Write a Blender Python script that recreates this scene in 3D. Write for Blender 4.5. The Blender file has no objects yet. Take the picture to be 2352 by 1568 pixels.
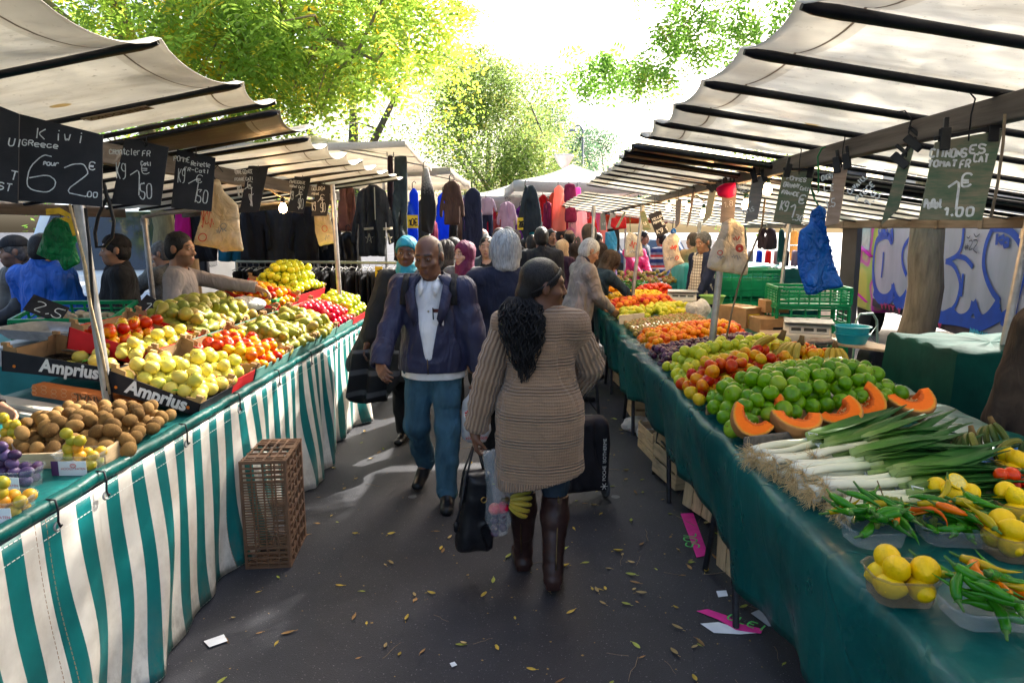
import bpy,math,random
import numpy as np
from mathutils import Vector,Matrix
random.seed(11)
RNG=np.random.default_rng(11)
SC=bpy.context.scene
COL=SC.collection
rad=math.radians
PI=math.pi
CAM_Z,FPX,PITCH,YAW=1.8,1568.0,rad(9.38),rad(0.87)
cd=bpy.data.cameras.new("camera")
cam=bpy.data.objects.new("camera",cd)
COL.objects.link(cam)
cam.location=(0,0,CAM_Z)
cam.rotation_euler=(PI/2-PITCH,0,YAW)
cd.sensor_width=36.0
cd.lens=36.0*FPX/2352.0
cd.clip_end=2000
cd.clip_start=0.05
SC.camera=cam
def ray(u,v):
 x,y=(u-1176)/FPX,(784-v)/FPX
 fy=math.cos(PITCH)+y*math.sin(PITCH)
 fz=-math.sin(PITCH)+y*math.cos(PITCH)
 return Vector((x*math.cos(YAW)-fy*math.sin(YAW),x*math.sin(YAW)+fy*math.cos(YAW),fz))
def at_z(u,v,z):
 d=ray(u,v);return Vector((0,0,CAM_Z))+d*((z-CAM_Z)/d.z)
def at_y(u,v,y):
 d=ray(u,v);return Vector((0,0,CAM_Z))+d*(y/d.y)
def at_x(u,v,x):
 d=ray(u,v);return Vector((0,0,CAM_Z))+d*(x/d.x)
def at_plane(u,v,p0,n):
 d=ray(u,v);o=Vector((0,0,CAM_Z));n=Vector(n)
 return o+d*((Vector(p0)-o).dot(n)/d.dot(n))
class NT:
 def __init__(s,name):
  s.m=bpy.data.materials.new(name);s.m.use_nodes=True
  s.t=s.m.node_tree;s.t.nodes.clear()
  s.out=s.n('ShaderNodeOutputMaterial')
 def n(s,kind,**kw):
  nd=s.t.nodes.new(kind)
  for k,v in kw.items():
   if k in nd.inputs and not hasattr(nd,k):nd.inputs[k].default_value=v
   else:setattr(nd,k,v)
  return nd
 def l(s,a,b):s.t.links.new(a,b)
 def coords(s,kind='Object'):
  return s.n('ShaderNodeTexCoord').outputs[kind]
 def attr(s,name,out='Vector'):
  a=s.n('ShaderNodeAttribute');a.attribute_name=name;return a.outputs[out]
 def mapping(s,vec,scale=(1,1,1),loc=(0,0,0),rot=(0,0,0)):
  m=s.n('ShaderNodeMapping');s.l(vec,m.inputs[0])
  m.inputs['Scale'].default_value=scale;m.inputs['Location'].default_value=loc;m.inputs['Rotation'].default_value=rot
  return m.outputs[0]
 def noise(s,vec,scale,detail=3,rough=0.55,out=0):
  nd=s.n('ShaderNodeTexNoise');s.l(vec,nd.inputs['Vector'])
  nd.inputs['Scale'].default_value=scale;nd.inputs['Detail'].default_value=detail;nd.inputs['Roughness'].default_value=rough
  return nd.outputs[out]
 def ramp(s,fac,stops,interp='LINEAR'):
  r=s.n('ShaderNodeValToRGB');s.l(fac,r.inputs[0]);e=r.color_ramp.elements
  r.color_ramp.interpolation=interp
  while len(e)<len(stops):e.new(0.5)
  for k,(p,c)in enumerate(stops):
   e[k].position=p;e[k].color=(*c[:3],1)if not isinstance(c,(int,float))else(c,c,c,1)
  return r.outputs[0]
 def mix(s,fac,a,b,mode='MIX'):
  m=s.n('ShaderNodeMix');m.data_type='RGBA';m.blend_type=mode
  for sock,v in((m.inputs[0],fac),(m.inputs[6],a),(m.inputs[7],b)):
   if hasattr(v,'is_output'):s.l(v,sock)
   elif isinstance(v,(int,float)):sock.default_value=v
   else:sock.default_value=(*v[:3],1)
  return m.outputs[2]
 def math(s,op,a,b=0.0,c=0.0):
  m=s.n('ShaderNodeMath');m.operation=op
  for k,v in enumerate((a,b,c)):
   if hasattr(v,'is_output'):s.l(v,m.inputs[k])
   else:m.inputs[k].default_value=v
  return m.outputs[0]
 def sep(s,vec):
  x=s.n('ShaderNodeSeparateXYZ');s.l(vec,x.inputs[0]);return x.outputs
 def bump(s,h,strength=0.3,dist=0.01):
  b=s.n('ShaderNodeBump');s.l(h,b.inputs['Height'])
  b.inputs['Strength'].default_value=strength;b.inputs['Distance'].default_value=dist
  return b.outputs[0]
 def bsdf(s,col,rough=0.6,metal=0.0,spec=0.26,normal=None,coat=0.0,sheen=0.0,alpha=1.0,trans=0.0,sss=0.0):
  p=s.n('ShaderNodeBsdfPrincipled')
  if hasattr(col,'is_output'):s.l(col,p.inputs['Base Color'])
  else:p.inputs['Base Color'].default_value=(*col[:3],1)
  if hasattr(rough,'is_output'):s.l(rough,p.inputs['Roughness'])
  else:p.inputs['Roughness'].default_value=rough
  p.inputs['Metallic'].default_value=metal;p.inputs['Specular IOR Level'].default_value=spec
  p.inputs['Coat Weight'].default_value=coat;p.inputs['Sheen Weight'].default_value=sheen
  p.inputs['Alpha'].default_value=alpha;p.inputs['Transmission Weight'].default_value=trans
  if sss:p.inputs['Subsurface Weight'].default_value=sss;p.inputs['Subsurface Radius'].default_value=(0.01,0.004,0.002);p.inputs['Subsurface Scale'].default_value=1.0
  if normal is not None:s.l(normal,p.inputs['Normal'])
  return p.outputs[0]
 def add_translucent(s,sh,col,fac):
  t=s.n('ShaderNodeBsdfTranslucent')
  if hasattr(col,'is_output'):s.l(col,t.inputs[0])
  else:t.inputs[0].default_value=(*col[:3],1)
  m=s.n('ShaderNodeMixShader');m.inputs[0].default_value=fac
  s.l(sh,m.inputs[1]);s.l(t.outputs[0],m.inputs[2]);return m.outputs[0]
 def done(s,sh):
  s.l(sh,s.out.inputs[0]);return s.m
MATS={}
def mat(name,col,rough=0.6,var=0.18,scale=8.0,bump=0.0,bscale=60.0,metal=0.0,spec=0.26,trans=0.0,tcol=None,sheen=0.0,coat=0.0,stretch=(1,1,1),objvar=0.0,sss=0.0):
 """A procedural surface: base colour broken up by noise, optional bump, optional thin-cloth translucency."""
 if name in MATS:return MATS[name]
 t=NT(name);co=t.coords()
 if stretch!=(1,1,1):co=t.mapping(co,stretch)
 lo=tuple(c*(1-var)for c in col);hi=tuple(min(1,c*(1+var))for c in col)
 c=t.ramp(t.noise(co,scale),[(0.3,lo),(0.7,hi)])
 if objvar:
  oi=t.n('ShaderNodeObjectInfo')
  hs=t.n('ShaderNodeHueSaturation');t.l(c,hs.inputs['Color'])
  v=t.math('MULTIPLY_ADD',oi.outputs['Random'],2*objvar,1-objvar);t.l(v,hs.inputs['Value'])
  c=hs.outputs[0]
 nrm=t.bump(t.noise(co,bscale,4),bump)if bump else None
 sh=t.bsdf(c,rough,metal,spec,nrm,coat=coat,sheen=sheen,sss=sss)
 if trans:sh=t.add_translucent(sh,tcol or c,trans)
 MATS[name]=t.done(sh);return MATS[name]
def film(name,col,rough=0.32,trans=0.3,crease=0.8):
 """Thin plastic film: sharp random creases, some light shining through."""
 t=NT(name);co=t.coords();n=t.n('ShaderNodeTexNoise');t.l(co,n.inputs['Vector']);n.inputs['Scale'].default_value=7.0;n.inputs['Detail'].default_value=4;n.inputs['Distortion'].default_value=2.2
 vo=t.n('ShaderNodeTexVoronoi');vo.feature='DISTANCE_TO_EDGE';t.l(t.mix(0.12,co,n.outputs['Color']),vo.inputs['Vector']);vo.inputs['Scale'].default_value=11
 h=t.math('ADD',n.outputs[0],t.math('MULTIPLY',t.math('MINIMUM',vo.outputs[0],0.12),2.0));c=t.ramp(n.outputs[0],[(0.3,tuple(q*0.8 for q in col)),(0.7,tuple(min(1,q*1.15)for q in col))])
 MATS[name]=t.done(t.add_translucent(t.bsdf(c,rough,0,0.5,t.bump(h,crease,0.03)),c,trans));return MATS[name]
def emit(name,col,strength):
 t=NT(name);e=t.n('ShaderNodeEmission');e.inputs[0].default_value=(*col,1);e.inputs[1].default_value=strength
 return t.done(e.outputs[0])
def clear_plastic(name,tint=(0.9,0.93,0.95),alpha=0.35,rough=0.12):
 if name in MATS:return MATS[name]
 t=NT(name)
 b=t.bsdf(tint,rough,0,0.6)
 tr=t.n('ShaderNodeBsdfTransparent');tr.inputs[0].default_value=(0.93,0.95,0.96,1)
 f=t.n('ShaderNodeLayerWeight');f.inputs[0].default_value=0.25
 fac=t.math('ADD',t.math('MULTIPLY',f.outputs['Facing'],0.16),alpha)
 m=t.n('ShaderNodeMixShader');t.l(fac,m.inputs[0]);t.l(tr.outputs[0],m.inputs[1]);t.l(b,m.inputs[2])
 MATS[name]=t.done(m.outputs[0]);return MATS[name]
class MB:
 def __init__(s):s.v,s.f,s.mi,s.tc,s.n=[],[],[],[],0
 def add(s,verts,faces,mi=0,tc=None):
  verts=[tuple(p)for p in verts]
  s.v+=verts
  s.tc+=[tuple(c)for c in tc]if tc is not None else verts
  k=s.n;s.n+=len(verts)
  s.f+=[tuple(i+k for i in f)for f in faces]
  s.mi+=[mi]*len(faces);return s
 def box(s,c,size,rz=0.0,mi=0,M=None,taper=1.0):
  x,y,z=(q/2 for q in size);pts=[]
  for sz in(-1,1):
   t=taper if sz<0 else 1.0
   for a,b in((-1,-1),(1,-1),(1,1),(-1,1)):pts.append(Vector((a*x*t,b*y*t,sz*z)))
  m=M if M is not None else Matrix.Rotation(rz,3,'Z')
  pts=[m@p+Vector(c)for p in pts]
  return s.add(pts,[(3,2,1,0),(4,5,6,7),(0,1,5,4),(1,2,6,5),(2,3,7,6),(3,0,4,7)],mi)
 def bar(s,a,b,w,h,mi=0,up=(0,0,1)):
  a,b=Vector(a),Vector(b);d=(b-a);L=d.length;d.normalize()
  sx=d.cross(Vector(up));sx=sx.normalized()if sx.length>1e-5 else Vector((1,0,0));u=sx.cross(d)
  return s.box((a+b)/2,(w,L,h),mi=mi,M=Matrix((sx,d,u)).transposed())
 def tube(s,pts,r,n=8,mi=0,closed=False,caps=True,flat=1.0):
  P=[Vector(p)for p in pts];m=len(P);rr=r if isinstance(r,(list,tuple,np.ndarray))else[r]*m
  up=None;V,F,T=[],[],[];run=0.0
  for i in range(m):
   if closed:d=P[(i+1)%m]-P[i-1]
   else:d=P[min(i+1,m-1)]-P[max(i-1,0)]
   if d.length<1e-9:d=Vector((0,0,1))
   d.normalize()
   if up is None:up=Vector((0,0,1))if abs(d.z)<0.9 else Vector((1,0,0))
   x=d.cross(up)
   if x.length<1e-4:x=d.cross(Vector((0.3,1,0.2)))
   x.normalize();up=x.cross(d)
   if i:run+=(P[i]-P[i-1]).length
   for k in range(n):
    a=2*PI*k/n
    V.append(P[i]+(x*math.cos(a)+up*math.sin(a)*flat)*rr[i]);T.append((k/n,run,0))
  for i in range(m if closed else m-1):
   j=(i+1)%m
   for k in range(n):F.append((i*n+k,i*n+(k+1)%n,j*n+(k+1)%n,j*n+k))
  if caps and not closed:
   F.append(tuple(range(n))[::-1]);F.append(tuple((m-1)*n+k for k in range(n)))
  return s.add(V,F,mi,T)
 def lathe(s,prof,n=16,c=(0,0,0),M=None,mi=0,sx=1.0,sy=1.0):
  V,F=[],[];m=len(prof)
  for r,z in prof:
   for k in range(n):
    a=2*PI*k/n;V.append(Vector((r*math.cos(a)*sx,r*math.sin(a)*sy,z)))
  for i in range(m-1):
   for k in range(n):F.append((i*n+k,i*n+(k+1)%n,(i+1)*n+(k+1)%n,(i+1)*n+k))
  if prof[0][0]>1e-6:F.append(tuple(range(n))[::-1])
  if prof[-1][0]>1e-6:F.append(tuple((m-1)*n+k for k in range(n)))
  M=M if M is not None else Matrix.Identity(3)
  return s.add([M@p+Vector(c)for p in V],F,mi)
 def sheet(s,rows,mi=0,tc=None,thick=0.0):
  m,n=len(rows),len(rows[0]);V=[p for r in rows for p in r]
  F=[(i*n+j,i*n+j+1,(i+1)*n+j+1,(i+1)*n+j)for i in range(m-1)for j in range(n-1)]
  T=[c for r in tc for c in r]if tc is not None else None
  return s.add(V,F,mi,T)
 def prism(s,poly,o,ux,uy,depth,mi=0):
  """A flat outline (list of (a, b)) carried to o + a ux + b uy and given the thickness depth along ux x uy."""
  o,ux,uy=Vector(o),Vector(ux),Vector(uy);nn=ux.cross(uy).normalized()*depth;k=len(poly)
  A=[o+ux*a+uy*b for a,b in poly]
  V=A+[p+nn for p in A]
  F=[tuple(range(k))[::-1],tuple(range(k,2*k))]+[(i,(i+1)%k,(i+1)%k+k,i+k)for i in range(k)]
  return s.add(V,F,mi)
 def ribbon(s,pts,w,nrm,mi=0):
  P=[Vector(p)for p in pts];nrm=Vector(nrm);V=[]
  for i,p in enumerate(P):
   d=P[min(i+1,len(P)-1)]-P[max(i-1,0)]
   x=d.cross(nrm);x=x.normalized()*w/2 if x.length>1e-9 else Vector((w/2,0,0))
   V+=[p-x,p+x]
  return s.add(V,[(2*i,2*i+2,2*i+3,2*i+1)for i in range(len(P)-1)],mi)
 def mesh(s,name,mats,smooth=None):
  me=bpy.data.meshes.new(name);me.from_pydata(s.v,[],s.f)
  for m in(mats if isinstance(mats,(list,tuple))else[mats]):me.materials.append(m)
  me.polygons.foreach_set('material_index',s.mi)
  a=me.attributes.new('tc','FLOAT_VECTOR','POINT');a.data.foreach_set('vector',np.array(s.tc,np.float32).ravel())
  if smooth is not None:
   me.polygons.foreach_set('use_smooth',[True]*len(me.polygons))
   if smooth<180:me.set_sharp_from_angle(angle=rad(smooth))
  me.update();return me
 def build(s,name,mats,parent=None,smooth=None,bevel=0.0,solid=0.0,loc=None):
  o=ob(name,s.mesh(name,mats,smooth),parent,loc)
  if solid:
   q=o.modifiers.new('solid','SOLIDIFY');q.thickness=solid;q.offset=0
  if bevel:
   q=o.modifiers.new('bevel','BEVEL');q.width=bevel;q.segments=2;q.limit_method='ANGLE'
  return o
KIDS={}
def ob(name,me,parent=None,loc=None):
 o=bpy.data.objects.new(name,me);COL.objects.link(o)
 if parent is not None:
  o.parent=parent;KIDS.setdefault(parent.name,[]).append(o)
 if loc is not None:o.location=loc
 return o
def tag(o,label=None,cat=None,group=None,kind=None):
 if label:o['label']=label
 if cat:o['category']=cat
 if group:o['group']=group
 if kind:o['kind']=kind
 return o
def thing(name,label,cat,loc=(0,0,0),rz=0.0,group=None):
 o=bpy.data.objects.new(name,None);COL.objects.link(o)
 o.location=loc;o.rotation_euler=(0,0,rz);o.empty_display_size=0.1
 return tag(o,label,cat,group)
def copy_tree(o,parent=None):
 c=o.copy();COL.objects.link(c)
 if parent is not None:c.parent=parent
 for ch in KIDS.get(o.name,[]):copy_tree(ch,c)
 return c
def dup(src,loc,rz=None,label=None,group=None,scale=None):
 c=copy_tree(src);c.location=loc
 if rz is not None:c.rotation_euler=rz if isinstance(rz,(tuple,list))else(0,0,rz)
 if scale:c.scale=(scale,)*3 if isinstance(scale,(int,float))else scale
 return tag(c,label,None,group)
GL=dict(A="002640|1232",B="00063645433303|33424130 00",C="4536160501103041",D="000626442000",E="46060040|0333",F="460600|0333",G="45361605011030414323",H="0006|4046|0343",I="2026",J="464130100102",K="0006|460340",L="060040",M="0006234640",N="00064046",O="160501103041453616",P="00063645443303",Q="160501103041453616|2240",R="00063645443303|2340",S="453616050413334241301001",T="0646|2620",U="060110304146",V="062046",W="0610233046",X="0046|0640",Y="0623|4623|2320",Z="06460040",a="344433141303011030414|4440",g="4536160504133343|46413010",i="2024|2526",k="0006|440240|1240",r="0004|02143444",e="02424334140301103040",m="0004|0314241320|23344340",o="1403011030414334 14",u="0401103044|4440",n="0004|0314344340",t="2621 3041|0444",l="2620",c="4334140301103041")
GL.update({'0':"160501103041453616",'1':"042620",'2':"051636454400 40",'3':"06163645342333424130 1001",'4':"360242|3630",'5':"460603334241301001",'6':"36260401103041423302",'7':"064610",'8':"16051443453616|14031130414334",'9':"44331304051636454430",',':"2110",'.':"2021",'\u20ac':"4536160501103041|0333|0232",'#':"1016|3036|0242|0444",'-':"0343","'":"2625",'/':"0046",'!':"2622|2120"})
GL={k:v.replace(' ','')for k,v in GL.items()}
def glyph_lines(ch):
 g=GL.get(ch)or GL.get(ch.upper(),'');out=[]
 for st in g.split('|'):
  pr=[(int(st[i]),int(st[i+1]))for i in range(0,len(st)-1,2)]
  if len(pr)>1:out.append(pr)
 return out
def smooth_line(p,k=3):
 if len(p)<3:return p
 out=[p[0]]
 for i in range(1,len(p)-1):
  a,b,c=p[i-1],p[i],p[i+1]
  for t in(0.25,0.5,0.75):
   q=((1-t)**2,2*t*(1-t),t*t);m0=((a[0]+b[0])/2,(a[1]+b[1])/2);m1=((b[0]+c[0])/2,(b[1]+c[1])/2)
   out.append((q[0]*m0[0]+q[1]*b[0]+q[2]*m1[0],q[0]*m0[1]+q[1]*b[1]+q[2]*m1[1]))
 out.append(p[-1]);return out
def write(mb,text,o,ux,uy,h,w,mi,jit=0.25,slant=0.1,adv=None,rnd=None,fit=None):
 """Strokes of text from the point o; ux, uy are unit vectors along and up the line, h the letter height, w the line width."""
 rnd=rnd or random;o,ux,uy=Vector(o),Vector(ux),Vector(uy);n=ux.cross(uy);u=h/6.0;x=0.0
 if fit:
  wd=sum(3.2 if ch==' ' else(adv or 5.6)*(0.72 if ch.islower()and ch not in GL else 1.0)*(0.6 if ch in ".,i1'!" else 1.0)for ch in text)*u
  if wd>fit:ux=ux*(fit/wd)
 for ch in text:
  if ch==' ':x+=3.2*u;continue
  sc=0.72 if ch.islower()and ch not in GL else 1.0
  dy=rnd.uniform(-1,1)*jit*u
  for ln in glyph_lines(ch):
   ln=[(a+rnd.uniform(-jit,jit),b+rnd.uniform(-jit,jit))for a,b in ln]
   pts=[o+ux*(x+(a+b*slant)*u*sc)+uy*(b*u*sc+dy)for a,b in smooth_line(ln)]
   mb.ribbon(pts,w,n.normalized(),mi)
  x+=(adv or 5.6)*u*sc*(0.6 if ch in ".,i1'!" else 1.0)
 return x
def text_mesh(txt,size,shear=0.0,bold=0.0,extrude=0.0):
 cu=bpy.data.curves.new('t','FONT');cu.body=txt;cu.size=size;cu.shear=shear;cu.offset=bold;cu.extrude=extrude
 cu.align_x='CENTER';cu.align_y='CENTER';cu.resolution_u=3
 o=bpy.data.objects.new('t',cu);COL.objects.link(o)
 dg=bpy.context.evaluated_depsgraph_get();me=bpy.data.meshes.new_from_object(o.evaluated_get(dg))
 V=[tuple(v.co)for v in me.vertices];F=[tuple(p.vertices)for p in me.polygons]
 bpy.data.objects.remove(o);bpy.data.curves.remove(cu);bpy.data.meshes.remove(me)
 return V,F
def put_text(mb,txt,size,o,ux,uy,mi,shear=0.0,bold=0.0,squash=1.0):
 V,F=text_mesh(txt,size,shear,bold);o,ux,uy=Vector(o),Vector(ux),Vector(uy)
 mb.add([o+ux*(p[0]*squash)+uy*p[1]for p in V],F,mi)
def polygonize(F,lo,h):
 ins=F<0;c=None;nx,ny,nz=F.shape
 OFF=[(i,j,k)for i in(0,1)for j in(0,1)for k in(0,1)]
 cnt=np.zeros((nx-1,ny-1,nz-1),np.int8)
 for i,j,k in OFF:cnt+=ins[i:nx-1+i,j:ny-1+j,k:nz-1+k]
 act=(cnt>0)&(cnt<8);ai=np.argwhere(act);N=len(ai)
 idx=np.full(act.shape,-1,np.int64);idx[act]=np.arange(N)
 val={o:F[ai[:,0]+o[0],ai[:,1]+o[1],ai[:,2]+o[2]]for o in OFF}
 acc=np.zeros((N,3));num=np.zeros(N)
 for o in OFF:
  for ax in range(3):
   if o[ax]:continue
   q=list(o);q[ax]=1;f0,f1=val[o],val[tuple(q)]
   m=(f0<0)!=(f1<0);t=f0[m]/(f0[m]-f1[m])
   p=np.tile(np.array(o,float),(m.sum(),1));p[:,ax]+=t;acc[m]+=p;num[m]+=1
 V=np.array(lo)+h*(ai+acc/num[:,None])
 faces=[]
 for ax in range(3):
  b,c2=(ax+1)%3,(ax+2)%3
  s0=[slice(None)]*3;s1=[slice(None)]*3;s0[ax]=slice(0,-1);s1[ax]=slice(1,None)
  a0,a1=ins[tuple(s0)],ins[tuple(s1)];e=np.argwhere(a0!=a1)
  e=e[(e[:,b]>0)&(e[:,c2]>0)&(e[:,b]<F.shape[b]-1)&(e[:,c2]<F.shape[c2]-1)]
  inside=ins[e[:,0],e[:,1],e[:,2]];q=[]
  for db,dc in((-1,-1),(0,-1),(0,0),(-1,0)):
   p=e.copy();p[:,b]+=db;p[:,c2]+=dc;q.append(idx[p[:,0],p[:,1],p[:,2]])
  q=np.stack(q,1);q[~inside]=q[~inside][:,::-1];faces.append(q)
 return V,np.concatenate(faces)
def np_mesh(name,V,Q,mats,smooth=True,color=None,mi=None):
 me=bpy.data.meshes.new(name);me.vertices.add(len(V));me.vertices.foreach_set('co',np.asarray(V,np.float32).ravel())
 k=Q.shape[1];me.loops.add(Q.size);me.loops.foreach_set('vertex_index',np.asarray(Q,np.int32).ravel())
 me.polygons.add(len(Q));me.polygons.foreach_set('loop_start',np.arange(0,Q.size,k,dtype=np.int32))
 me.update(calc_edges=True)
 for m in(mats if isinstance(mats,(list,tuple))else[mats]):me.materials.append(m)
 me.polygons.foreach_set('use_smooth',np.full(len(Q),smooth))
 if mi is not None:me.polygons.foreach_set('material_index',np.asarray(mi,np.int32))
 if color is not None:
  a=me.attributes.new('col','FLOAT_COLOR','POINT')
  a.data.foreach_set('color',np.concatenate([color,np.ones((len(V),1))],1).astype(np.float32).ravel())
 me.validate();return me
def folds(p,f,seed=0,stretch=(1,1,1),n=5):
 """A smooth pseudo-random field in about -1..1 over points p (.., 3)."""
 r=np.random.default_rng(seed);out=0.0;q=[p[k]*stretch[k]for k in range(3)]
 for i in range(n):
  d=r.normal(size=3);d/=np.linalg.norm(d);w=f*r.uniform(0.6,1.6);ph=r.uniform(0,7)
  out=out+np.sin(w*(d[0]*q[0]+d[1]*q[1]+d[2]*q[2])+ph+1.3*out)
 return out/n*1.6
I3=np.eye(3)
class Sdf:
 def __init__(s,lo,hi,h):
  s.lo=np.array(lo,float);s.h=h;s.n=(np.ceil((np.array(hi,float)-s.lo)/h)).astype(int)+1
  s.F=np.full(s.n,0.2,np.float32);s.frame()
 def frame(s,o=(0,0,0),Rm=I3):s.fr=(np.array(o,float),np.array(Rm,float));s.kk=float(np.linalg.norm(s.fr[1][:,0]));return s
 def W(s,p):return s.fr[0]+s.fr[1]@np.array(p,float)
 def block(s,lo,hi):
  a=np.maximum(np.floor((lo-s.lo)/s.h).astype(int),0);b=np.minimum(np.ceil((hi-s.lo)/s.h).astype(int)+1,s.n)
  if(b<=a).any():return None,None
  sl=tuple(slice(x,y)for x,y in zip(a,b))
  ax=[(s.lo[k]+s.h*np.arange(a[k],b[k])).astype(np.float32)for k in range(3)]
  X,Y,Z=np.meshgrid(*ax,indexing='ij');o,Rm=s.fr
  X,Y,Z=X-o[0],Y-o[1],Z-o[2];Rm=Rm/s.kk**2
  return sl,[Rm[0,k]*X+Rm[1,k]*Y+Rm[2,k]*Z for k in range(3)]
 def put(s,sl,d,k,op):
  f=s.F[sl];d=d*s.kk
  if op=='cut':
   d=-d
   t=np.clip(0.5-0.5*(f-d)/k,0,1);s.F[sl]=f*(1-t)+d*t+k*t*(1-t)
  else:
   t=np.clip(0.5+0.5*(f-d)/k,0,1);s.F[sl]=f*(1-t)+d*t-k*t*(1-t)
 def cone(s,a,b,ra,rb,k=0.02,sc=(1,1,1),op='add'):
  a,b,sc=np.array(a,float),np.array(b,float),np.array(sc,float);r=max(ra,rb)
  m=r*sc+k+3*s.h;P=[s.W(q)for q in(a,b)];mm=np.abs(s.fr[1])@m
  sl,L=s.block(np.minimum(*P)-mm,np.maximum(*P)+mm)
  if sl is None:return s
  A,B=a/sc,b/sc;ba=B-A;bb=max(ba@ba,1e-9)
  p=[L[i]/np.float32(sc[i])-np.float32(A[i])for i in range(3)]
  t=np.clip((p[0]*ba[0]+p[1]*ba[1]+p[2]*ba[2])/bb,0,1)
  d=np.sqrt((p[0]-t*ba[0])**2+(p[1]-t*ba[1])**2+(p[2]-t*ba[2])**2)-(ra+(rb-ra)*t)
  s.put(sl,d*min(sc),k,op);return s
 def ell(s,c,r,k=0.02,op='add'):
  c,r=np.array(c,float),np.array(r,float);mm=np.abs(s.fr[1])@(r+k+3*s.h);w=s.W(c)
  sl,L=s.block(w-mm,w+mm)
  if sl is None:return s
  q=[(L[i]-c[i])/r[i]for i in range(3)]
  k0=np.sqrt(q[0]**2+q[1]**2+q[2]**2);k1=np.sqrt(sum((q[i]/r[i])**2 for i in range(3)))+1e-6
  s.put(sl,k0*(k0-1)/k1,k,op);return s
 def box(s,c,r,k=0.01,rd=0.01,op='add'):
  c,r=np.array(c,float),np.array(r,float);mm=np.abs(s.fr[1])@(r+k+3*s.h);w=s.W(c)
  sl,L=s.block(w-mm,w+mm)
  if sl is None:return s
  q=[np.abs(L[i]-c[i])-(r[i]-rd)for i in range(3)]
  d=np.sqrt(sum(np.maximum(x,0)**2 for x in q))+np.minimum(np.maximum(np.maximum(q[0],q[1]),q[2]),0)-rd
  s.put(sl,d,k,op);return s
 def grid(s):
  ax=[(s.lo[k]+s.h*np.arange(s.n[k])).astype(np.float32)for k in range(3)]
  return np.meshgrid(*ax,indexing='ij',sparse=True)
 def plane(s,p,nrm):
  """Keep only what lies behind the plane through p with outward normal nrm (in the current frame)."""
  G=s.grid();o=s.W(p);n=s.fr[1]@np.array(nrm,float);n=n/np.linalg.norm(n)
  s.F=np.maximum(s.F,(n[0]*(G[0]-o[0])+n[1]*(G[1]-o[1])+n[2]*(G[2]-o[2])).astype(np.float32));return s
 def wrinkle(s,amp,f,seed=0,stretch=(1,1,0.5)):
  near=np.abs(s.F)<amp*3+2*s.h;ii=np.argwhere(near);p=s.lo+s.h*ii
  s.F[near]+=(amp*folds([p[:,0],p[:,1],p[:,2]],f,seed,stretch)).astype(np.float32);return s
 def tri(s):
  for k in range(3):
   i0=[slice(None)]*3;i1=[slice(None)]*3;i0[k]=0;i1[k]=-1
   s.F[tuple(i0)]=0.2;s.F[tuple(i1)]=0.2
  return polygonize(s.F,s.lo,s.h)
def relax(V,Q,it=2):
 E=np.concatenate([Q[:,[k,(k+1)%4]]for k in range(4)]);E=np.concatenate([E,E[:,::-1]]);cnt=np.bincount(E[:,0],minlength=len(V))[:,None]
 for _ in range(it):
  V=V*0.4+0.6*np.stack([np.bincount(E[:,0],V[E[:,1],k],len(V))for k in range(3)],1)/np.maximum(cnt,1)
 return V,Q
def seg_dist(P,poly):
 """Signed distance (negative inside) of 2-D points P (n, 2) to a closed outline."""
 A=np.array(poly,float);B=np.roll(A,-1,0);best=np.full(len(P),1e9);inside=np.zeros(len(P),bool)
 for a,b in zip(A,B):
  ba=b-a;pa=P-a;t=np.clip(pa@ba/max(ba@ba,1e-12),0,1)
  best=np.minimum(best,np.hypot(*(pa-t[:,None]*ba).T))
  cr=((a[1]>P[:,1])!=(b[1]>P[:,1]))
  with np.errstate(divide='ignore',invalid='ignore'):
   xi=(b[0]-a[0])*(P[:,1]-a[1])/(b[1]-a[1])+a[0]
  inside^=cr&(P[:,0]<xi)
 return np.where(inside,-best,best)
def puff(poly,T=0.03,edge=0.05,h=0.012,wave=0.0,wf=20.0,seed=0,ws=(1,0.3),min_t=0.004):
 """A filled outline with real thickness: half-depth T, rounded over 'edge', its middle sheet waved by folds. Local x, z = outline, y = depth."""
 A=np.array(poly,float);pad=3*h;dep=T+wave*1.7+3*h
 lo=np.array([A[:,0].min()-pad,-dep,A[:,1].min()-pad]);hi=np.array([A[:,0].max()+pad,dep,A[:,1].max()+pad])
 n=np.ceil((hi-lo)/h).astype(int)+1
 xs=lo[0]+h*np.arange(n[0]);zs=lo[2]+h*np.arange(n[2]);X,Z=np.meshgrid(xs,zs,indexing='ij')
 d=seg_dist(np.stack([X.ravel(),Z.ravel()],1),poly).reshape(X.shape)
 q=np.clip(1+d/edge,0,1);t=min_t+(T-min_t)*np.sqrt(np.clip(1-q*q,0,1))
 w=wave*folds([X,X*0,Z],wf,seed,(ws[0],1,ws[1]))if wave else 0*X
 t=t*(1-0.30*np.abs(folds([X,X*0,Z],wf*2.2,seed+7,(ws[0],1,ws[1]*1.3))))if wave else t
 ys=lo[1]+h*np.arange(n[1])
 F=np.abs(ys[None,:,None]-w[:,None,:])-t[:,None,:]
 F=np.maximum(F,d[:,None,:]).astype(np.float32)
 return relax(*polygonize(F,lo,h),3)
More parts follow.
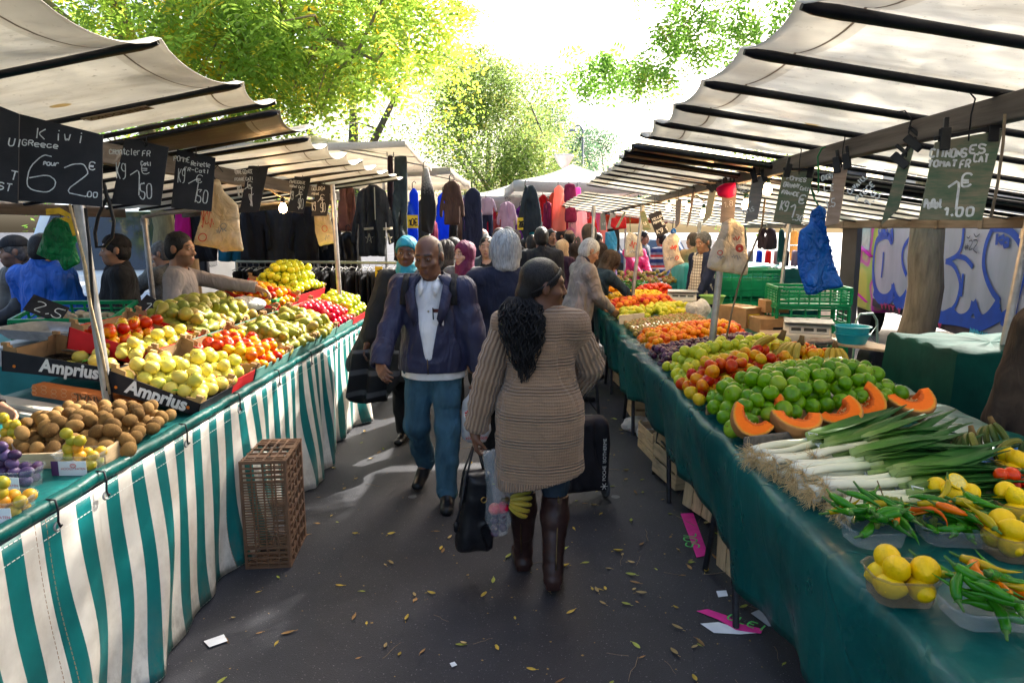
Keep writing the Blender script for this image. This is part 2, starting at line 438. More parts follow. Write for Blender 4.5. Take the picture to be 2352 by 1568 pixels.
def puff_px(name,px,p0,nrm,mats,parent=None,T=0.03,edge=0.05,h=0.012,wave=0.0,wf=20.0,seed=0,ws=(1,0.3),loc=True,min_t=0.004):
 """puff() of an outline given where the photograph shows it, set on the plane through p0 with the horizontal normal nrm."""
 n=Vector((nrm[0],nrm[1],0)).normalized();ux=Vector((-n.y,n.x,0));p0=Vector(p0)
 Q=[at_plane(u,v,p0,n)for u,v in px];c=sum(Q,Vector())/len(Q)
 poly=[((q-c).dot(ux),q.z-c.z)for q in Q]
 V,F=puff(poly,T,edge,h,wave,wf,seed,ws,min_t)
 o=ob(name,np_mesh(name,V,F,mats),parent)
 M=Matrix((ux,n*-1,(0,0,1))).transposed().to_4x4();M.translation=c if loc else Vector()
 if parent is None:o.matrix_world=M
 else:o.matrix_local=Matrix.Translation(-parent.location)@M
 return o
SUN_AZ,SUN_EL=rad(36),rad(37)
w=bpy.data.worlds.new("World");SC.world=w;w.use_nodes=True
wt=w.node_tree;bg=wt.nodes['Background']
sky=wt.nodes.new('ShaderNodeTexSky');sky.sky_type='NISHITA';sky.sun_disc=False
sky.sun_elevation=SUN_EL;sky.sun_rotation=SUN_AZ;sky.air_density=1.0;sky.dust_density=6.0;sky.ozone_density=0.6
wt.links.new(sky.outputs[0],bg.inputs[0]);bg.inputs[1].default_value=0.15
sl=bpy.data.lights.new("sun",'SUN');sl.energy=4.5;sl.angle=rad(0.6);sl.color=(1.0,0.95,0.86)
so=bpy.data.objects.new("sun",sl);COL.objects.link(so)
SDIR=Vector((math.sin(SUN_AZ)*math.cos(SUN_EL),math.cos(SUN_AZ)*math.cos(SUN_EL),math.sin(SUN_EL)))
so.rotation_euler=SDIR.to_track_quat('Z','Y').to_euler();so.location=SDIR*60
SC.view_settings.view_transform='Standard';SC.view_settings.look='None';SC.view_settings.gamma=1.0
SC.view_settings.exposure=1.95
SC.cycles.use_denoising=True;SC.cycles.max_bounces=8;SC.cycles.transparent_max_bounces=12
SC.cycles.diffuse_bounces=4;SC.cycles.glossy_bounces=3;SC.cycles.transmission_bounces=5
SC.cycles.caustics_reflective=False;SC.cycles.caustics_refractive=False;SC.cycles.sample_clamp_indirect=6.0
SC.cycles.use_adaptive_sampling=True;SC.cycles.adaptive_threshold=0.02
def asphalt():
 t=NT('asphalt');co=t.coords()
 base=t.ramp(t.math('ADD',t.math('MULTIPLY',t.noise(co,1.3,5),0.6),t.math('MULTIPLY',t.noise(co,0.35,3),0.4)),[(0.3,(0.016,0.0165,0.021)),(0.7,(0.042,0.042,0.050))])
 grit=t.ramp(t.noise(co,95,2),[(0.67,0.0),(0.72,1.0)])
 c=t.mix(t.math('MULTIPLY',grit,0.8),base,(0.22,0.215,0.22))
 vo=t.n('ShaderNodeTexVoronoi');t.l(co,vo.inputs['Vector']);vo.inputs['Scale'].default_value=2.1;vo.inputs['Randomness'].default_value=1.0
 pick=t.math('LESS_THAN',t.sep(vo.outputs['Color'])[0],0.45)
 wob=t.math('ADD',vo.outputs['Distance'],t.math('MULTIPLY',t.noise(co,40),0.02))
 gum=t.math('MULTIPLY',t.math('LESS_THAN',wob,0.072),pick)
 c=t.mix(t.math('MULTIPLY',gum,0.75),c,(0.17,0.175,0.19))
 damp=t.ramp(t.noise(co,0.7,4),[(0.35,0.52),(0.7,0.72)])
 return t.done(t.bsdf(c,damp,0,0.34,t.bump(t.noise(co,190,3),0.6,0.006)))
ASPH=asphalt()
m=MB()
xs=[-300,-60,-14,-4,4,14,60,300];ys=[-300,-40,-6,6,18,40,90,300]
m.sheet([[(x,y,0)for x in xs]for y in ys]);g=m.build('ground',ASPH);g['kind']='structure'
m=MB();m.sheet([[(5.0,y,0.004),(12,y,0.004)]for y in(-20,0,20,45)])
tag(m.build('road',mat('road_asphalt',(0.10,0.10,0.105),0.7,0.2,2.0,0.3,200)),kind='structure')
m=MB();m.lathe([(0.0,0.0),(0.95,0.0)],28,(4.35,7.45,0.007));m.f=[f[::-1]for f in m.f]
tag(m.build('tree_pit',mat('sandy_soil',(0.30,0.25,0.19),0.95,0.3,9,0.5,90)),kind='structure')
LEAFM=[mat('leaf_yellow',(0.55,0.38,0.06),0.6,0.3,30,objvar=0.3),mat('leaf_tan',(0.45,0.32,0.13),0.65,0.3,30,objvar=0.35),mat('leaf_olive',(0.33,0.36,0.06),0.6,0.3,30,objvar=0.3),mat('leaf_brown',(0.34,0.19,0.07),0.7,0.3,30,objvar=0.3)]
def leaf_mesh(L,W,curl,mt):
 m=MB();rows=[]
 for i in range(7):
  t=i/6;wd=W*math.sin(PI*(0.04+0.92*t))**0.8
  rows.append([((t-0.5)*L,s*wd*0.5,0.004+curl*((t-0.5)**2*2+0.5*s*s*wd/W))for s in(-1,0,1)])
 m.sheet(rows);m.tube([(L*0.5,0,0.005),(L*0.75,0.004,0.004)],0.0012,4)
 return m.mesh('fallen_leaf',mt,180)
LEAVES=[leaf_mesh(random.uniform(0.038,0.055),random.uniform(0.014,0.021),random.uniform(0.0,0.02),LEAFM[i%4])for i in range(12)]
TWIG=[]
for i in range(4):
 m=MB();q=[(0,0,0.003)]
 for k in range(5):q.append((q[-1][0]+0.028,q[-1][1]+random.uniform(-0.006,0.006),0.003+random.uniform(0,0.004)))
 m.tube(q,[0.0013,0.0012,0.0011,0.001,0.0009,0.0006],5);TWIG.append(m.mesh('twig',mat('twig_bark',(0.30,0.22,0.13),0.8),180))
rl=random.Random(5)
for k in range(235):
 if k<95:x,y=rl.uniform(0.35,1.5),rl.triangular(1.9,7.5,3.2)
 else:x,y=rl.uniform(-1.45,0.75),rl.triangular(1.7,8.5,2.6)
 tan=(k%4)in(1,3)
 o=ob('fallen_leaf',LEAVES[rl.randrange(12)],loc=(x,y,0.0006));o.rotation_euler=(rl.uniform(-0.15,0.15),rl.uniform(-0.1,0.1),rl.uniform(0,7));o.scale=(rl.uniform(0.55,1.2),)*3
 tag(o,'small dry fallen leaf lying on the dark asphalt of the aisle','leaf','fallen leaves on the asphalt')
for k in range(30):
 x,y=(rl.uniform(0.4,1.25),rl.uniform(1.9,5))if k<20 else(rl.uniform(-1.2,0.6),rl.uniform(1.8,5.5))
 o=ob('twig',TWIG[k%4],loc=(x,y,0.001));o.rotation_euler=(0,0,rl.uniform(0,7));o.scale=(rl.uniform(0.5,1.3),)*3
 tag(o,'thin dry twig or leaf stalk lying on the asphalt of the aisle','twig','twigs on the asphalt')
def flecks(name,label,n,col,lo,hi,seed,near):
 r=np.random.default_rng(seed);x=r.uniform(-1.5,1.6,n);y=1.6+7*r.uniform(0,1,n)**near;s_=r.uniform(lo,hi,n);a=r.uniform(0,6.3,n);V=[]
 for k in range(4):q=a+PI/2*k;f=s_*r.uniform(0.6,1.2,n);V.append(np.stack([x+f*np.cos(q),y+f*np.sin(q),np.full(n,0.0022)],1))
 o=ob(name,np_mesh(name,np.stack(V,1).reshape(-1,3),np.arange(4*n).reshape(-1,4),mat(name+'_stone',col,0.8,0.4,90),False));tag(o,label,'grit',None,'stuff')
flecks('grit','pale grit and crumbs strewn over the dark asphalt',5200,(0.20,0.195,0.20),0.0012,0.0034,3,1.4);flecks('leaf_crumbs','tiny crumbled bits of dry leaf strewn over the asphalt',500,(0.32,0.22,0.08),0.003,0.008,4,1.5)
PAPER=mat('paper',(0.74,0.76,0.78),0.8,0.06,20);PINK=mat('pink_paper',(0.72,0.03,0.26),0.55,0.12,20);LIME=mat('lime_ink',(0.10,0.55,0.12),0.6)
def scrap(px,label,mts=PAPER,lift=0.006,writing=None,cat='paper'):
 Q=[at_z(u,v,0.004)for u,v in px];m=MB();c=sum(Q,Vector())/len(Q)
 Q=[q+Vector((0,0,rl.uniform(0,lift)))for q in Q];k=len(Q)
 V=Q+[q-Vector((0,0,0.0015))for q in Q]
 m.add(V,[tuple(range(k))[::-1]if False else tuple(range(k)),tuple(range(k,2*k))[::-1]]+[(i,i+k,(i+1)%k+k,(i+1)%k)for i in range(k)])
 if writing:
  txt,a,b,h=writing;a,b=at_z(*a,0.0),at_z(*b,0.0);ux=(b-a).normalized();uy=Vector((0,0,1)).cross(ux)
  write(m,txt,a+Vector((0,0,0.0125)),ux,uy,h,0.008,1,rnd=rl)
 return tag(m.build('paper_scrap',mts,None),label,cat)
scrap([(468,1472),(514,1456),(523,1473),(481,1487)],'small torn white paper scrap on the asphalt beside the striped cloth')
scrap([(1563,1180),(1592,1177),(1608,1222),(1627,1274),(1600,1280),(1582,1230)],'crumpled pink price strip with green lettering beside the wooden crates',[PINK,LIME],0.004,('SOL',(1606,1262),(1590,1195),0.075))
scrap([(1600,1403),(1625,1400),(1665,1412),(1700,1432),(1752,1446),(1748,1456),(1690,1446),(1650,1422)],'torn pink price strip with green lettering lying by a trestle leg',[PINK,LIME],0.006,('OLEI',(1668,1425),(1745,1452),0.05))
scrap([(1609,1431),(1650,1428),(1690,1440),(1742,1452),(1700,1455),(1640,1452)],'torn white paper strip lying under the pink price strip',PAPER,0.001)
scrap([(1725,1408),(1750,1398),(1792,1436),(1765,1437)],'grey sheet of paper lying behind the trestle leg',mat('grey_paper',(0.35,0.38,0.42),0.8))
scrap([(1645,1358),(1668,1357),(1672,1368),(1650,1370)],'little white paper rectangle lying near the trestle legs')
scrap([(1033,1524),(1044,1521),(1050,1527),(1038,1532)],'tiny white paper scrap at the bottom of the aisle')
def tarp_mat(name,col,tr=0.5):
 t=NT(name);tc=t.attr('tc');s=t.sep(tc);co=t.coords()
 c=t.ramp(t.noise(t.mapping(co,(0.6,3.0,1)),2.2,5,0.6),[(0.25,tuple(q*0.80 for q in col)),(0.65,col)])
 dirt=t.ramp(t.noise(co,34,3,0.7),[(0.62,0.0),(0.72,1.0)])
 c=t.mix(t.math('MULTIPLY',dirt,0.5),c,(0.22,0.20,0.16));c=t.mix(t.ramp(t.noise(t.mapping(co,(0.5,2.2,1)),2.6,6,0.7),[(0.5,0.0),(0.8,0.55)]),c,(0.36,0.31,0.23))
 hem=t.math('LESS_THAN',s[0],0.2)
 c=t.mix(t.math('MULTIPLY',hem,0.45),c,(0.50,0.46,0.39))
 seam=t.math('LESS_THAN',t.math('ABSOLUTE',t.math('SUBTRACT',s[0],0.165)),0.0035)
 c=t.mix(t.math('MULTIPLY',seam,0.8),c,(0.10,0.06,0.03))
 vo=t.n('ShaderNodeTexVoronoi');t.l(t.mapping(co,(2.2,3.4,0.01)),vo.inputs['Vector']);vo.inputs['Scale'].default_value=1.0
 spot=t.math('MULTIPLY',t.math('LESS_THAN',vo.outputs['Distance'],0.10),t.math('LESS_THAN',t.sep(vo.outputs['Color'])[1],0.7))
 c=t.mix(t.math('MULTIPLY',spot,0.7),c,(0.50,0.36,0.11))
 sh=t.bsdf(c,0.42,0,0.4,t.bump(t.noise(t.mapping(co,(1,5,1)),3.5,3),0.25,0.02))
 return t.done(t.add_translucent(sh,c,tr))
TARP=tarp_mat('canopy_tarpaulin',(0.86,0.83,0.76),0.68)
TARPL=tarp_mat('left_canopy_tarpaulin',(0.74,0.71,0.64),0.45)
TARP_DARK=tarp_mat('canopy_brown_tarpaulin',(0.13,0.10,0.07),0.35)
BLACKP=mat('black_pvc',(0.012,0.012,0.016),0.38,0.3,10,0.15,20)
def wood(name,col,st=(14,1,14),bump=0.35):
 if name in MATS:return MATS[name]
 t=NT(name);co=t.mapping(t.coords(),st)
 c=t.ramp(t.noise(co,2.2,6,0.65),[(0.28,tuple(q*0.55 for q in col)),(0.5,col),(0.75,tuple(q*1.35 for q in col))])
 MATS[name]=t.done(t.bsdf(c,0.75,0,0.3,t.bump(t.noise(co,5,5),bump,0.006)));return MATS[name]
GREYWOOD=wood('grey_weathered_wood',(0.115,0.10,0.09))
PALEWOOD=wood('pale_crate_wood',(0.52,0.38,0.22),(3,3,18),0.2)
STEEL=mat('galvanised_steel',(0.42,0.42,0.42),0.42,0.25,14,0.1,60,metal=0.75)
INK=mat('printed_ink_brown',(0.12,0.06,0.03),0.7)
PATCH=mat('tarpaulin_patch',(0.52,0.43,0.35),0.6,0.1,20,trans=0.3)
CHAIN=mat('dark_iron',(0.03,0.03,0.035),0.5,0.3,30,metal=0.5)
def canopy(name,label,x0,z0,x1,z1,ys,sag=0.05,mt=None,seed=0,batten=True,patch=None,back=None,bs=1.0):
 """A tarpaulin from the aisle edge (x0, z0) over the inner edge (x1, z1), carried on battens at ys; it sags in between."""
 rc=random.Random(seed);th=thing(name,label,'canopy',(x0,ys[0],0))
 sg=1 if x1>x0 else-1;L=abs(x1-x0);o=Vector((x0,ys[0],0))
 m=MB();rows,tcs=[],[];NX=26
 yl=[]
 for i in range(len(ys)-1):
  for k in range(10):yl.append((i,k/10))
 yl.append((len(ys)-2,1.0));amp=[sag*rc.uniform(0.75,1.25)for _ in ys];lean=[rc.uniform(-0.015,0.015)for _ in ys]
 for i,t in yl:
  y=ys[i]+(ys[i+1]-ys[i])*t;r,c=[],[]
  a=amp[i]*(4*t*(1-t))**0.8
  for k in range(NX+1):
   q=(k/NX)**1.3;f=1-0.72*min(1,q*2.2)
   x=x0+sg*(q*L+a*0.5*(1-min(1,q*3)))+lean[i]*t*sg*(1-q)
   z=z0+(z1-z0)*q-a*f-0.02*math.sin(q*9+i)*4*t*(1-t)*0.5-(0.012 if k==0 else 0)
   z+=(0.05*math.sin(PI*q)if back else 0)
   r.append(Vector((x,y,z))-o);c.append((q*L,y,0))
  rows.append(r);tcs.append(c)
 m.sheet(rows,tc=tcs);m.build('tarpaulin',mt or TARP,th,180,solid=0.003)
 if batten:
  for y in ys:
   b=MB();pts=[Vector((x0+sg*(0.012+q*(L-0.02)),y+0.004*math.sin(q*7),z0+(z1-z0)*q-0.024))-o for q in[0,0.012,0.03,0.06,0.12,0.2,0.35,0.5,0.7,0.85,1.0]]
   b.tube(pts,[0.012,0.021,0.024,0.022,0.020,0.020,0.019,0.019,0.019,0.019,0.018],8,flat=0.72*bs);b.build('batten',BLACKP,th,60)
 for(py,q,txt,flip)in(patch or()):
  p=MB();slope=Vector((sg*L,0,z1-z0)).normalized();z=z0+(z1-z0)*q
  a=Vector((x0+sg*q*L,py,z-0.062))-o;ux=slope*(1 if flip else-1)*sg;uy=Vector((0,1,0))*(1 if flip else-1)
  if sg>0:ux,uy=slope,Vector((0,-1,0))*-1
  p.box(a,(0.30,0.075,0.002),mi=0,M=Matrix((ux,uy,ux.cross(uy))).transposed())
  nn=ux.cross(uy);nn=nn if nn.z<0 else-nn
  put_text(p,txt,0.062,a+nn*0.0025,ux,nn.cross(ux),1,bold=0.001,squash=0.78)
  p.build('name_patch',[PATCH,INK],th)
 return th
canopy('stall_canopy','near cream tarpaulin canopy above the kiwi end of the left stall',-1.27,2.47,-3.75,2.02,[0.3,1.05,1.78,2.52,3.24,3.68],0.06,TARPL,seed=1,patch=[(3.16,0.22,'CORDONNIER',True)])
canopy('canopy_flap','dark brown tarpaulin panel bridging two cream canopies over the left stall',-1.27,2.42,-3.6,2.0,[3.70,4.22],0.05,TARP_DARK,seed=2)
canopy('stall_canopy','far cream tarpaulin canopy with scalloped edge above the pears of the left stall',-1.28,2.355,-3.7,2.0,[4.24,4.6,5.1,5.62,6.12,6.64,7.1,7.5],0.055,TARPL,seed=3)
canopy('stall_canopy','near cream tarpaulin canopy above the lemons and green apples of the right stall',0.65,2.345,3.35,1.93,[0.35,0.85,1.3,1.742,2.167,2.62,3.095,3.545,4.0],0.035,seed=4)
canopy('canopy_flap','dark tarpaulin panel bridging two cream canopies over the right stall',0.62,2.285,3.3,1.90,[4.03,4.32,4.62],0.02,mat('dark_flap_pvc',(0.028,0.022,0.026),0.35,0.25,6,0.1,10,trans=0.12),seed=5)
canopy('stall_canopy','middle cream tarpaulin canopy with printed patch above the apricots of the right stall',0.65,2.27,3.3,1.88,[4.66,5.05,5.4,5.8,6.25,6.75,7.25],0.02,seed=6,bs=0.6,patch=[(4.86,0.2,'CORDONNIER',False)])
canopy('stall_canopy','far low cream tarpaulin canopy with sunlit toothed edge at the end of the right stall',0.62,2.19,3.2,1.86,[7.35,7.9,8.5,9.1,9.8,10.6,11.5,12.4],0.02,seed=7,bs=0.55,patch=[(7.65,0.22,'CORDONNIER',False)])
def beam(label,a,b,w,h,mt=GREYWOOD,name='wooden_beam',joints=()):
 m=MB();a,b=Vector(a),Vector(b);m.bar(a,b,w,h)
 for q in joints:m.box(a.lerp(b,q),(w+0.014,0.05,h+0.012),rz=math.atan2(-(b-a).x,(b-a).y))
 return tag(m.build(name,mt,None,None,0.006),label,'beam')
beam('grey weathered wooden beam carrying the price boards of the left stall',(-2.03,0.2,2.165),(-2.03,7.6,2.15),0.06,0.10)
beam('grey weathered wooden beam carrying the green price boards of the right stall',(1.45,0.3,2.165),(1.45,12.2,2.09),0.055,0.08,joints=(0.38,0.6))
beam('low grey wooden back beam in front of the parked van behind the left stall',(-3.74,0.5,1.945),(-3.74,6.45,1.945),0.05,0.09)
beam('low grey wooden back beam across the graffiti truck behind the right stall',(3.24,0.5,1.835),(3.24,11.0,1.845),0.05,0.075,joints=(0.3,0.42,0.47,0.55,0.62))
beam('dark wooden cross beam at the end of the left stall canopy',(-2.03,7.55,2.1),(-3.7,7.5,1.95),0.05,0.07)
def pole(label,a,b,r=0.022,mt=STEEL,collar=None,name='steel_pole',foot=True):
 th=thing(name,label,'pole',a);a,b=Vector(a),Vector(b);m=MB()
 m.tube([Vector(),b-a],r,14);m.build('tube',mt,th,60)
 for q in(collar or(0.97,)):
  c=MB();p=(b-a)*q;c.tube([p-(b-a).normalized()*0.03,p+(b-a).normalized()*0.03],r*1.35,12);c.build('collar',mt,th,60)
 if foot:
  f=MB();f.box((0,0,0.006),(0.12,0.12,0.012));f.build('foot_plate',mt,th)
 return th
pole('grey steel pole standing beside the near black apple box of the left stall',(-1.94,3.16,0),(-2.045,3.163,2.12),0.0235)
pole('bright steel pole at the far end of the left stall below the last price board',(-1.70,6.42,0),(-1.76,6.44,2.2),0.022,collar=(0.88,0.95))
pole('grey steel pole rising from the plums and golden apples of the right stall',(1.30,4.85,0),(1.425,4.84,2.12),0.024,collar=(0.93,))
pole('thin steel pole rising from the yellow plums of the right stall',(1.26,8.3,0),(1.43,8.3,2.08),0.022)
pole('steel pole at the far end of the right stall canopy',(0.93,9.3,0),(0.95,9.3,2.1),0.022)
pole('galvanised corner pole behind the pointing vendor of the left stall',(-3.42,6.3,0),(-3.42,6.22,1.92),0.025)
pole('tarnished steel back pole at the right edge in front of the graffiti truck',(3.05,4.42,0),(3.18,4.40,1.86),0.026,collar=(0.95,))
pole('pale thin back pole behind the hanging blue bag',(2.72,7.4,0),(2.83,7.4,1.85),0.02)
pole('thin steel back pole behind the vendor in the navy jacket',(2.5,9.9,0),(2.52,9.9,1.9),0.022)
m=MB();m.tube([(-3.42,6.22,1.90),(-3.3,6.22,1.93),(-2.2,6.5,2.05)],0.02,10)
tag(m.build('steel_rail',STEEL,None,60),'horizontal steel rail running from the corner pole to the left stall beam','rail')
m=MB();m.tube([at_y(160,470,3.05),at_y(178,540,3.05),at_y(196,610,3.06),at_y(208,700,3.08),at_y(232,800,3.1),at_y(252,905,3.1)],0.0062,6)
tag(m.build('rope',mat('tan_rope',(0.42,0.32,0.19),0.85,0.3,60,0.4,120),None,180),'tan rope slanting down along the front left steel pole','rope')
m=MB();m.tube([at_y(196,478,3.12),at_y(205,560,3.12),at_y(210,640,3.13),at_y(214,720,3.13),at_y(238,830,3.13),at_y(258,925,3.12)],0.007,6)
tag(m.build('cable',mat('black_cable',(0.012,0.012,0.014),0.5),None,180),'black cable running down the front left steel pole','cable')
m=MB();q=[(238,420),(245,455),(226,495),(218,535),(222,568),(240,566),(258,545),(262,510),(252,468),(243,440),(240,425)]
m.tube([at_y(u,v,3.3)for u,v in q],0.008,6)
tag(m.build('cable',MATS.get('black_cable')or mat('black_cable2',(0.012,0.012,0.014),0.5),None,180),'loop of thick black cable hanging beside the kiwi price board','cable')
m=MB();q=[(1757,458),(1750,520),(1722,590),(1700,640),(1680,720),(1668,780)]
m.tube([at_y(u,v,4.55)for u,v in q],0.006,6)
tag(m.build('rope',mat('brown_rope',(0.20,0.15,0.10),0.9),None,180),'thin brown rope slanting down in front of the white bags of the right stall','rope')
m=MB();m.tube([at_y(2308,262,1.98),at_y(2304,330,1.98),at_y(2292,420,1.98),at_y(2276,500,1.98)],0.004,6)
tag(m.build('rope',MATS['brown_rope'],None,180),'short knotted cord hanging beside the citrus price board','rope')
YEL=mat('yellow_plastic',(0.62,0.42,0.03),0.45,0.2,20)
m=MB()
m.ribbon([at_y(u,v,3.4)for u,v in((175,487),(205,484),(228,496),(212,500),(232,508),(243,540))],0.03,(0,-1,0.2));m.ribbon([at_y(u,v,3.39)for u,v in((228,492),(246,512),(252,545))],0.02,(0.2,-1,0))
for v in m.v[:0]:pass
m2=MB();m2.bar(at_y(172,575,3.4),at_y(190,680,3.4),0.018,0.006)
m.v=[tuple(Vector(v)+Vector((-0.15,0,0)))for v in m.v]
tag(m.build('yellow_tape',YEL,None,None,solid=0.002),'twisted yellow tape tied to the back beam above the green bag','tape')
SLATE=mat('black_slate',(0.020,0.021,0.026),0.6,0.35,7,0.08,60)
CHALK=mat('white_chalk',(0.62,0.65,0.66),0.95,0.25,60)
def board_wood(name,a,b):
 t=NT(name);co=t.mapping(t.coords(),(3,3,16))
 c=t.ramp(t.noise(co,2.5,6,0.7),[(0.36,a),(0.52,tuple((x+y)/2 for x,y in zip(a,b))),(0.66,b)])
 return t.done(t.bsdf(c,0.7,0,0.3,t.bump(t.noise(co,6,4),0.3,0.004)))
GREENB=board_wood('green_painted_board',(0.065,0.125,0.075),(0.22,0.19,0.13))
GREYB=board_wood('grey_painted_board',(0.20,0.19,0.19),(0.30,0.26,0.24))
TANB=board_wood('tan_board',(0.27,0.19,0.14),(0.40,0.30,0.24))
CLIPM=mat('black_clip_plastic',(0.015,0.015,0.016),0.4)
def price_board(label,px,p0,nrm,mt,lines,hook=True,clips=False,group=None,beam_z=2.12,wch=0.005,thick=0.008):
 """px: the four corners where the photograph shows them (tl, tr, br, bl), on the plane through p0; lines: (text, a, b, height, [width factor])."""
 n=Vector(nrm).normalized();Q=[at_plane(u,v,p0,n)for u,v in px];tl,tr,br,bl=Q
 th=thing('price_board',label,'price board',(tl+tr)/2,0,group);o=Vector(th.location)
 m=MB();bk=-n*thick
 V=[q-o for q in(bl,br,tr,tl)];V+=[v+bk for v in V]
 m.add(V,[(0,1,2,3),(7,6,5,4),(1,0,4,5),(2,1,5,6),(3,2,6,7),(0,3,7,4)],0)
 W,H=(tr-tl).length,(tl-bl).length;ux=(br-bl).normalized();uy=(tl-bl).normalized();uy=(uy-ux*uy.dot(ux)).normalized();rr=random.Random(len(label)+int(px[0][0]))
 for L in lines:
  txt,a,b,h=L[:4];av=min([1-a-0.03]+[M[1]-a-0.03 for M in lines if M[1]>a+0.05 and min(M[2]+M[3],b+h)-max(M[2],b)>0.02 and len(txt)>1])
  lf=1-max(0.0,1-(tr-br).length/H)*min(1,a+0.35);b,h=b*lf,h*lf*(0.84 if len(txt)>3 else 1.0)
  write(m,txt,bl-o+ux*a*W+uy*b*H+n*0.0018,ux,uy,h*H,(L[4]if len(L)>4 else wch)*0.8,1,adv=(L[5]if len(L)>5 else None),rnd=rr,fit=max(av,0.12)*W)
 m.build('board',[mt,CHALK],th)
 if hook:
  k=MB();top=(tl+tr)/2-o;bz=beam_z-th.location.z+0.07
  k.tube([top+Vector((0,0,-0.015)),top+Vector((0,0,max(0.03,bz*0.6))),top+Vector((0.0,-0.012,bz)),top+Vector((-0.02,0,bz+0.03)),top+Vector((-0.05,0.0,bz+0.025))],0.0025,6)
  k.build('wire_hook',CHAIN,th,180)
 if clips:
  for f in(0.14,0.86):
   c=MB();p=tl.lerp(tr,f)-o
   for s in(0,1):
    c.box(p+Vector((0,0,0.004))+n*(0.006-0.02*s),(0.03,0.006,0.07),M=Matrix((ux,-n,uy)).transposed())
   c.box(p+Vector((0,0,0.045))-n*0.004,(0.014,0.018,0.05),M=Matrix((ux,-n,uy)).transposed());c.build('clip',CLIPM,th,None,0.003)
  c=MB();c.bar(tl+(tl-tr)*0.02-o+Vector((0,0,0.012))-n*0.004,tr-o+Vector((0,0,0.012))-n*0.004,0.012,0.014);c.build('hanger_bar',CLIPM,th,None,0.003)
 return th
def cpt(x,y,o=(0,0),s=1400/2350*0.57422):return(o[0]*0.57422+x*s,o[1]*0.57422+y*s)
PB='chalk price boards of the left stall'
def LB(pts):return[cpt(*p)for p in pts]
def RB(pts):return[cpt(x,y,(2696,0))for x,y in pts]
def ypl(u,x=1.87):return 1568*x/(1200-u)
price_board('black chalk board cut by the left edge beside the kiwi board',LB([(-60,690),(128,765),(118,1365),(-60,1340)]),(-1.83,ypl(20,1.83),2),(0.3,-1,0.05),SLATE,[('UI',0.45,0.62,0.09),('T',0.6,0.25,0.10),('ST',0.2,0.12,0.08)],hook=False)
price_board('large black chalk board for kiwi from Greece at 6 for 2.00 euro',LB([(130,765),(690,905),(685,1388),(122,1345)]),(-1.80,ypl(137,1.8),2),(0.35,-1,0.06),SLATE,[('Kiwi',0.22,0.80,0.16,0.005,8.5),('GReece',0.05,0.68,0.085),('6',0.10,0.12,0.46,0.005),('pour',0.30,0.48,0.075),('2',0.52,0.14,0.42,0.005),('\u20ac',0.84,0.50,0.11),('.00',0.78,0.12,0.075)],hook=False)
price_board('black chalk board for Chantecler apples at 1.50 with a red sticker',LB([(838,925),(1132,990),(1078,1380),(745,1370)]),(-1.87,ypl(327),2),(0.35,-1,0.06),SLATE,[('chantcler',0.03,0.76,0.12,0.005,5.6),('FR',0.76,0.82,0.09),('CatI',0.72,0.66,0.08),('Kg',0.16,0.40,0.24,0.005),('\u20ac',0.72,0.52,0.17,0.005),('1',0.42,0.16,0.46,0.006),(',',0.66,0.34,0.2,0.005),('50',0.66,0.10,0.26,0.006)])
price_board('black chalk board for Reinette apples at 1.50',LB([(1188,1003),(1447,1060),(1420,1420),(1148,1395)]),(-1.87,ypl(443),2),(0.35,-1,0.06),SLATE,[('POMME',0.04,0.82,0.11,0.005,5.0),('Reinette',0.48,0.80,0.10,0.005,4.6),('FR-CatI',0.3,0.68,0.08),('Kg',0.16,0.46,0.24,0.005),('\u20ac',0.62,0.50,0.15),('1',0.38,0.14,0.50,0.006),(',',0.68,0.34,0.16),('50',0.64,0.14,0.24,0.006)])
price_board('smaller black chalk board for pears at 1.50 right of the cream bags',LB([(1668,1110),(1802,1122),(1740,1420),(1605,1430)]),(-1.91,ypl(583,1.91),2),(0.35,-1,0.06),SLATE,[('POIRE COMICE',0.04,0.80,0.10,0.005,4.4),('POIRE CATI',0.04,0.66,0.08),('Kg',0.1,0.34,0.24),('\u20ac',0.6,0.50,0.16),('1',0.35,0.12,0.5,0.006),(',',0.72,0.36,0.16),('50',0.62,0.14,0.25)])
price_board('black chalk board at 1.50 right of the lit bulb',LB([(1978,1185),(2088,1190),(2040,1432),(1930,1420)]),(-1.91,ypl(688,1.91),2),(0.35,-1,0.06),SLATE,[('MARGUERITE',0.04,0.80,0.10,0.005,4.2),('MURAT CATI',0.04,0.68,0.08),('Kg',0.12,0.34,0.24),('\u20ac',0.62,0.5,0.16),('1',0.35,0.12,0.5,0.006),('50',0.6,0.12,0.28)])
price_board('farthest black chalk board for golden apples at 1.50 beside the bright pole',LB([(2130,1228),(2232,1245),(2195,1450),(2092,1450)]),(-1.91,ypl(745,1.91),2),(0.35,-1,0.06),SLATE,[('GOLDEN',0.1,0.78,0.13,0.005,5.0),('POMME',0.1,0.64,0.08),('Kg',0.06,0.16,0.26),('\u20ac',0.62,0.5,0.18),('1',0.35,0.12,0.5,0.006),('50',0.6,0.12,0.28)])
def ypr(u):return 1568*1.42/(u-1200)
price_board('green wooden board for lemons at 1.00 euro hung from a clip hanger',RB([(1755,955),(2210,872),(2068,1478),(1645,1475)]),(1.42,ypr(2215),2),(-0.25,-1,0.08),GREENB,[('CITRONS',0.08,0.80,0.12,0.008,4.6),('ES',0.66,0.84,0.11,0.008),('TOMAT',0.06,0.68,0.09,0.008),('FR',0.54,0.66,0.10,0.007),('CAT',0.74,0.73,0.10,0.007),('\u20ac',0.58,0.42,0.17,0.008),('1',0.36,0.16,0.40,0.009),('PaRat',0.06,0.15,0.13,0.008),('1,00',0.36,0.05,0.13,0.009,6.5)],clips=True)
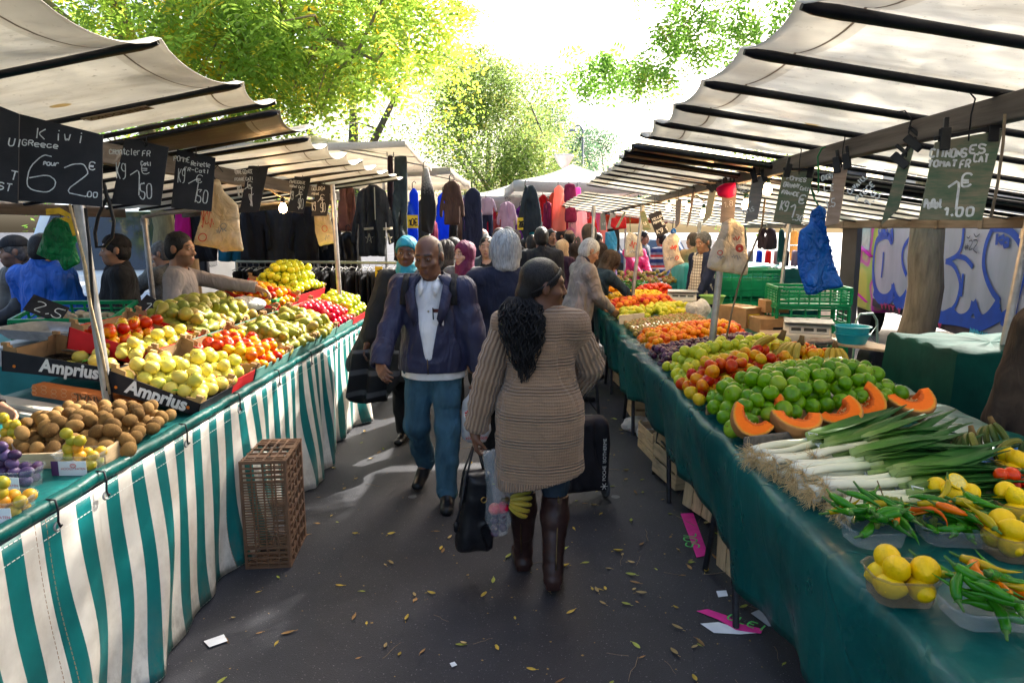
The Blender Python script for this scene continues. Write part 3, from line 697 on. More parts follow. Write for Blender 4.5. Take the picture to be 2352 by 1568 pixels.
price_board('green wooden board seen almost edge-on left of the lemon board',RB([(1502,1110),(1622,945),(1505,1405),(1385,1515)]),(1.42,ypr(2065),2),(-0.85,-1,0.05),GREENB,[('CAVAILL',0.1,0.74,0.10,0.006),('PIECE',0.1,0.56,0.1,0.006),('1,5',0.2,0.36,0.14,0.007)],clips=True)
price_board('narrow tan board glowing orange right of the blue bag',RB([(1080,1120),(1172,1085),(1105,1500),(1013,1515)]),(1.42,ypr(1920),2),(-0.75,-1,0.05),TANB,[('CHERI',0.1,0.78,0.1,0.006),('C E',0.2,0.58,0.1,0.006),('1,5',0.2,0.3,0.14,0.006)],clips=True)
price_board('green wooden board for Granny apples from France at 1.30',RB([(735,1150),(945,1155),(850,1510),(667,1480)]),(1.42,ypr(1825),2),(-0.2,-1,0.08),GREENB,[('POMMES',0.12,0.85,0.09,0.007,5),('GRANNY',0.06,0.70,0.11,0.008,5),('CatII',0.62,0.68,0.09,0.006),('FRANCE',0.06,0.55,0.09,0.007,5),('\u20ac',0.66,0.42,0.17,0.008),('Kg',0.12,0.22,0.19,0.008),('1',0.42,0.12,0.3,0.009),(',30',0.58,0.07,0.11,0.007)],clips=True)
price_board('grey board for Royal Gala apples left of the Granny board',RB([(525,1195),(617,1180),(560,1470),(473,1497)]),(1.42,ypr(1735),2),(-0.5,-1,0.05),GREYB,[('ROYAL',0.1,0.82,0.09,0.006),('GALA',0.3,0.68,0.1,0.006),('1\u20ac',0.3,0.42,0.16,0.006),('KG 1,5',0.1,0.2,0.12,0.006)],clips=True)
price_board('pinkish grey board with a pink bag over its corner on top of the pole',RB([(330,1235),(425,1230),(402,1492),(308,1497)]),(1.42,ypr(1672),2),(-0.3,-1,0.05),GREYB,[('PRUNES',0.1,0.78,0.08,0.005),('1,8',0.3,0.4,0.15,0.005)],clips=True)
price_board('pale grey board hanging left of the pole top',RB([(240,1270),(285,1262),(250,1445),(190,1507)]),(1.42,ypr(1632),2),(-0.7,-1,0.05),board_wood('pale_green_board',(0.22,0.25,0.20),(0.30,0.30,0.26)),[('2,5',0.2,0.5,0.14,0.005)],clips=True)
price_board('narrow board lit orange by a bulb left of the pale grey board',RB([(118,1305),(138,1285),(104,1480),(84,1525)]),(1.42,ypr(1586),2),(-1.1,-1,0.05),TANB,[],hook=True)
price_board('narrow grey board in front of the second hanging white bag',RB([(12,1345),(50,1335),(38,1500),(8,1535)]),(1.42,ypr(1558),2),(-0.9,-1,0.05),GREYB,[],hook=True)
FARB='small far price boards of the right stall'
def farb(label,px,mt,lines=(),nrm=(-0.3,-1,0)):
 s=750/2352*0.57422;P=[(2150*0.57422+x*s,680*0.57422+y*s)for x,y in px];u=sum(p[0]for p in P)/4
 return price_board(label,P,(1.42,ypr(u),2),nrm,mt,lines,beam_z=2.08,wch=0.008)
farb('black slate board tilting beside the middle pole of the right stall',[(1385,560),(1545,505),(1640,790),(1500,845)],SLATE,[('YELLOW',0.1,0.7,0.11,0.008),('POMME',0.1,0.55,0.1,0.008),('Kg 1',0.1,0.12,0.2,0.009),('\u20ac',0.7,0.4,0.15,0.009)])
farb('olive board tilting left of the black slate board',[(1280,515),(1345,515),(1425,745),(1330,770)],GREENB,[('1,5',0.3,0.3,0.15,0.008)])
farb('long pale board leaning right above the second blue bag',[(1080,530),(1115,525),(1015,720),(975,730)],board_wood('pale_green_board2',(0.24,0.28,0.22),(0.33,0.33,0.28)))
farb('white-grey board above the light blue bag',[(915,545),(985,545),(940,735),(870,740)],board_wood('white_grey_board',(0.36,0.36,0.38),(0.45,0.43,0.42)),[('1',0.4,0.3,0.3,0.008)])
farb('grey board with upright edges left of the light blue bag',[(785,545),(850,540),(860,755),(790,755)],board_wood('mid_grey_board',(0.20,0.22,0.21),(0.28,0.28,0.26)),[('1,8',0.2,0.3,0.15,0.008)])
farb('farthest pale mauve board of the right stall by the far pole',[(680,570),(735,550),(710,700),(665,735)],board_wood('mauve_board',(0.34,0.32,0.36),(0.42,0.4,0.42)))
s_=750/2352*0.57422
puff_px('pink_bag',[(1643,432),(1662,421),(1690,418),(1690,450),(1672,457),(1648,450)],(1.40,ypr(1672)-0.04,2),(0,-1),mat('pink_bag_plastic',(0.75,0.02,0.14),0.35,0.15,10,trans=0.3),T=0.03,edge=0.05,h=0.01)
tag(bpy.data.objects['pink_bag'],'small crimson plastic bag tied at the top of the right stall pole','bag')
def stripes():
 t=NT('striped_tarpaulin');s=t.sep(t.attr('tc'));co=t.coords()
 ph=t.math('FRACT',t.math('MULTIPLY',s[0],1/0.168));st=t.math('LESS_THAN',ph,0.49)
 white=t.ramp(t.noise(co,5,6,0.65),[(0.3,(0.55,0.51,0.45)),(0.6,(0.74,0.71,0.65))])
 smear=t.ramp(t.noise(t.mapping(co,(8,8,1.2)),3,5,0.7),[(0.58,0.0),(0.8,1.0)])
 white=t.mix(t.math('MULTIPLY',smear,0.5),white,(0.42,0.38,0.31))
 teal=t.ramp(t.noise(co,6,4),[(0.3,(0.003,0.125,0.13)),(0.7,(0.006,0.175,0.175))])
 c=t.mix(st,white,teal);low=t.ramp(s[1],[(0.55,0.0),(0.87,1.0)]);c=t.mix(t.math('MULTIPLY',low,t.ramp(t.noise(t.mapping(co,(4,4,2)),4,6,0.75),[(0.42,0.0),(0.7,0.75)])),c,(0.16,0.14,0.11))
 def line(z0,gap,wd,col,axis,c,period=0.02):
  d=t.math('LESS_THAN',t.math('ABSOLUTE',t.math('SUBTRACT',s[axis],z0)),wd)
  dash=t.math('LESS_THAN',t.math('FRACT',t.math('MULTIPLY',s[1-axis],1/period)),0.7)
  return t.mix(t.math('MULTIPLY',d,dash),c,col)
 for z0 in(0.012,0.068,0.86):c=line(z0,0,0.0016,(0.75,0.75,0.7),1,c)
 for y0 in(1.99,2.04,3.36):c=line(y0,0,0.0016,(0.32,0.2,0.12),0,c)
 return t.done(t.add_translucent(t.bsdf(c,0.38,0,0.45,t.bump(t.noise(co,9,4),0.12,0.01)),c,0.12))
def pvc(name,col,rough=0.33,bump=0.3):
 t=NT(name);co=t.coords()
 c=t.ramp(t.noise(co,3,5),[(0.3,tuple(q*0.7 for q in col)),(0.7,tuple(q*1.15 for q in col))])
 r=t.ramp(t.noise(co,5,4),[(0.3,rough-0.1),(0.7,rough+0.15)])
 vo=t.n('ShaderNodeTexVoronoi');vo.feature='DISTANCE_TO_EDGE';nz=t.n('ShaderNodeTexNoise');t.l(co,nz.inputs['Vector']);nz.inputs['Scale'].default_value=4;t.l(t.mix(0.2,t.mapping(co,(1,1,0.45)),nz.outputs['Color']),vo.inputs['Vector']);vo.inputs['Scale'].default_value=4.5
 h=t.math('ADD',t.math('ADD',t.noise(t.mapping(co,(1,1,0.3)),7,3),t.math('MULTIPLY',t.noise(co,42,3),0.15)),t.math('MULTIPLY',t.math('MINIMUM',vo.outputs[0],0.06),5.0));c=t.mix(t.ramp(t.noise(t.mapping(co,(5,5,0.8)),3,5,0.7),[(0.55,0.0),(0.85,0.4)]),c,tuple(q*2.2+0.02 for q in col))
 return t.done(t.bsdf(c,r,0,0.22,t.bump(h,bump,0.02)))
GREENPVC=pvc('green_tarpaulin',(0.003,0.085,0.078));TEALPVC=pvc('teal_tarpaulin',(0.006,0.13,0.125),0.4)
LT=thing('market_table','long left market table under green and white striped cloth with a rolled green edge','table',(-1.53,4.0,0));LO=Vector(LT.location)
m=MB();rows,tcs=[],[]
y=0.9;rs=random.Random(3)
def cloth_x(y,z):
 k=(0.9-z)/0.9
 near=1 if y<4.5 else 1.5
 return-1.525+near*(0.040*k*math.sin(y*5.3+1.2*math.sin(y*1.9)+k*1.1)+0.022*k*math.sin(y*12.1+2.2*k)+0.015*k*k*math.sin(y*23+5*k))-0.06*k*(1 if y>6.3 else 0)+0.02*k
ny=260
for i in range(ny+1):
 y=0.9+(7.25-0.9)*i/ny;r,c=[],[]
 for k in range(19):
  z=0.885-0.865*k/18;kk=(0.9-z)/0.9
  yy=y+0.085*kk*math.sin(y*3.1+1+1.5*kk)+0.03*math.sin(kk*6+y*2)*kk+0.022*kk*math.sin(y*7.7+kk*4)
  r.append(Vector((cloth_x(y,z),yy,z))-LO);c.append((y,0.885-z,0))
 rows.append(r);tcs.append(c)
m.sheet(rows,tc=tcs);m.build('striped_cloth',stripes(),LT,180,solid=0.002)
m=MB();pts=[Vector((-1.535+0.004*math.sin(i*1.7),0.9+i*0.1,0.915+0.003*math.sin(i*2.3)))-LO for i in range(64)]
m.tube(pts,0.026,12);m.build('edge_roll',GREENPVC,LT,180)
m=MB();rows=[[Vector((-1.535-q,y,0.905+0.004*math.sin(9*y+7*q)))-LO for q in np.linspace(0,1.25,14)]for y in np.linspace(0.9,7.25,60)]
m.sheet(rows);m.build('table_top',TEALPVC,LT,180,solid=0.02)
for y in(2.06,2.32,2.92,3.5,4.1,4.75,5.4,6.1):
 h=MB();p=Vector((-1.51,y,0.905))-LO
 h.tube([p+Vector((-0.02,0,0.036)),p+Vector((0.008,0.002,0.034)),p+Vector((0.014,0.002,0.0)),p+Vector((0.012,0,-0.04)),p+Vector((0.016,0.004,-0.06)),p+Vector((0.022,0.002,-0.05))],0.0035,6);h.build('hook',CHAIN,LT,180)
 e=MB();e.tube([p+Vector((0.006,0.013*math.cos(a),-0.056+0.013*math.sin(a)))for a in np.linspace(0,2*PI,13)[:-1]],0.004,6,closed=True);e.build('eyelet',STEEL,LT,180)
for y in(1.2,2.6,4.2,5.8,7.0):
 for x in(-1.62,-2.7):
  l=MB();l.tube([Vector((x,y,0))-LO,Vector((x,y,0.89))-LO],0.018,8);l.build('leg',CHAIN,LT,60)
RT=thing('market_table','long right market table under a plain dark green tarpaulin on black trestles','table',(1.5,4.0,0));RO=Vector(RT.location)
m=MB();rows=[];rs=random.Random(9)
def rtop(q):return 0.855+0.02*q
def skirt_z(y):return 0.36+0.05*math.sin(y*1.7)+0.03*math.sin(y*4.1)+(0.04 if y>5 else 0)-0.10*max(0,1.75-y)
for i in range(181):
 y=0.75+(9.6-0.75)*(i/180)**1.25;r=[];e=0.9+0.012*math.sin(y*5)+0.008*math.sin(y*13)
 for k in range(13):
  q=1-k/12;r.append(Vector((e+1.35*q**1.2,y,rtop(q)+0.004*math.sin(y*11+q*8)+0.003*math.sin(y*27+q*20)*(1 if q>0.03 else 0)))-RO)
 zb=skirt_z(y)
 for k in range(1,13):
  kk=k/12;z=0.85-(0.85-zb)*kk
  x=e-0.022*math.sin(min(1,kk*5)*PI/2)+0.032*kk*math.sin(y*6.1+0.9*math.sin(y*2.7))+0.014*kk*math.sin(y*17+kk*2)+0.07*kk
  r.append(Vector((x,y+0.012*kk*math.sin(y*9),z))-RO)
 rows.append(r)
m.sheet(rows);m.build('green_cloth',GREENPVC,RT,180,solid=0.002)
def trestle(y,dx=0):
 for x,sx in((1.0,-0.02),(2.05,0.04)):
  for s in(-1,1):
   l=MB();l.tube([Vector((x+sx,y+s*0.27,0))-RO,Vector((x,y+s*0.03,0.83))-RO],0.016,8);l.build('leg',CHAIN,RT,60)
  b=MB();b.tube([Vector((x,y-0.19,0.3))-RO,Vector((x,y+0.19,0.3))-RO],0.009,6);b.build('brace',CHAIN,RT,60)
for y in(1.9,3.15,4.6,6.1,7.6,9.0):trestle(y)
def fruit_mat(name,stops,scale=9.0,rough=0.33,speck=0.0,bump=0.0,spread=0.6,along=None,sss=0.0):
 """Skin colour from patches that differ from fruit to fruit; 'along' tints one end of the fruit."""
 t=NT(name);co=t.coords();oi=t.n('ShaderNodeObjectInfo');rv=oi.outputs['Random']
 off=t.n('ShaderNodeCombineXYZ')
 for k in range(3):t.l(t.math('MULTIPLY',rv,7.3+11*k),off.inputs[k])
 va=t.n('ShaderNodeVectorMath');va.operation='ADD';t.l(co,va.inputs[0]);t.l(off.outputs[0],va.inputs[1])
 f=t.noise(va.outputs[0],scale,3,0.5)
 f=t.math('ADD',f,t.math('MULTIPLY_ADD',rv,spread,-spread/2))
 c=t.ramp(f,stops)
 if along:c=t.mix(t.ramp(t.sep(co)[2],[(along[0],0.0),(along[1],1.0)]),c,along[2])
 if speck:
  s=t.ramp(t.noise(va.outputs[0],170,2),[(0.60,0.0),(0.66,1.0)]);c=t.mix(t.math('MULTIPLY',s,speck),c,(0.35,0.22,0.08))
 nrm=t.bump(t.noise(co,120,3),bump,0.004)if bump else None
 hs=t.n('ShaderNodeHueSaturation');hs.inputs['Saturation'].default_value=1.08;hs.inputs['Value'].default_value=1.12;t.l(c,hs.inputs['Color']);return t.done(t.bsdf(hs.outputs[0],rough+0.05,0,0.30,nrm,sss=sss))
FM=dict(yellow=fruit_mat('yellow_apple_skin',[(0.2,(0.40,0.41,0.075)),(0.5,(0.58,0.50,0.12)),(0.85,(0.62,0.46,0.13))],6,0.32,0.12,spread=0.4),gala=fruit_mat('red_yellow_apple_skin',[(0.25,(0.55,0.38,0.05)),(0.45,(0.60,0.24,0.04)),(0.62,(0.48,0.06,0.025)),(0.85,(0.36,0.025,0.02))],13,0.3,spread=0.75),pink=fruit_mat('pink_apple_skin',[(0.25,(0.60,0.16,0.13)),(0.5,(0.52,0.035,0.07)),(0.8,(0.42,0.02,0.05))],11,0.28,spread=0.5),granny=fruit_mat('green_apple_skin',[(0.2,(0.055,0.165,0.010)),(0.55,(0.105,0.235,0.015)),(0.9,(0.20,0.29,0.035))],6,0.26,0.1,spread=0.45),golden=fruit_mat('pale_green_apple_skin',[(0.2,(0.32,0.40,0.06)),(0.55,(0.44,0.46,0.045)),(0.9,(0.55,0.47,0.07))],6,0.3,0.12,spread=0.4),pear=fruit_mat('pear_skin',[(0.2,(0.16,0.18,0.03)),(0.5,(0.26,0.25,0.045)),(0.85,(0.30,0.20,0.06))],9,0.42,0.35,spread=0.5),ypear=fruit_mat('yellow_pear_skin',[(0.3,(0.40,0.42,0.05)),(0.8,(0.55,0.46,0.06))],9,0.42,0.15),kiwi=fruit_mat('kiwi_skin',[(0.25,(0.10,0.055,0.02)),(0.55,(0.185,0.105,0.038)),(0.85,(0.28,0.17,0.07))],14,0.85,0.3,0.35),plum=fruit_mat('dark_plum_skin',[(0.3,(0.035,0.008,0.022)),(0.6,(0.065,0.015,0.045)),(0.85,(0.13,0.06,0.11))],14,0.3),quetsche=fruit_mat('blue_plum_skin',[(0.3,(0.035,0.015,0.045)),(0.6,(0.085,0.06,0.14)),(0.85,(0.07,0.015,0.03))],18,0.45),mirabelle=fruit_mat('amber_plum_skin',[(0.25,(0.28,0.26,0.035)),(0.55,(0.46,0.30,0.05)),(0.8,(0.50,0.22,0.045))],14,0.35,0.1),apricot=fruit_mat('apricot_skin',[(0.25,(0.62,0.30,0.03)),(0.55,(0.66,0.19,0.02)),(0.85,(0.52,0.06,0.02))],12,0.4,spread=0.7),brown=fruit_mat('greengage_skin',[(0.3,(0.17,0.15,0.04)),(0.6,(0.24,0.16,0.05)),(0.85,(0.26,0.11,0.06))],14,0.45),peach=fruit_mat('peach_skin',[(0.25,(0.68,0.34,0.07)),(0.5,(0.60,0.16,0.05)),(0.8,(0.36,0.03,0.04))],11,0.6,spread=0.6),lemonplum=fruit_mat('yellow_plum_skin',[(0.3,(0.66,0.40,0.02)),(0.8,(0.72,0.48,0.03))],12,0.35),orange=fruit_mat('orange_skin',[(0.3,(0.66,0.20,0.01)),(0.8,(0.70,0.28,0.02))],12,0.4,0,0.3),tomato=fruit_mat('tomato_skin',[(0.3,(0.52,0.03,0.015)),(0.8,(0.58,0.08,0.02))],8,0.18),lemon=fruit_mat('lemon_skin',[(0.3,(0.66,0.42,0.02)),(0.8,(0.72,0.52,0.04))],9,0.36,0.25,0.5),potato=fruit_mat('potato_skin',[(0.3,(0.45,0.32,0.12)),(0.8,(0.58,0.44,0.20))],9,0.7))
STEMM=mat('fruit_stem',(0.14,0.085,0.03),0.8)
def apple_mesh(name,mt,r=0.037,seg=18,flat=0.92,lob=0.0,seed=0):
 """A dimpled apple with its stalk."""
 m=MB();n=seg*3//4;prof=[]
 for i in range(n+1):
  a=-PI/2+PI*i/n;rr=math.cos(a);zz=math.sin(a)
  d=math.exp(-(rr/0.30)**2)
  z=zz*(1-(0.22 if zz>0 else 0.16)*d)*flat
  prof.append((max(rr*(1.0+0.07*zz),0.0 if i in(0,n)else 1e-4)*r,z*r))
 m.lathe(prof,seg,mi=0)
 if lob:
  m.v=[(x*(1+lob*math.cos(3*math.atan2(y,x)+seed)),y*(1+lob*math.sin(2*math.atan2(y,x)+seed)),z*(1+0.05*math.sin(math.atan2(y,x)+seed)))for x,y,z in m.v]
 m.tube([(0,0,r*0.66),(0.002,0.001,r*0.85),(0.005,0.002,r*1.08)],[0.0014,0.0012,0.0018],5,1)
 return m.mesh(name,[mt,STEMM],180)
def ball_mesh(name,mt,r,seg=12,sx=1.0,sz=1.0,crease=0.0,tip=0.0):
 m=MB();n=seg*2//3;prof=[]
 for i in range(n+1):
  a=-PI/2+PI*i/n;q=abs(math.sin(a));prof.append((max(math.cos(a),0 if i in(0,n)else 1e-4)*r,math.sin(a)*r*sz*(1+tip*max(0,q-0.9)/0.1)))
 m.lathe(prof,seg,sx=sx)
 if crease:m.v=[(x*(1-crease*math.exp(-(math.atan2(y,x)/0.35)**2)),y,z)for x,y,z in m.v]
 if sz>1.02:
  m.v=[(z,y,-x)for x,y,z in m.v]
 return m.mesh(name,mt,180)
def pear_mesh(name,mt,s=1.0,seg=14):
 prof=[(0.0,-0.050),(0.012,-0.053),(0.024,-0.049),(0.033,-0.038),(0.0365,-0.022),(0.034,-0.005),(0.027,0.012),(0.020,0.027),(0.0165,0.04),(0.013,0.049),(0.006,0.054),(0.0,0.0545)]
 m=MB();m.lathe([(r*s,z*s)for r,z in prof],seg);m.tube([(0,0,0.052*s),(0.003,0,0.064*s),(0.009,0.002,0.074*s)],0.0016,5,1)
 m.v=[(z+0.0,y,-x+0.10*z*z/s)for x,y,z in m.v]
 return m.mesh(name,[mt,STEMM],180)
rf=random.Random(21)
KINDN=dict(yellow='yellow_apple',gala='red_apple',pink='pink_apple',granny='green_apple',golden='pale_apple')
APPLES={k:[apple_mesh(KINDN[k],FM[k],r,18,fl,0.035,q)for q,(r,fl)in enumerate(rs_)]for k,rs_ in dict(yellow=((0.037,0.92),(0.039,0.9),(0.035,0.95)),gala=((0.034,0.92),(0.036,0.9)),pink=((0.034,0.95),(0.036,0.98)),granny=((0.041,0.93),(0.043,0.9),(0.039,0.96)),golden=((0.036,0.92),(0.038,0.95))).items()}
PEARS=[pear_mesh('pear',FM['pear'],s)for s in(1.0,1.08,0.94)];YPEARS=[pear_mesh('pear',FM['ypear'],0.9)]
KIWIS=[ball_mesh('kiwi',FM['kiwi'],0.027,16,1.0,s)for s in(1.22,1.32,1.28)]
PLUMS=[ball_mesh('plum',FM['plum'],0.024,12,1,1.0,0.08),ball_mesh('plum',FM['plum'],0.025,12,1,1.06,0.08)]
QUETS=[ball_mesh('plum',FM['quetsche'],0.019,12,1,1.3)];MIRAB=[ball_mesh('plum',FM['mirabelle'],0.021,12,1,1.0,0.05)]
APRIC=[ball_mesh('apricot',FM['apricot'],0.027,12,1,0.96,0.07)];BROWN=[ball_mesh('greengage',FM['brown'],0.024,10)]
PEACH=[ball_mesh('peach',FM['peach'],0.034,12,1,0.95,0.08)];LPLUM=[ball_mesh('yellow_plum',FM['lemonplum'],0.026,10)]
ORNG=[ball_mesh('orange',FM['orange'],0.038,12,1,0.95)];TOMS=[ball_mesh('tomato',FM['tomato'],0.034,12,1,0.85)]
LEMON=[ball_mesh('lemon',FM['lemon'],0.031,16,1,1.2,0,0.16),ball_mesh('lemon',FM['lemon'],0.033,16,1,1.14,0,0.14)]
POTS=[ball_mesh('potato',FM['potato'],0.03,10,1,1.4),ball_mesh('potato',FM['potato'],0.028,10,1,1.2)]
def heap(meshes,O,ux,uy,L,Wd,d,base,layers,label,cat,group,mound=0.0,jit=0.12,keep=1.0,lie=0.4,limit=300,scale=(0.94,1.06),inset=0.7,shape=None,up=None,name=None):
 """Fruit laid in staggered rows over the patch O + a ux + b uy; the upper layers draw in and thin out."""
 O,ux,uy=Vector(O),Vector(ux).normalized(),Vector(uy).normalized();n=up and Vector(up)or ux.cross(uy)
 if n.z<0:n=-n
 out=[];k=0
 for ly in range(layers):
  ins=ly*d*inset;b=d*0.5+ins*0.8;row=0
  while b<Wd-d*0.4-ins*0.8:
   a=d*0.5+ins+(d*0.5 if row%2 else 0)
   while a<L-d*0.4-ins:
    kp=keep if ly==0 else keep*(0.85 if ly==1 else 0.7)
    if rf.random()<kp and(shape is None or shape(a/L,b/Wd)):
     aa,bb=a+rf.uniform(-jit,jit)*d,b+rf.uniform(-jit,jit)*d
     mo=mound*max(0,math.sin(PI*min(1,max(0,aa/L)))*math.sin(PI*min(1,max(0,bb/Wd))))**0.7
     z=base+d*0.46+ly*d*0.74+mo+rf.uniform(-0.06,0.10)*d
     p=O+ux*aa+uy*bb+n*z
     out.append(p)
    a+=d
   b+=d*0.87;row+=1
 if len(out)>limit:rf.shuffle(out);out=out[:limit]
 for p in out:
  me=meshes[rf.randrange(len(meshes))]
  nm=name or me.name.split('.')[0];o=ob(nm,me,loc=p);s=rf.uniform(*scale);o.scale=(s,s,s)
  o.rotation_euler=(rf.gauss(0,lie),rf.gauss(0,lie),rf.uniform(0,6.3))
  tag(o,label,nm.replace('_',' '),group)
 return out
CARD=mat('brown_cardboard',(0.30,0.18,0.085),0.85,0.15,12,0.1,90)
BOXBLACK=mat('black_printed_card',(0.012,0.013,0.018),0.45,0.3,8);BOXTEAL=mat('teal_printed_card',(0.10,0.23,0.20),0.6,0.15,8);BOXRED=mat('red_printed_card',(0.55,0.015,0.02),0.5,0.15,8)
WHITEINK=mat('white_print',(0.75,0.75,0.73),0.6,0.05);LEAFINK=mat('green_print',(0.12,0.42,0.04),0.6);ORINK=mat('orange_print',(0.75,0.20,0.02),0.6)
LINER=mat('black_tray_liner',(0.01,0.01,0.012),0.25,0.2,9,0.4,14);GREENNET=mat('green_tray_edge',(0.10,0.32,0.05),0.5)
TILT=rad(16)
def tray(label,x0,y0,z0,dep,wid,H,mt,tilt=TILT,inner=CARD,rz=0.0,liner=True,writing=None,flaps=True,cat='box',edge=None):
 """Open cardboard tray; local x runs from the aisle uphill, local -y along the stall."""
 th=thing('fruit_box',label,cat,(x0,y0,z0));c,s=math.cos(tilt),math.sin(tilt)
 th.rotation_euler=(Matrix.Rotation(rz,3,'Z')@Matrix(((-c,0,s),(0,-1,0),(s,0,c))).transposed().inverted().transposed()if False else Matrix.Rotation(rz,3,'Z')@Matrix(((-c,0,s),(0,-1,0),(s,0,c)))).to_euler()
 t=0.005;W2=-wid;m=MB()
 def wall(a,b,hA,hB):
  a,b=Vector(a),Vector(b);d=(b-a).normalized();nn=Vector((-d.y,d.x,0))*t
  m.add([a,b,b+Vector((0,0,hB)),a+Vector((0,0,hA))]+[p+nn for p in(a,b,b+Vector((0,0,hB)),a+Vector((0,0,hA)))],[(3,2,1,0),(4,5,6,7),(0,1,5,4),(1,2,6,5),(2,3,7,6),(3,0,4,7)],0)
  i=nn*1.35;m.add([a+i,b+i,b+i+Vector((0,0,hB-0.002)),a+i+Vector((0,0,hA-0.002))],[(0,1,2,3)],1)
 lo=H*0.62
 wall((0,W2,0),(0,0,0),lo,lo)if False else wall((0,0,0),(0,W2,0),lo,lo)
 wall((dep,W2,0),(dep,0,0),H,H)
 wall((0,W2+0.0,0),(dep,W2,0),lo*1.0,H);wall((dep,0,0),(0,0,0),H,lo)
 m.box((dep/2,W2/2,0.003),(dep-0.012,wid-0.012,0.004),mi=1);m.build('tray',[mt,inner],th)
 if flaps:
  for(x,y,sx,sy)in((0.006,-0.006,1,-1),(dep-0.006,-0.006,-1,-1),(0.006,W2+0.006,1,1),(dep-0.006,W2+0.006,-1,1)):
   hh=H*1.25 if sx<0 else lo*1.35;q=0.085;f=MB()
   A=[(x,y,0.004),(x+sx*q,y,0.004),(x+sx*q*0.8,y,hh*0.93),(x,y,hh)];B=[(x,y,0.004),(x,y+sy*q,0.004),(x,y+sy*q*0.7,hh*0.93),(x,y,hh)]
   for Q in(A,B):
    f.add(Q,[(0,1,2,3)])
   f.box((x+sx*0.006,y+sy*0.006,hh+0.006),(0.03,0.02,0.014));f.build('corner_flap',[inner],th,None,solid=0.004)
 if liner:
  l=MB();rows=[]
  for i in range(15):
   a=0.014+(dep-0.028)*i/14;rows.append([(a,-0.014-(wid-0.028)*j/20,0.02+0.012*math.sin(i*1.35)*math.sin(j*1.25))for j in range(21)])
  l.sheet(rows);l.build('liner',LINER,th,180)
 if writing:
  txt,side,size=writing;w_=MB()
  if side=='near':
   o_,ux,uy=(dep*0.47,0.0008+0.0006,H*0.40),(-1,0,0.0),(0.0,0,1)
   o_=(dep*0.47,0.0012,H*0.42);tl_=math.atan2(H-lo,dep)*0.5;ux=(-math.cos(tl_),0,-math.sin(tl_));uy=(-math.sin(tl_),0,math.cos(tl_))
   put_text(w_,txt,size,o_,ux,uy,0,0.12,0.0035,0.95)
   w_.prism([(-0.014,0),(-0.004,0.008),(0.012,0.012),(0.018,0.02),(0.004,0.018),(-0.008,0.010)],Vector(o_)+Vector(ux)*size*0.85+Vector(uy)*size*0.5+Vector((0,0.0004,0)),ux,uy,0.0006,1)
   for q in(0.9,0.12):w_.prism([(0.008*math.cos(k),0.008*math.sin(k))for k in np.linspace(0,6.28,11)[:-1]],(dep*q,0.0012,H*0.3),ux,uy,0.0008,2)
  w_.build('lettering',[WHITEINK,LEAFINK,ORINK],th)
 if edge:
  e=MB();e.bar((0.0,W2/2,lo*0.95),(dep,W2/2,H*0.95),0.006,0.02);e.build('divider',GREENNET,th)
 return th
def in_tray(th_loc,dep,wid,tilt=TILT):
 c,s=math.cos(tilt),math.sin(tilt)
 return Vector(th_loc),Vector((-c,0,s)),Vector((0,1,0))
def tray_fruit(meshes,x0,y0,z0,dep,wid,d,base,layers,label,cat,group,tilt=TILT,**kw):
 O,ux,uy=in_tray((x0,y0,z0),dep,wid,tilt);return heap(meshes,O,ux,uy,dep,wid,d,base,layers,label,cat,group,**kw)
X1,Z1,D1=-1.565,0.918,0.44
tray('black lettered cardboard box of yellow apples at the near end of the front row',X1+0.02,3.13,Z1,0.45,0.37,0.10,BOXBLACK,writing=('Amprius','near',0.09),inner=mat('card_yellowed',(0.42,0.26,0.10),0.8))
tray_fruit(APPLES['yellow'],X1+0.02,3.15,Z1,0.45,0.35,0.071,0.038,2,'yellow apple heaped in the near black lettered box of the front row','apple','yellow apples in the near black box',keep=0.97,mound=0.02,lie=0.5)
tray('red rimmed cardboard box of yellow apples behind the near black lettered box',X1,3.52,Z1+0.004,0.45,0.33,0.12,BOXRED,writing=None)
tray_fruit(APPLES['yellow'],X1,3.53,Z1+0.004,0.36,0.31,0.071,0.03,2,'yellow apple in the red rimmed box between black box and red apples','apple','yellow apples in the red rimmed box',mound=0.02,lie=0.5)
tray('pale teal cardboard box full of red and yellow apples in the front row',X1,3.87,Z1,D1,0.57,0.12,BOXTEAL,edge=1)
tray_fruit(APPLES['gala'],X1,3.885,Z1,D1,0.54,0.066,0.03,2,'red and yellow apple in the pale teal box of the front row','apple','red and yellow apples of the front row',mound=0.03)
for k,y in enumerate((4.46,5.04)):
 tray(['pale teal cardboard box of green brown pears next to the red and yellow apples','second pale teal cardboard box of pears, next to the pink apples'][k],X1,y,Z1,D1,0.56,0.12,BOXTEAL,edge=1)
 tray_fruit(PEARS,X1,y+0.01,Z1,D1,0.54,0.073,0.035,2,['pear in the teal box beside the red and yellow apples','pear in the teal box beside the pink apples'][k],'pear',['pears of the first teal box','pears of the second teal box'][k],mound=0.03,lie=0.3)
tray('pale teal cardboard box of bright pink apples in the front row',X1,5.62,Z1,D1,0.56,0.12,BOXTEAL)
tray_fruit(APPLES['pink'],X1,5.63,Z1,D1,0.54,0.067,0.04,2,'bright pink apple in the front row beyond the pears','apple','pink apples of the front row',mound=0.04)
tray('farthest cardboard box of the front row heaped with pale yellow apples',X1,6.2,Z1,D1,0.7,0.12,BOXRED)
tray_fruit(APPLES['golden'],X1,6.21,Z1,D1,0.68,0.072,0.04,2,'pale yellow apple heaped at the far end of the front row','apple','pale yellow apples at the far end',mound=0.06)
X2,Z2,T2=-2.03,1.055,rad(13)
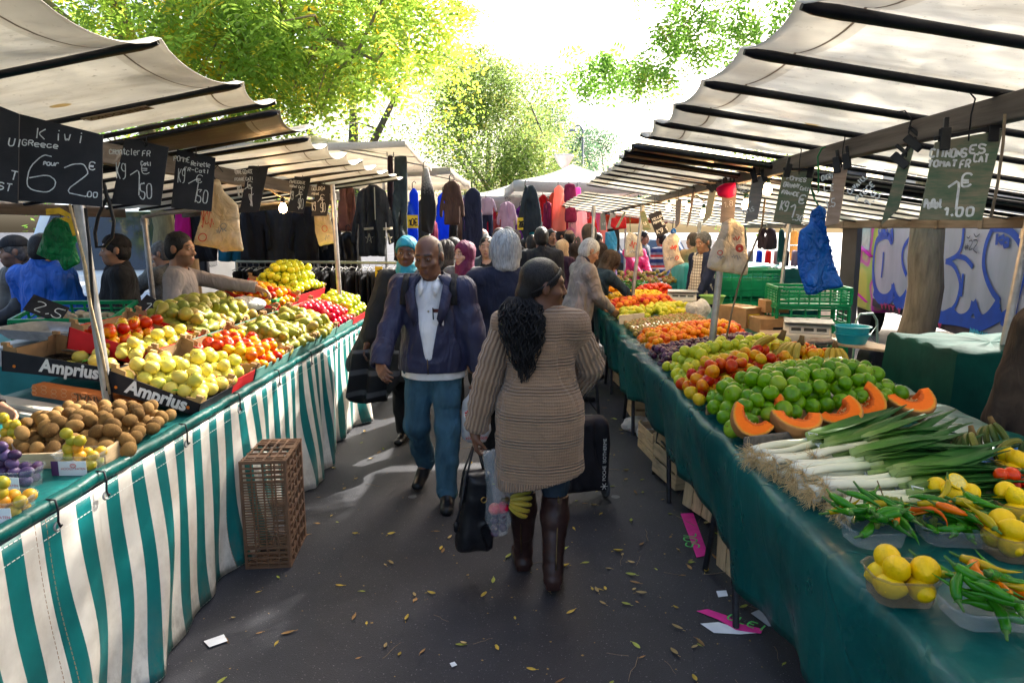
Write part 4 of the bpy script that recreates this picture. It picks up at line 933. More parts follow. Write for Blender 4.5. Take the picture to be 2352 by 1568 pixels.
tray('long black lettered box with an almost empty black liner behind the steel pole',-1.97,3.31,1.03,0.64,0.40,0.105,BOXBLACK,tilt=rad(6),writing=('Amprius','near',0.09))
for(u,v,z)in((186,820,1.11),(158,845,1.08),(222,830,1.12),(232,812,1.14),(250,838,1.1)):
 p=at_z(u,v,z);o=ob('yellow_apple',APPLES['yellow'][1],loc=p);o.rotation_euler=(0.2,0.15,u);o.scale=(1.08,)*3
 tag(o,'yellow apple left in the almost empty black liner box','yellow apple','yellow apples in the empty black liner box')
tray('red cardboard box of yellow and red apples behind the steel pole',X2,3.62,Z2,0.46,0.55,0.12,BOXRED,tilt=T2)
tray_fruit(APPLES['yellow'],X2,3.5,Z2,0.2,0.66,0.073,0.04,2,'yellow apple in the lower half of the red box behind the pole','apple','yellow apples of the red box behind the pole',tilt=T2,lie=0.5)
tray_fruit(APPLES['gala'],X2-0.2,3.62,Z2+0.05,0.26,0.66,0.070,0.03,2,'red and yellow apple in the upper half of the red box behind the pole','apple','red and yellow apples behind the pole',tilt=T2,lie=0.5,keep=0.85)
tray('red and white cardboard box heaped with dark pears below the pointing vendor',X2,4.25,Z2,0.46,0.62,0.12,BOXRED,tilt=T2)
tray_fruit(PEARS,X2-0.02,4.27,Z2,0.46,0.95,0.078,0.04,2,'big green brown pear heaped in front of the pointing vendor','pear','pears in front of the vendor',tilt=T2,mound=0.05,scale=(1.05,1.25),lie=0.4)
tray('cardboard box with the last pears beside the white plastic bag',X2,4.9,Z2,0.46,0.6,0.12,BOXTEAL,tilt=T2)
tray('red cardboard box of red apples under the pointing hand',X2,5.55,Z2+0.02,0.46,0.55,0.13,BOXRED,tilt=T2)
tray_fruit(APPLES['gala'],X2,5.56,Z2+0.02,0.46,0.53,0.072,0.05,2,'red apple in the red box under the pointing hand','apple','red apples under the pointing hand',tilt=T2,mound=0.05)
tray('red box heaped high with pale yellow apples beyond the pointing hand',X2-0.02,6.15,Z2+0.06,0.48,0.85,0.14,BOXRED,tilt=T2)
tray_fruit(APPLES['golden'],X2-0.02,6.16,Z2+0.06,0.48,0.85,0.074,0.06,3,'sunlit pale yellow apple in the high heap beyond the pointing hand','apple','pale yellow apples of the high heap',tilt=T2,mound=0.10)
BAGW=film('milky_bag_plastic',(0.72,0.72,0.70),0.35,0.35)
th=thing('empty_box','flattened orange honeycomb patterned carton lying upside down under the black liner box','box',(-2.13,3.235,0.93))
m=MB();m.box((0,0,0.055),(0.58,0.07,0.055),mi=0)
for i in range(11):
 for j in range(2):
  cx,cz=-0.28+0.056*i,0.044+0.022*j+(0.011 if i%2 else 0)
  m.tube([(cx+0.016*math.cos(k),-0.0362,cz+0.0105*math.sin(k))for k in np.linspace(0,2*PI,7)[:-1]],0.0012,4,1,True)
put_text(m,'EL PANAL',0.062,(0.08,-0.0372,0.055),(-1,0,0),(0,0,-1),2,0,0.001);m.build('carton',[mat('orange_card',(0.60,0.17,0.04),0.6),mat('pale_orange_ink',(0.72,0.42,0.22),0.6),INK],th)
th.rotation_euler=(0,rad(6),rad(-9))
m=MB();m.box((-0.02,-0.03,0.024),(0.80,0.10,0.018));m.box((-0.02,-0.05,0.003),(0.86,0.14,0.02));o=m.build('tray_stack',[mat('white_worn_board',(0.50,0.45,0.38),0.8)],None,None,0.003,loc=(-2.2,3.16,0.92));o.rotation_euler=(0,rad(6),rad(-9));tag(o,'stack of worn white boards under the orange carton','boards')
m=MB();m.box((0,0,0.03),(0.5,0.012,0.06));m.box((0.25,0.24,0.03),(0.012,0.48,0.06));m.box((0,0.24,0.006),(0.5,0.48,0.008));o=m.build('fruit_box',[PALEWOOD],None,None,0.002,loc=(-1.83,2.42,0.912));o.rotation_euler=(0,0,rad(8));tag(o,'shallow wooden tray holding the brown kiwis','box')
heap(KIWIS,(-2.08,2.44,0.922),(1,0.12,0),(-0.1,1,0),0.58,0.54,0.064,0.0,2,'brown fuzzy kiwi in the heap at the near end of the left stall','kiwi','kiwis heaped on the left stall',mound=0.035,jit=0.3,lie=0.7,inset=0.9)
CLEAR=clear_plastic('clear_punnet_plastic',(0.8,0.85,0.88),0.07);BROWNCLEAR=clear_plastic('smoky_punnet_plastic',(0.30,0.21,0.13),0.30)
LBL1=mat('white_label',(0.74,0.73,0.72),0.6,0.03);LBL2=mat('purple_label',(0.10,0.04,0.12),0.6)
def rrect(L,Wd,c,z):
 a,b=L/2,Wd/2
 return[(-a+c,-b,z),(a-c,-b,z),(a,-b+c,z),(a,b-c,z),(a-c,b,z),(-a+c,b,z),(-a,b-c,z),(-a,-b+c,z)]
def punnet(label,loc,L=0.18,Wd=0.13,H=0.075,rz=0.0,mt=None,lab=False,group=None):
 th=thing('punnet',label,'punnet',loc,rz,group);m=MB()
 loops=[rrect(L*0.82,Wd*0.82,0.022,0.0015),rrect(L*0.86,Wd*0.86,0.024,H*0.3),rrect(L*0.96,Wd*0.96,0.028,H*0.95),rrect(L,Wd,0.03,H),rrect(L*1.06,Wd*1.07,0.032,H*1.0),rrect(L*1.06,Wd*1.07,0.032,H*0.94)]
 V=[p for l in loops for p in l];F=[tuple(range(8))[::-1]]
 for i in range(len(loops)-1):
  for k in range(8):F.append((i*8+k,i*8+(k+1)%8,(i+1)*8+(k+1)%8,(i+1)*8+k))
 m.add(V,F);m.build('tub',mt or CLEAR,th,30)
 if lab:
  l=MB();f=-Wd*0.475
  l.box((0.005,f-0.002,H*0.42),(0.10,0.001,H*0.72),mi=0);l.box((-0.058,f-0.002,H*0.42),(0.026,0.0012,H*0.72),mi=1)
  put_text(l,'HOOGSTRATEN',0.012,(0.008,f-0.0032,H*0.40),(1,0,0),(0,0,1),2);l.tube([(0.008+0.011*math.cos(k),f-0.003,H*0.56+0.007*math.sin(k))for k in np.linspace(0,2*PI,9)[:-1]],0.0012,4,2,True)
  l.tube([(0.0,f-0.003,H*0.56),(0.008,f-0.003,H*0.585),(0.016,f-0.003,H*0.56)],0.001,4,2)
  l.build('label',[LBL1,LBL2,mat('red_print',(0.55,0.04,0.03),0.6)],th)
 return th
def fill_punnet(meshes,loc,n,d,label,cat,group,rz=0.0,L=0.15,Wd=0.10,z0=0.012,lie=0.6,scale=(0.92,1.08)):
 c,s=math.cos(rz),math.sin(rz);pts=[]
 nx=max(1,int(L/d));ny=max(1,int(Wd/d));k=0;ly=0
 while k<n and ly<5:
  for i in range(nx if ly<2 else max(1,nx-1)):
   for j in range(ny if ly<2 else max(1,ny-1)):
    if k>=n:break
    w_=1.0 if ly<2 else 0.7
    a=(-0.5+(i+0.5)/nx)*L*w_+rf.uniform(-0.1,0.1)*d+(0.25*d if ly%2 else 0);b=(-0.5+(j+0.5)/ny)*Wd*w_+rf.uniform(-0.1,0.1)*d+(0.2*d if ly%2 else 0)
    p=Vector(loc)+Vector((a*c-b*s,a*s+b*c,z0+d*0.5+ly*d*0.72));k+=1
    me=meshes[rf.randrange(len(meshes))];o=ob(me.name.split('.')[0],me,loc=p);q=rf.uniform(*scale);o.scale=(q,)*3
    o.rotation_euler=(rf.gauss(0,lie),rf.gauss(0,lie),rf.uniform(0,6.3));tag(o,label,cat,group)
  ly+=1
PP=[('clear labelled punnet of amber plums at the left edge beside the kiwis',(-2.02,2.60,0.912),'amber plum in the punnet at the left edge',MIRAB,0.05),('clear labelled punnet of blue purple plums',(-1.755,2.235,0.912),'blue purple plum in the clear punnet',QUETS,-0.02),('clear labelled punnet of amber plums nearest the camera',(-1.60,1.975,0.912),'amber plum in the punnet nearest the camera',MIRAB,0.1),('clear labelled punnet of amber plums in front of the kiwi tray',(-1.635,2.40,0.912),'amber plum in the punnet in front of the kiwi tray',MIRAB,0.03)]
for lb,p,fl,ms,rz in PP:
 punnet(lb,p,rz=rz,lab=True,L=0.165,Wd=0.12);fill_punnet(ms,p,17,0.041,fl,'plum',fl+'s',rz,0.135,0.095)
def rheap(ms,P,d,layers,label,cat,group,base=0.875,**kw):
 """P: near-aisle corner, direction along the aisle edge, length inwards (X), length along (Y)."""
 (x,y),L,Wd,sk=P
 return heap(ms,(x,y,base),(1,sk,0.05),(0,1,0),L,Wd,d,0.0,layers,label,cat,group,**kw)
CRW=mat('white_crate_wood',(0.62,0.54,0.42),0.8,0.15,8,0.2,40)
def slats(label,a,b,h=0.09,mt=CRW,name='crate_side',z=0.87,th=0.012):
 m=MB();a,b=Vector((*a,z+h/2)),Vector((*b,z+h/2+0.01));m.bar(a,b,th,h);return tag(m.build(name,mt,None,None,0.003),label,'crate board')
rheap(APPLES['granny'],((0.93,2.93),1.12,0.62,0.42),0.086,2,'glossy green apple in the big heap behind the pumpkin pieces','apple','green apples of the right stall',mound=0.10,lie=0.8,jit=0.28,limit=190,inset=0.8,scale=(0.86,1.1))
rheap(APPLES['gala'],((0.90,3.46),1.1,0.46,0.45),0.073,3,'red and yellow apple between the green and the pale yellow apples','apple','red and yellow apples of the right stall',name='bicoloured_apple',scale=(0.88,1.12),mound=0.07,lie=0.7,jit=0.18,limit=160)
rheap(APPLES['golden'],((0.90,3.90),1.0,0.52,0.35),0.075,3,'pale yellow green apple in front of the dark plums','apple','pale yellow apples of the right stall',name='golden_apple',scale=(0.88,1.12),mound=0.05,lie=0.7,jit=0.18,limit=160)
rheap(PLUMS,((0.93,4.46),1.0,0.55,0.5),0.05,2,'dark purple plum in the wide trays by the steel pole','plum','dark plums of the right stall',mound=0.03,jit=0.2,limit=290)
rheap(APRIC,((0.95,5.06),1.0,0.66,0.45),0.056,2,'orange red apricot beyond the dark plums','apricot','apricots of the right stall',mound=0.06,jit=0.2,limit=290)
rheap(BROWN,((0.96,5.80),0.95,0.75,0.6),0.06,1,'small olive brown greengage beyond the apricots','greengage','greengages of the right stall',mound=0.03,jit=0.2,limit=290)
rheap(YPEARS,((0.98,6.78),0.95,0.45,0.5),0.07,2,'yellow green pear in the white wooden crate','pear','yellow pears of the right stall',jit=0.2,limit=100)
rheap(PEACH,((0.95,7.35),0.95,0.6,0.5),0.068,2,'red and yellow peach behind the white wooden crate','peach','peaches of the right stall',mound=0.05,jit=0.2,limit=160)
rheap(LPLUM,((0.94,8.05),0.95,0.62,0.45),0.052,2,'small bright yellow plum in front of the oranges','plum','yellow plums of the right stall',mound=0.07,jit=0.2,limit=250)
rheap(ORNG,((0.95,8.75),0.5,0.55,0.3),0.075,3,'orange in the far heap by the woman with the beige bag','orange','oranges of the right stall',mound=0.08,jit=0.15)
rheap(TOMS,((1.5,8.95),0.6,0.45,0.3),0.07,2,'red tomato beside the far oranges','tomato','tomatoes of the right stall',mound=0.08,jit=0.2)
slats('white wooden crate side in front of the yellow pears',(0.95,6.66),(1.22,6.80));slats('pale wooden crate side behind the greengages',(1.22,6.72),(1.95,7.18),0.05)
slats('short pale crate end standing among the yellow pears',(1.55,7.32),(1.85,7.2),0.1);slats('long pale crate side behind the peaches',(1.5,7.9),(1.95,8.25),0.07)
slats('flat grey board between leeks and pumpkin pieces',(0.94,2.80),(1.62,3.02),0.06,GREYWOOD);slats('brown cardboard edge below the green apples',(1.06,3.05),(2.05,3.46),0.08,CARD)
slats('grey cardboard edge between green apples and red apples',(0.93,3.36),(1.2,3.5),0.05,CARD);slats('cardboard edge between pale apples and dark plums',(0.93,4.42),(1.05,4.5),0.06,CARD)
for k in range(4):
 p=(1.03+0.27*k,4.66+0.13*k,0.862);punnet('clear flat tray under the dark plums',p,0.3,0.5,0.05,0.45,group='clear trays of plums')
for k in range(4):
 p=(1.03+0.27*k,5.26+0.12*k,0.862);punnet('clear flat tray under the apricots',p,0.3,0.5,0.05,0.42,group='clear trays of apricots')
CHILI=[fruit_mat('green_chili_skin',[(0.3,(0.02,0.12,0.012)),(0.8,(0.05,0.20,0.02))],7,0.16),fruit_mat('orange_chili_skin',[(0.3,(0.60,0.10,0.01)),(0.8,(0.62,0.22,0.02))],7,0.18),fruit_mat('olive_chili_skin',[(0.3,(0.22,0.22,0.02)),(0.8,(0.40,0.26,0.02))],7,0.2)]
CSTEM=mat('green_stem',(0.07,0.16,0.03),0.6)
def chili_mesh(seed,k):
 r=random.Random(seed);L=r.uniform(0.11,0.175);R_=r.uniform(0.009,0.0135);bend=r.uniform(0.4,2.2)*r.choice((-1,1));b2=r.uniform(-1,1);q=[Vector((0,0,0))];rr=[]
 n=13
 for i in range(n):
  t=i/(n-1);a=bend*(t-0.4)+b2*t*t;rr.append(R_*(0.75+0.4*math.sin(PI*min(1,t*1.6)))*max(0.06,1-t**2.2)*(1+0.06*math.sin(i*2.3+seed)))
  if i:q.append(q[-1]+Vector((math.cos(a),math.sin(a),0.12*math.sin(t*4+seed)))*L/n)
 c=q[n//2].copy();q=[p-c for p in q];m=MB();m.tube(q,rr,9)
 d=(q[0]-q[1]).normalized();m.tube([q[0]+d*0.001,q[0]+d*0.006,q[0]+d*0.03+Vector((0,0,0.006))],[rr[0]*0.95,0.004,0.003],6,1)
 return m.mesh('chili_pepper',[CHILI[k],CSTEM],180)
CHM=[chili_mesh(i,0)for i in range(8)];CHO=[chili_mesh(20+i,1)for i in range(3)];CHY=[chili_mesh(40+i,2)for i in range(3)]
def chilies(label,loc,n,L,Wd,rz,group,H=0.055,orange=3,olive=2,spill=1.25):
 for i in range(n):
  ms=CHO if i<orange else CHY if i<orange+olive else CHM
  f=i/n;o=ob('chili_pepper',ms[rf.randrange(len(ms))]);fr=rf.random()
  a,b=rf.uniform(-0.5,0.5)*L*(0.8 if f<0.5 else spill)*0.8,rf.uniform(-0.5,0.5)*Wd*0.8
  if i<orange:a*=0.9
  z=0.016+(H+0.05)*(0.25+0.75*rf.random()if i>=orange+olive else rf.uniform(0.55,1.0))
  c,s=math.cos(rz),math.sin(rz);o.location=Vector(loc)+Vector((a*c-b*s,a*s+b*c,z))
  o.rotation_euler=(rf.uniform(-0.7,0.7),rf.uniform(-0.45,0.45),rf.uniform(0,6.3));tag(o,label%('orange' if i<orange else 'olive' if i<orange+olive else 'green'),'pepper',group)
pz_=lambda u,v:at_z(u,v,0.864)
q=pz_(2012,1262)+Vector((0.02,0.06,0));punnet('clear punnet overflowing with green peppers beside the leeks',q,0.18,0.14,0.055,0.1);chilies('long %s pepper in the punnet beside the leeks',q,26,0.2,0.15,0.1,'peppers beside the leeks',orange=1,olive=2)
q=pz_(2210,1255)+Vector((0.0,0.05,0));punnet('clear punnet of mixed green and orange peppers in the middle',q,0.21,0.15,0.055,-0.1);chilies('long %s pepper in the middle punnet',q,28,0.26,0.17,-0.1,'peppers in the middle punnet',orange=5,olive=4)
q=pz_(2262,1440)+Vector((0.03,0.04,0));punnet('clear punnet of peppers nearest the camera at the right',q,0.22,0.15,0.05,0.0);chilies('long %s pepper in the nearest punnet',q,28,0.22,0.16,0.0,'peppers in the nearest punnet',orange=4,olive=3,spill=1.0)
def lemons(label,loc,n,rz,group,mt=None):
 punnet('smoky plastic punnet of '+label,loc,0.165,0.135,0.075,rz,BROWNCLEAR);fill_punnet(LEMON,loc,n,0.062,'lemon in the '+group,'lemon','lemons of the '+group,rz,0.135,0.125,lie=0.4)
lemons('lemons standing at the front edge of the green cloth',pz_(2080,1385)+Vector((0,0.03,0)),7,-0.05,'front edge punnet')
lemons('lemons with a cut half on top behind the middle peppers',pz_(2180,1195)+Vector((0.02,0.03,0)),8,0.1,'punnet with the cut half')
lemons('lemons at the right edge below the tomatoes',pz_(2335,1290)+Vector((0.02,0.04,0)),7,0.0,'punnet at the right edge')
lemons('lemons at the right edge beside the tomatoes',pz_(2320,1205)+Vector((0.04,0.03,0)),7,0.1,'punnet beside the tomatoes')
lemons('lemons at the right edge below the blue bag',pz_(2335,1110)+Vector((0.02,0.03,0)),7,0.0,'punnet below the blue bag')
m=MB();m.lathe([(0,-0.03),(0.012,-0.031),(0.024,-0.02),(0.03,0.0),(0.0285,0.001),(0.0,0.001)],18)
for k in range(9):m.add([(0.002,0,0.0016)]+[(0.0245*math.cos(a),0.0245*math.sin(a),0.0016)for a in np.linspace(2*PI*k/9+0.06,2*PI*(k+1)/9-0.06,5)],[(0,1,2,3,4,5)],1)
o=m.build('lemon_half',[FM['lemon'],mat('lemon_flesh',(0.66,0.56,0.16),0.3,0.2,90)],None,40,loc=pz_(2182,1195)+Vector((0.01,0.0,0.135)));o.rotation_euler=(rad(40),0.1,0);tag(o,'halved lemon showing its juicy segments on the lemon punnet','lemon')
q=pz_(2310,1165)+Vector((0.02,0.04,0));punnet('clear punnet of red tomatoes behind the lemons',q,0.19,0.13,0.07,0.0);fill_punnet([ball_mesh('tomato',FM['tomato'],0.026,14,1,0.9)],q,14,0.05,'small red tomato in the clear punnet behind the lemons','tomato','tomatoes in the punnet',0,0.17,0.11)
th=thing('grape_bunch','bunch of pale green grapes beside the leek roots','grapes',pz_(2060,1225)+Vector((0.02,0.08,0)));m=MB();r_=random.Random(4)
for k in range(95):
 a,b=r_.gauss(0,0.062),r_.gauss(0,0.04);z=0.012+max(0,0.075-0.5*math.hypot(a,b))*r_.random();R_=r_.uniform(0.0085,0.0115)
 m.lathe([(0,-R_),(R_*0.7,-R_*0.7),(R_,0),(R_*0.7,R_*0.7),(0,R_)],9,(a,b,z))
t=NT('grape_skin');g_=t.bsdf((0.30,0.36,0.07),0.2,sss=0.0);m.build('berries',t.done(t.add_translucent(g_,(0.45,0.55,0.10),0.35)),th,180)
m=MB();m.tube([(-0.06,0.05,0.05),(-0.11,0.03,0.09),(-0.14,-0.01,0.07)],0.0025,6);m.tube([(0.0,0.04,0.06),(-0.02,0.06,0.12)],0.002,6);m.build('stalk',STEMM,th,180)
BAN=fruit_mat('banana_skin',[(0.3,(0.28,0.235,0.05)),(0.8,(0.42,0.29,0.06))],6,0.45,0.2,spread=0.3);PLANT=fruit_mat('green_banana_skin',[(0.3,(0.035,0.065,0.012)),(0.8,(0.13,0.13,0.025))],6,0.45,0.3)
def bananas(label,loc,mt,n=5,rz=0.0,tilt=0.0,s=1.0,fan=0.32):
 th=thing('banana_bunch',label,'bananas',loc,rz);th.rotation_euler=(tilt,0,rz)
 for k in range(n):
  a=(k-(n-1)/2)*fan;m=MB();pts,rr=[],[]
  for i in range(12):
   t=i/11;ph=0.25+1.5*t;x=0.105*math.sin(ph)*1.15-0.02;z=0.105*(math.cos(ph))-0.02
   pts.append(Vector((x*math.cos(a),x*math.sin(a)+0.012*(k-n/2),z))*s);rr.append(s*(0.0075 if i==0 else 0.0175*(0.62+0.38*math.sin(PI*t)**0.6)if i<11 else 0.006))
  m.tube(pts,rr,6);m.build('banana',mt,th,50)
 m=MB();m.tube([(-0.02*s,0,0.075*s),(-0.03*s,0,0.10*s),(-0.035*s,0,0.12*s)],[0.02*s,0.014*s,0.012*s],8);m.build('crown',STEMM,th,180)
 return th
bananas('yellow green banana bunch lying on the pale yellow apples',(1.50,4.02,1.06),BAN,4,2.6,0.15,1.25,0.25);bananas('second yellow banana bunch beside the red peppers',(1.62,3.98,1.04),BAN,5,3.5,0.1,1.15)
bananas('small green banana bunch at the back of the red apples',(1.85,4.0,1.02),BAN,4,4.4,0.0,1.0)
for i in range(4):
 bananas(['dark green plantain bunch left of the blue bag','dark green plantain bunch standing on the blue bag','dark green plantain bunch behind the others on the blue bag','dark green plantain bunch at the right end of the blue bag'][i],[(1.78,2.60,0.945),(1.90,2.52,0.94),(1.95,2.72,0.95),(2.03,2.56,0.94)][i],PLANT,4,[3.6,2.5,3.9,2.0][i],0.5,0.78)
for i in range(9):
 o=ob('chili_pepper',CHO[i%3],loc=(1.74+0.1*rf.random(),4.12+0.08*rf.random(),1.03+0.05*rf.random()));o.rotation_euler=(0.3*rf.random(),0.4*rf.random(),rf.uniform(0,6));tag(o,'red orange pepper between the banana bunches','pepper','peppers between the bananas')
PUMP=None
def pump_mat():
 t=NT('pumpkin');a=t.attr('col','Color');co=t.coords();f=t.noise(co,60,4)
 c=t.mix(0.3,a,t.mix(f,(0.5,0.3,0.1),(1,0.9,0.7)),'MULTIPLY')
 return t.done(t.bsdf(c,0.55,0,0.2,t.bump(f,0.35,0.006)))
PUMPM=pump_mat()
def pumpkin(label,loc,rot,wedge=0.62,s=1.0,seed=0):
 S_=Sdf((-0.16,-0.16,-0.12),(0.16,0.16,0.12),0.006);G=S_.grid();X,Y,Z=G
 ang=np.arctan2(Y,X);rxy=np.sqrt(X*X+Y*Y);rib=1-0.045*np.abs(np.sin(ang*5))
 out=(np.sqrt((rxy/(0.135*rib))**2+(Z/0.10)**2)-1)*0.1
 cav=(np.sqrt((rxy/0.060)**2+(Z/0.05)**2)-1)*0.05+0.006*folds([X,Y,Z],140,seed)
 wd=np.abs(ang)*rxy-wedge*rxy
 S_.F=np.maximum(np.maximum(out,-cav),np.sin(np.clip(np.abs(ang)-wedge,-1.57,1.57))*rxy).astype(np.float32);V,F=S_.tri()
 rx=np.hypot(V[:,0],V[:,1]);o_=(np.sqrt((rx/(0.135*(1-0.045*np.abs(np.sin(np.arctan2(V[:,1],V[:,0])*5)))))**2+(V[:,2]/0.10)**2)-1)*0.1
 c_=(np.sqrt((rx/0.060)**2+(V[:,2]/0.05)**2)-1)*0.05
 col=np.tile((0.92,0.175,0.004),(len(V),1));col[o_>-0.004]=(0.40,0.19,0.07);col[(o_>-0.011)&(o_<=-0.004)]=(0.72,0.30,0.03);col[c_<0.010]=(0.62,0.10,0.008)
 me=np_mesh('pumpkin_piece',V,F,PUMPM,True,col);o=ob('pumpkin_piece',me,loc=loc);o.rotation_euler=(Matrix.Rotation(rot[0],3,'Z')@Matrix.Rotation(-rot[1],3,'X')@Matrix.Rotation(rot[2],3,'Y')@Matrix(((0,0,-1),(0,-1,0),(-1,0,0)))).to_euler();o.scale=(s,)*3
 m=MB();r_=random.Random(seed)
 for k in range(26):
  a,t=r_.uniform(-wedge,wedge)*0.85,r_.uniform(-0.7,0.7);p=Vector((0.053*math.cos(a)*math.cos(t),0.053*math.sin(a)*math.cos(t),0.045*math.sin(t)))
  m.lathe([(0,-0.008),(0.0035,-0.003),(0.004,0.003),(0,0.007)],6,p,M=Matrix.Rotation(r_.uniform(0,3),3,'X')@Matrix.Rotation(r_.uniform(0,3),3,'Y'),sy=0.45)
 m.build('seeds',mat('pumpkin_seed',(0.62,0.36,0.14),0.5),o,180)
 return tag(o,label,'pumpkin')
PR=[((1738,985),'cut pumpkin piece at the aisle end of the row',(-0.25,0.25,0.55),0.62,0.98,0),((1762,945),'slim pumpkin piece standing behind the first one',(0.3,0.1,-0.5),0.4,0.9,1),((1830,980),'wide pumpkin piece with a deep hollow, second from the aisle',(-0.05,0.35,0.05),0.9,1.1,2),((1915,962),'pumpkin piece leaning left before the green apples',(0.15,0.45,-0.5),0.75,1.05,3),((1975,935),'upright pumpkin piece pushed against the biggest green apples',(0.5,0.2,-0.75),0.6,1.05,4),((2085,932),'pumpkin piece at the far right end of the row above the leek leaves',(0.1,0.3,-0.15),0.8,1.2,5)]
for((u,v),lb,rt,wg,s,sd),bv in zip(PR,(1012,985,1008,992,968,955)):q=at_z(u,bv,0.88);pumpkin(lb,(q.x,q.y+0.03,1.0),rt,wg,s,sd)
def leek_mats():
 t=NT('leek_shaft');s=t.sep(t.attr('tc'));co=t.coords()
 c=t.ramp(t.math('ADD',s[1],t.math('MULTIPLY',t.noise(co,14),0.06)),[(0.0,(0.62,0.56,0.42)),(0.04,(0.74,0.72,0.60)),(0.26,(0.70,0.72,0.52)),(0.36,(0.34,0.44,0.16)),(0.5,(0.10,0.22,0.06))])
 st=t.noise(t.mapping(co,(2,40,40)),6,2);a=t.done(t.bsdf(t.mix(0.25,c,t.mix(st,(0.3,0.3,0.2),(1,1,1)),'MULTIPLY'),0.32))
 t=NT('leek_leaf');s=t.sep(t.attr('tc'));co=t.coords()
 c=t.ramp(s[1],[(0.0,(0.38,0.48,0.16)),(0.16,(0.10,0.25,0.035)),(0.5,(0.026,0.13,0.022)),(1.0,(0.018,0.085,0.022))])
 c=t.mix(0.5,c,t.mix(t.noise(t.mapping(co,(3,60,60)),5,2),(0.45,0.5,0.5),(1,1,1)),'MULTIPLY')
 return a,t.done(t.add_translucent(t.bsdf(c,0.55,0,0.15),(0.10,0.25,0.04),0.15))
LKS,LKL=leek_mats();ROOT=mat('leek_root',(0.62,0.45,0.23),0.9,0.3,30)
def leek(seed):
 r=random.Random(seed);th=thing('leek',None,None);L=r.uniform(0.30,0.36);R_=r.uniform(0.0125,0.017)
 n=12;pts=[(L*i/(n-1),0.008*math.sin(i*0.4+seed),0.004*math.sin(i*0.5+seed))for i in range(n)]
 m=MB();m.tube(pts,[R_*(1.18 if i==0 else 1.1-0.12*min(1,i/3)+0.12*i/n)for i in range(n)],10);m.build('shaft',LKS,th,180)
 for k in range(6):
  m=MB();rows,tcs=[],[];side=(k-2.5)/2.5;Lf=r.uniform(0.46,0.66);up=r.uniform(-0.02,0.06);dr=r.uniform(-0.16,-0.04)
  for i in range(13):
   t=i/12;wd=R_*(1.15+1.25*math.sin(PI*min(1,t*0.9+0.12)))*(1-0.82*max(0,t-0.55)/0.45)
   c=Vector((L*0.82+Lf*t,0.008*math.sin(4.4+seed)+side*(0.02*t+0.11*t*t),up*t*1.5+dr*t*t+0.006*k*0.4))
   rows.append([c+Vector((0,s*wd*math.cos(0.5),abs(s)*wd*(0.85-0.55*t)*(1 if k%2 else-1)*(0.7 if t>.1 else 1)))for s in(-1,-0.5,0,0.5,1)]);tcs.append([(s,t,0)for s in(-1,-0.5,0,0.5,1)])
  m.sheet(rows,tc=tcs);m.build('leaf',LKL,th,180,solid=0.0015)
 m=MB()
 for k in range(34):
  a=r.uniform(0,6.28);q=Vector((0.0,0,0));d=Vector((-0.55,math.cos(a),math.sin(a)*0.8)).normalized();pts=[q]
  for i in range(5):
   d=(d+Vector((r.uniform(-0.6,0.5),r.uniform(-0.6,0.6),r.uniform(-0.7,0.4)))).normalized();q=q+d*r.uniform(0.008,0.017);pts.append(q)
  m.tube(pts,[0.0013,0.0012,0.001,0.0009,0.0007,0.0005],3,caps=False)
 m.build('roots',ROOT,th,180);return th
LEEK0=[leek(i)for i in range(4)];used=set()
BUN=[((0.955,2.655),(1.0,0.40),5),((0.975,2.50),(1.0,0.38),7),((0.985,2.36),(1.0,0.30),9),((1.02,2.235),(1.0,0.24),8),((1.06,2.12),(1.0,0.16),6),((1.13,2.52),(1.0,0.42),4)]
BN=['leek in the rearmost bunch beside the grey board','leek in the second rearmost tied bunch','leek in the middle tied bunch with pale shafts','leek in the bunch tied right above the grapes','leek in the front bunch closest to the grapes and peppers','leek lying on top behind the tied bunches']
for bi,((x,y),d,n)in enumerate(BUN):
 for k in range(n):
  ly=k//3
  src=LEEK0[(bi+k)%4];p=Vector((x+rf.uniform(-0.04,0.03),y+(k%3-1)*0.036+(0.016 if ly==1 else 0),0.884+ly*0.03+0.012*(bi==5)*3))
  rot=(rf.uniform(0,6.28)*0+rf.uniform(-0.3,0.3),rf.uniform(-0.08,-0.01),math.atan2(d[1],d[0])+rf.uniform(-0.05,0.05));key=(bi+k)%4
  s=rf.uniform(0.92,1.08)*(0.92 if bi>2 else 1.0)
  if key not in used:
   o=src;used.add(key);o.location=p;o.rotation_euler=rot;o.scale=(s,)*3;tag(o,BN[bi],'leek','leeks: '+BN[bi])
  else:o=dup(src,p,rot,BN[bi],'leeks: '+BN[bi],s);o['category']='leek'
 if bi<5:
  dv=Vector((d[0],d[1],0)).normalized();sv=Vector((-dv.y,dv.x,0));c=Vector((x,y,0.898))+dv*(0.27 if bi!=4 else 0.24)
  m=MB()
  for q in(-0.012,0.0,0.012):m.tube([c+dv*(q+0.003*math.sin(3*a))+sv*0.062*math.cos(a)+Vector((0,0,0.036*math.sin(a)))for a in np.linspace(0,2*PI,17)[:-1]],0.0045,5,closed=True,flat=0.5)
  m.tube([c+Vector((0,0,0.036)),c+sv*0.02+Vector((0,0,0.06)),c+dv*0.03+Vector((0,0,0.055))],0.004,5,flat=0.5)
  tag(m.build('plastic_tie',clear_plastic('tie_plastic',(0.85,0.9,0.88),0.55),None,180),['translucent tie round the rearmost leek bunch','translucent tie round the second rearmost leek bunch','translucent tie round the middle leek bunch','translucent tie round the leek bunch above the grapes','crumpled translucent tie round the front leek bunch'][bi],'tie')
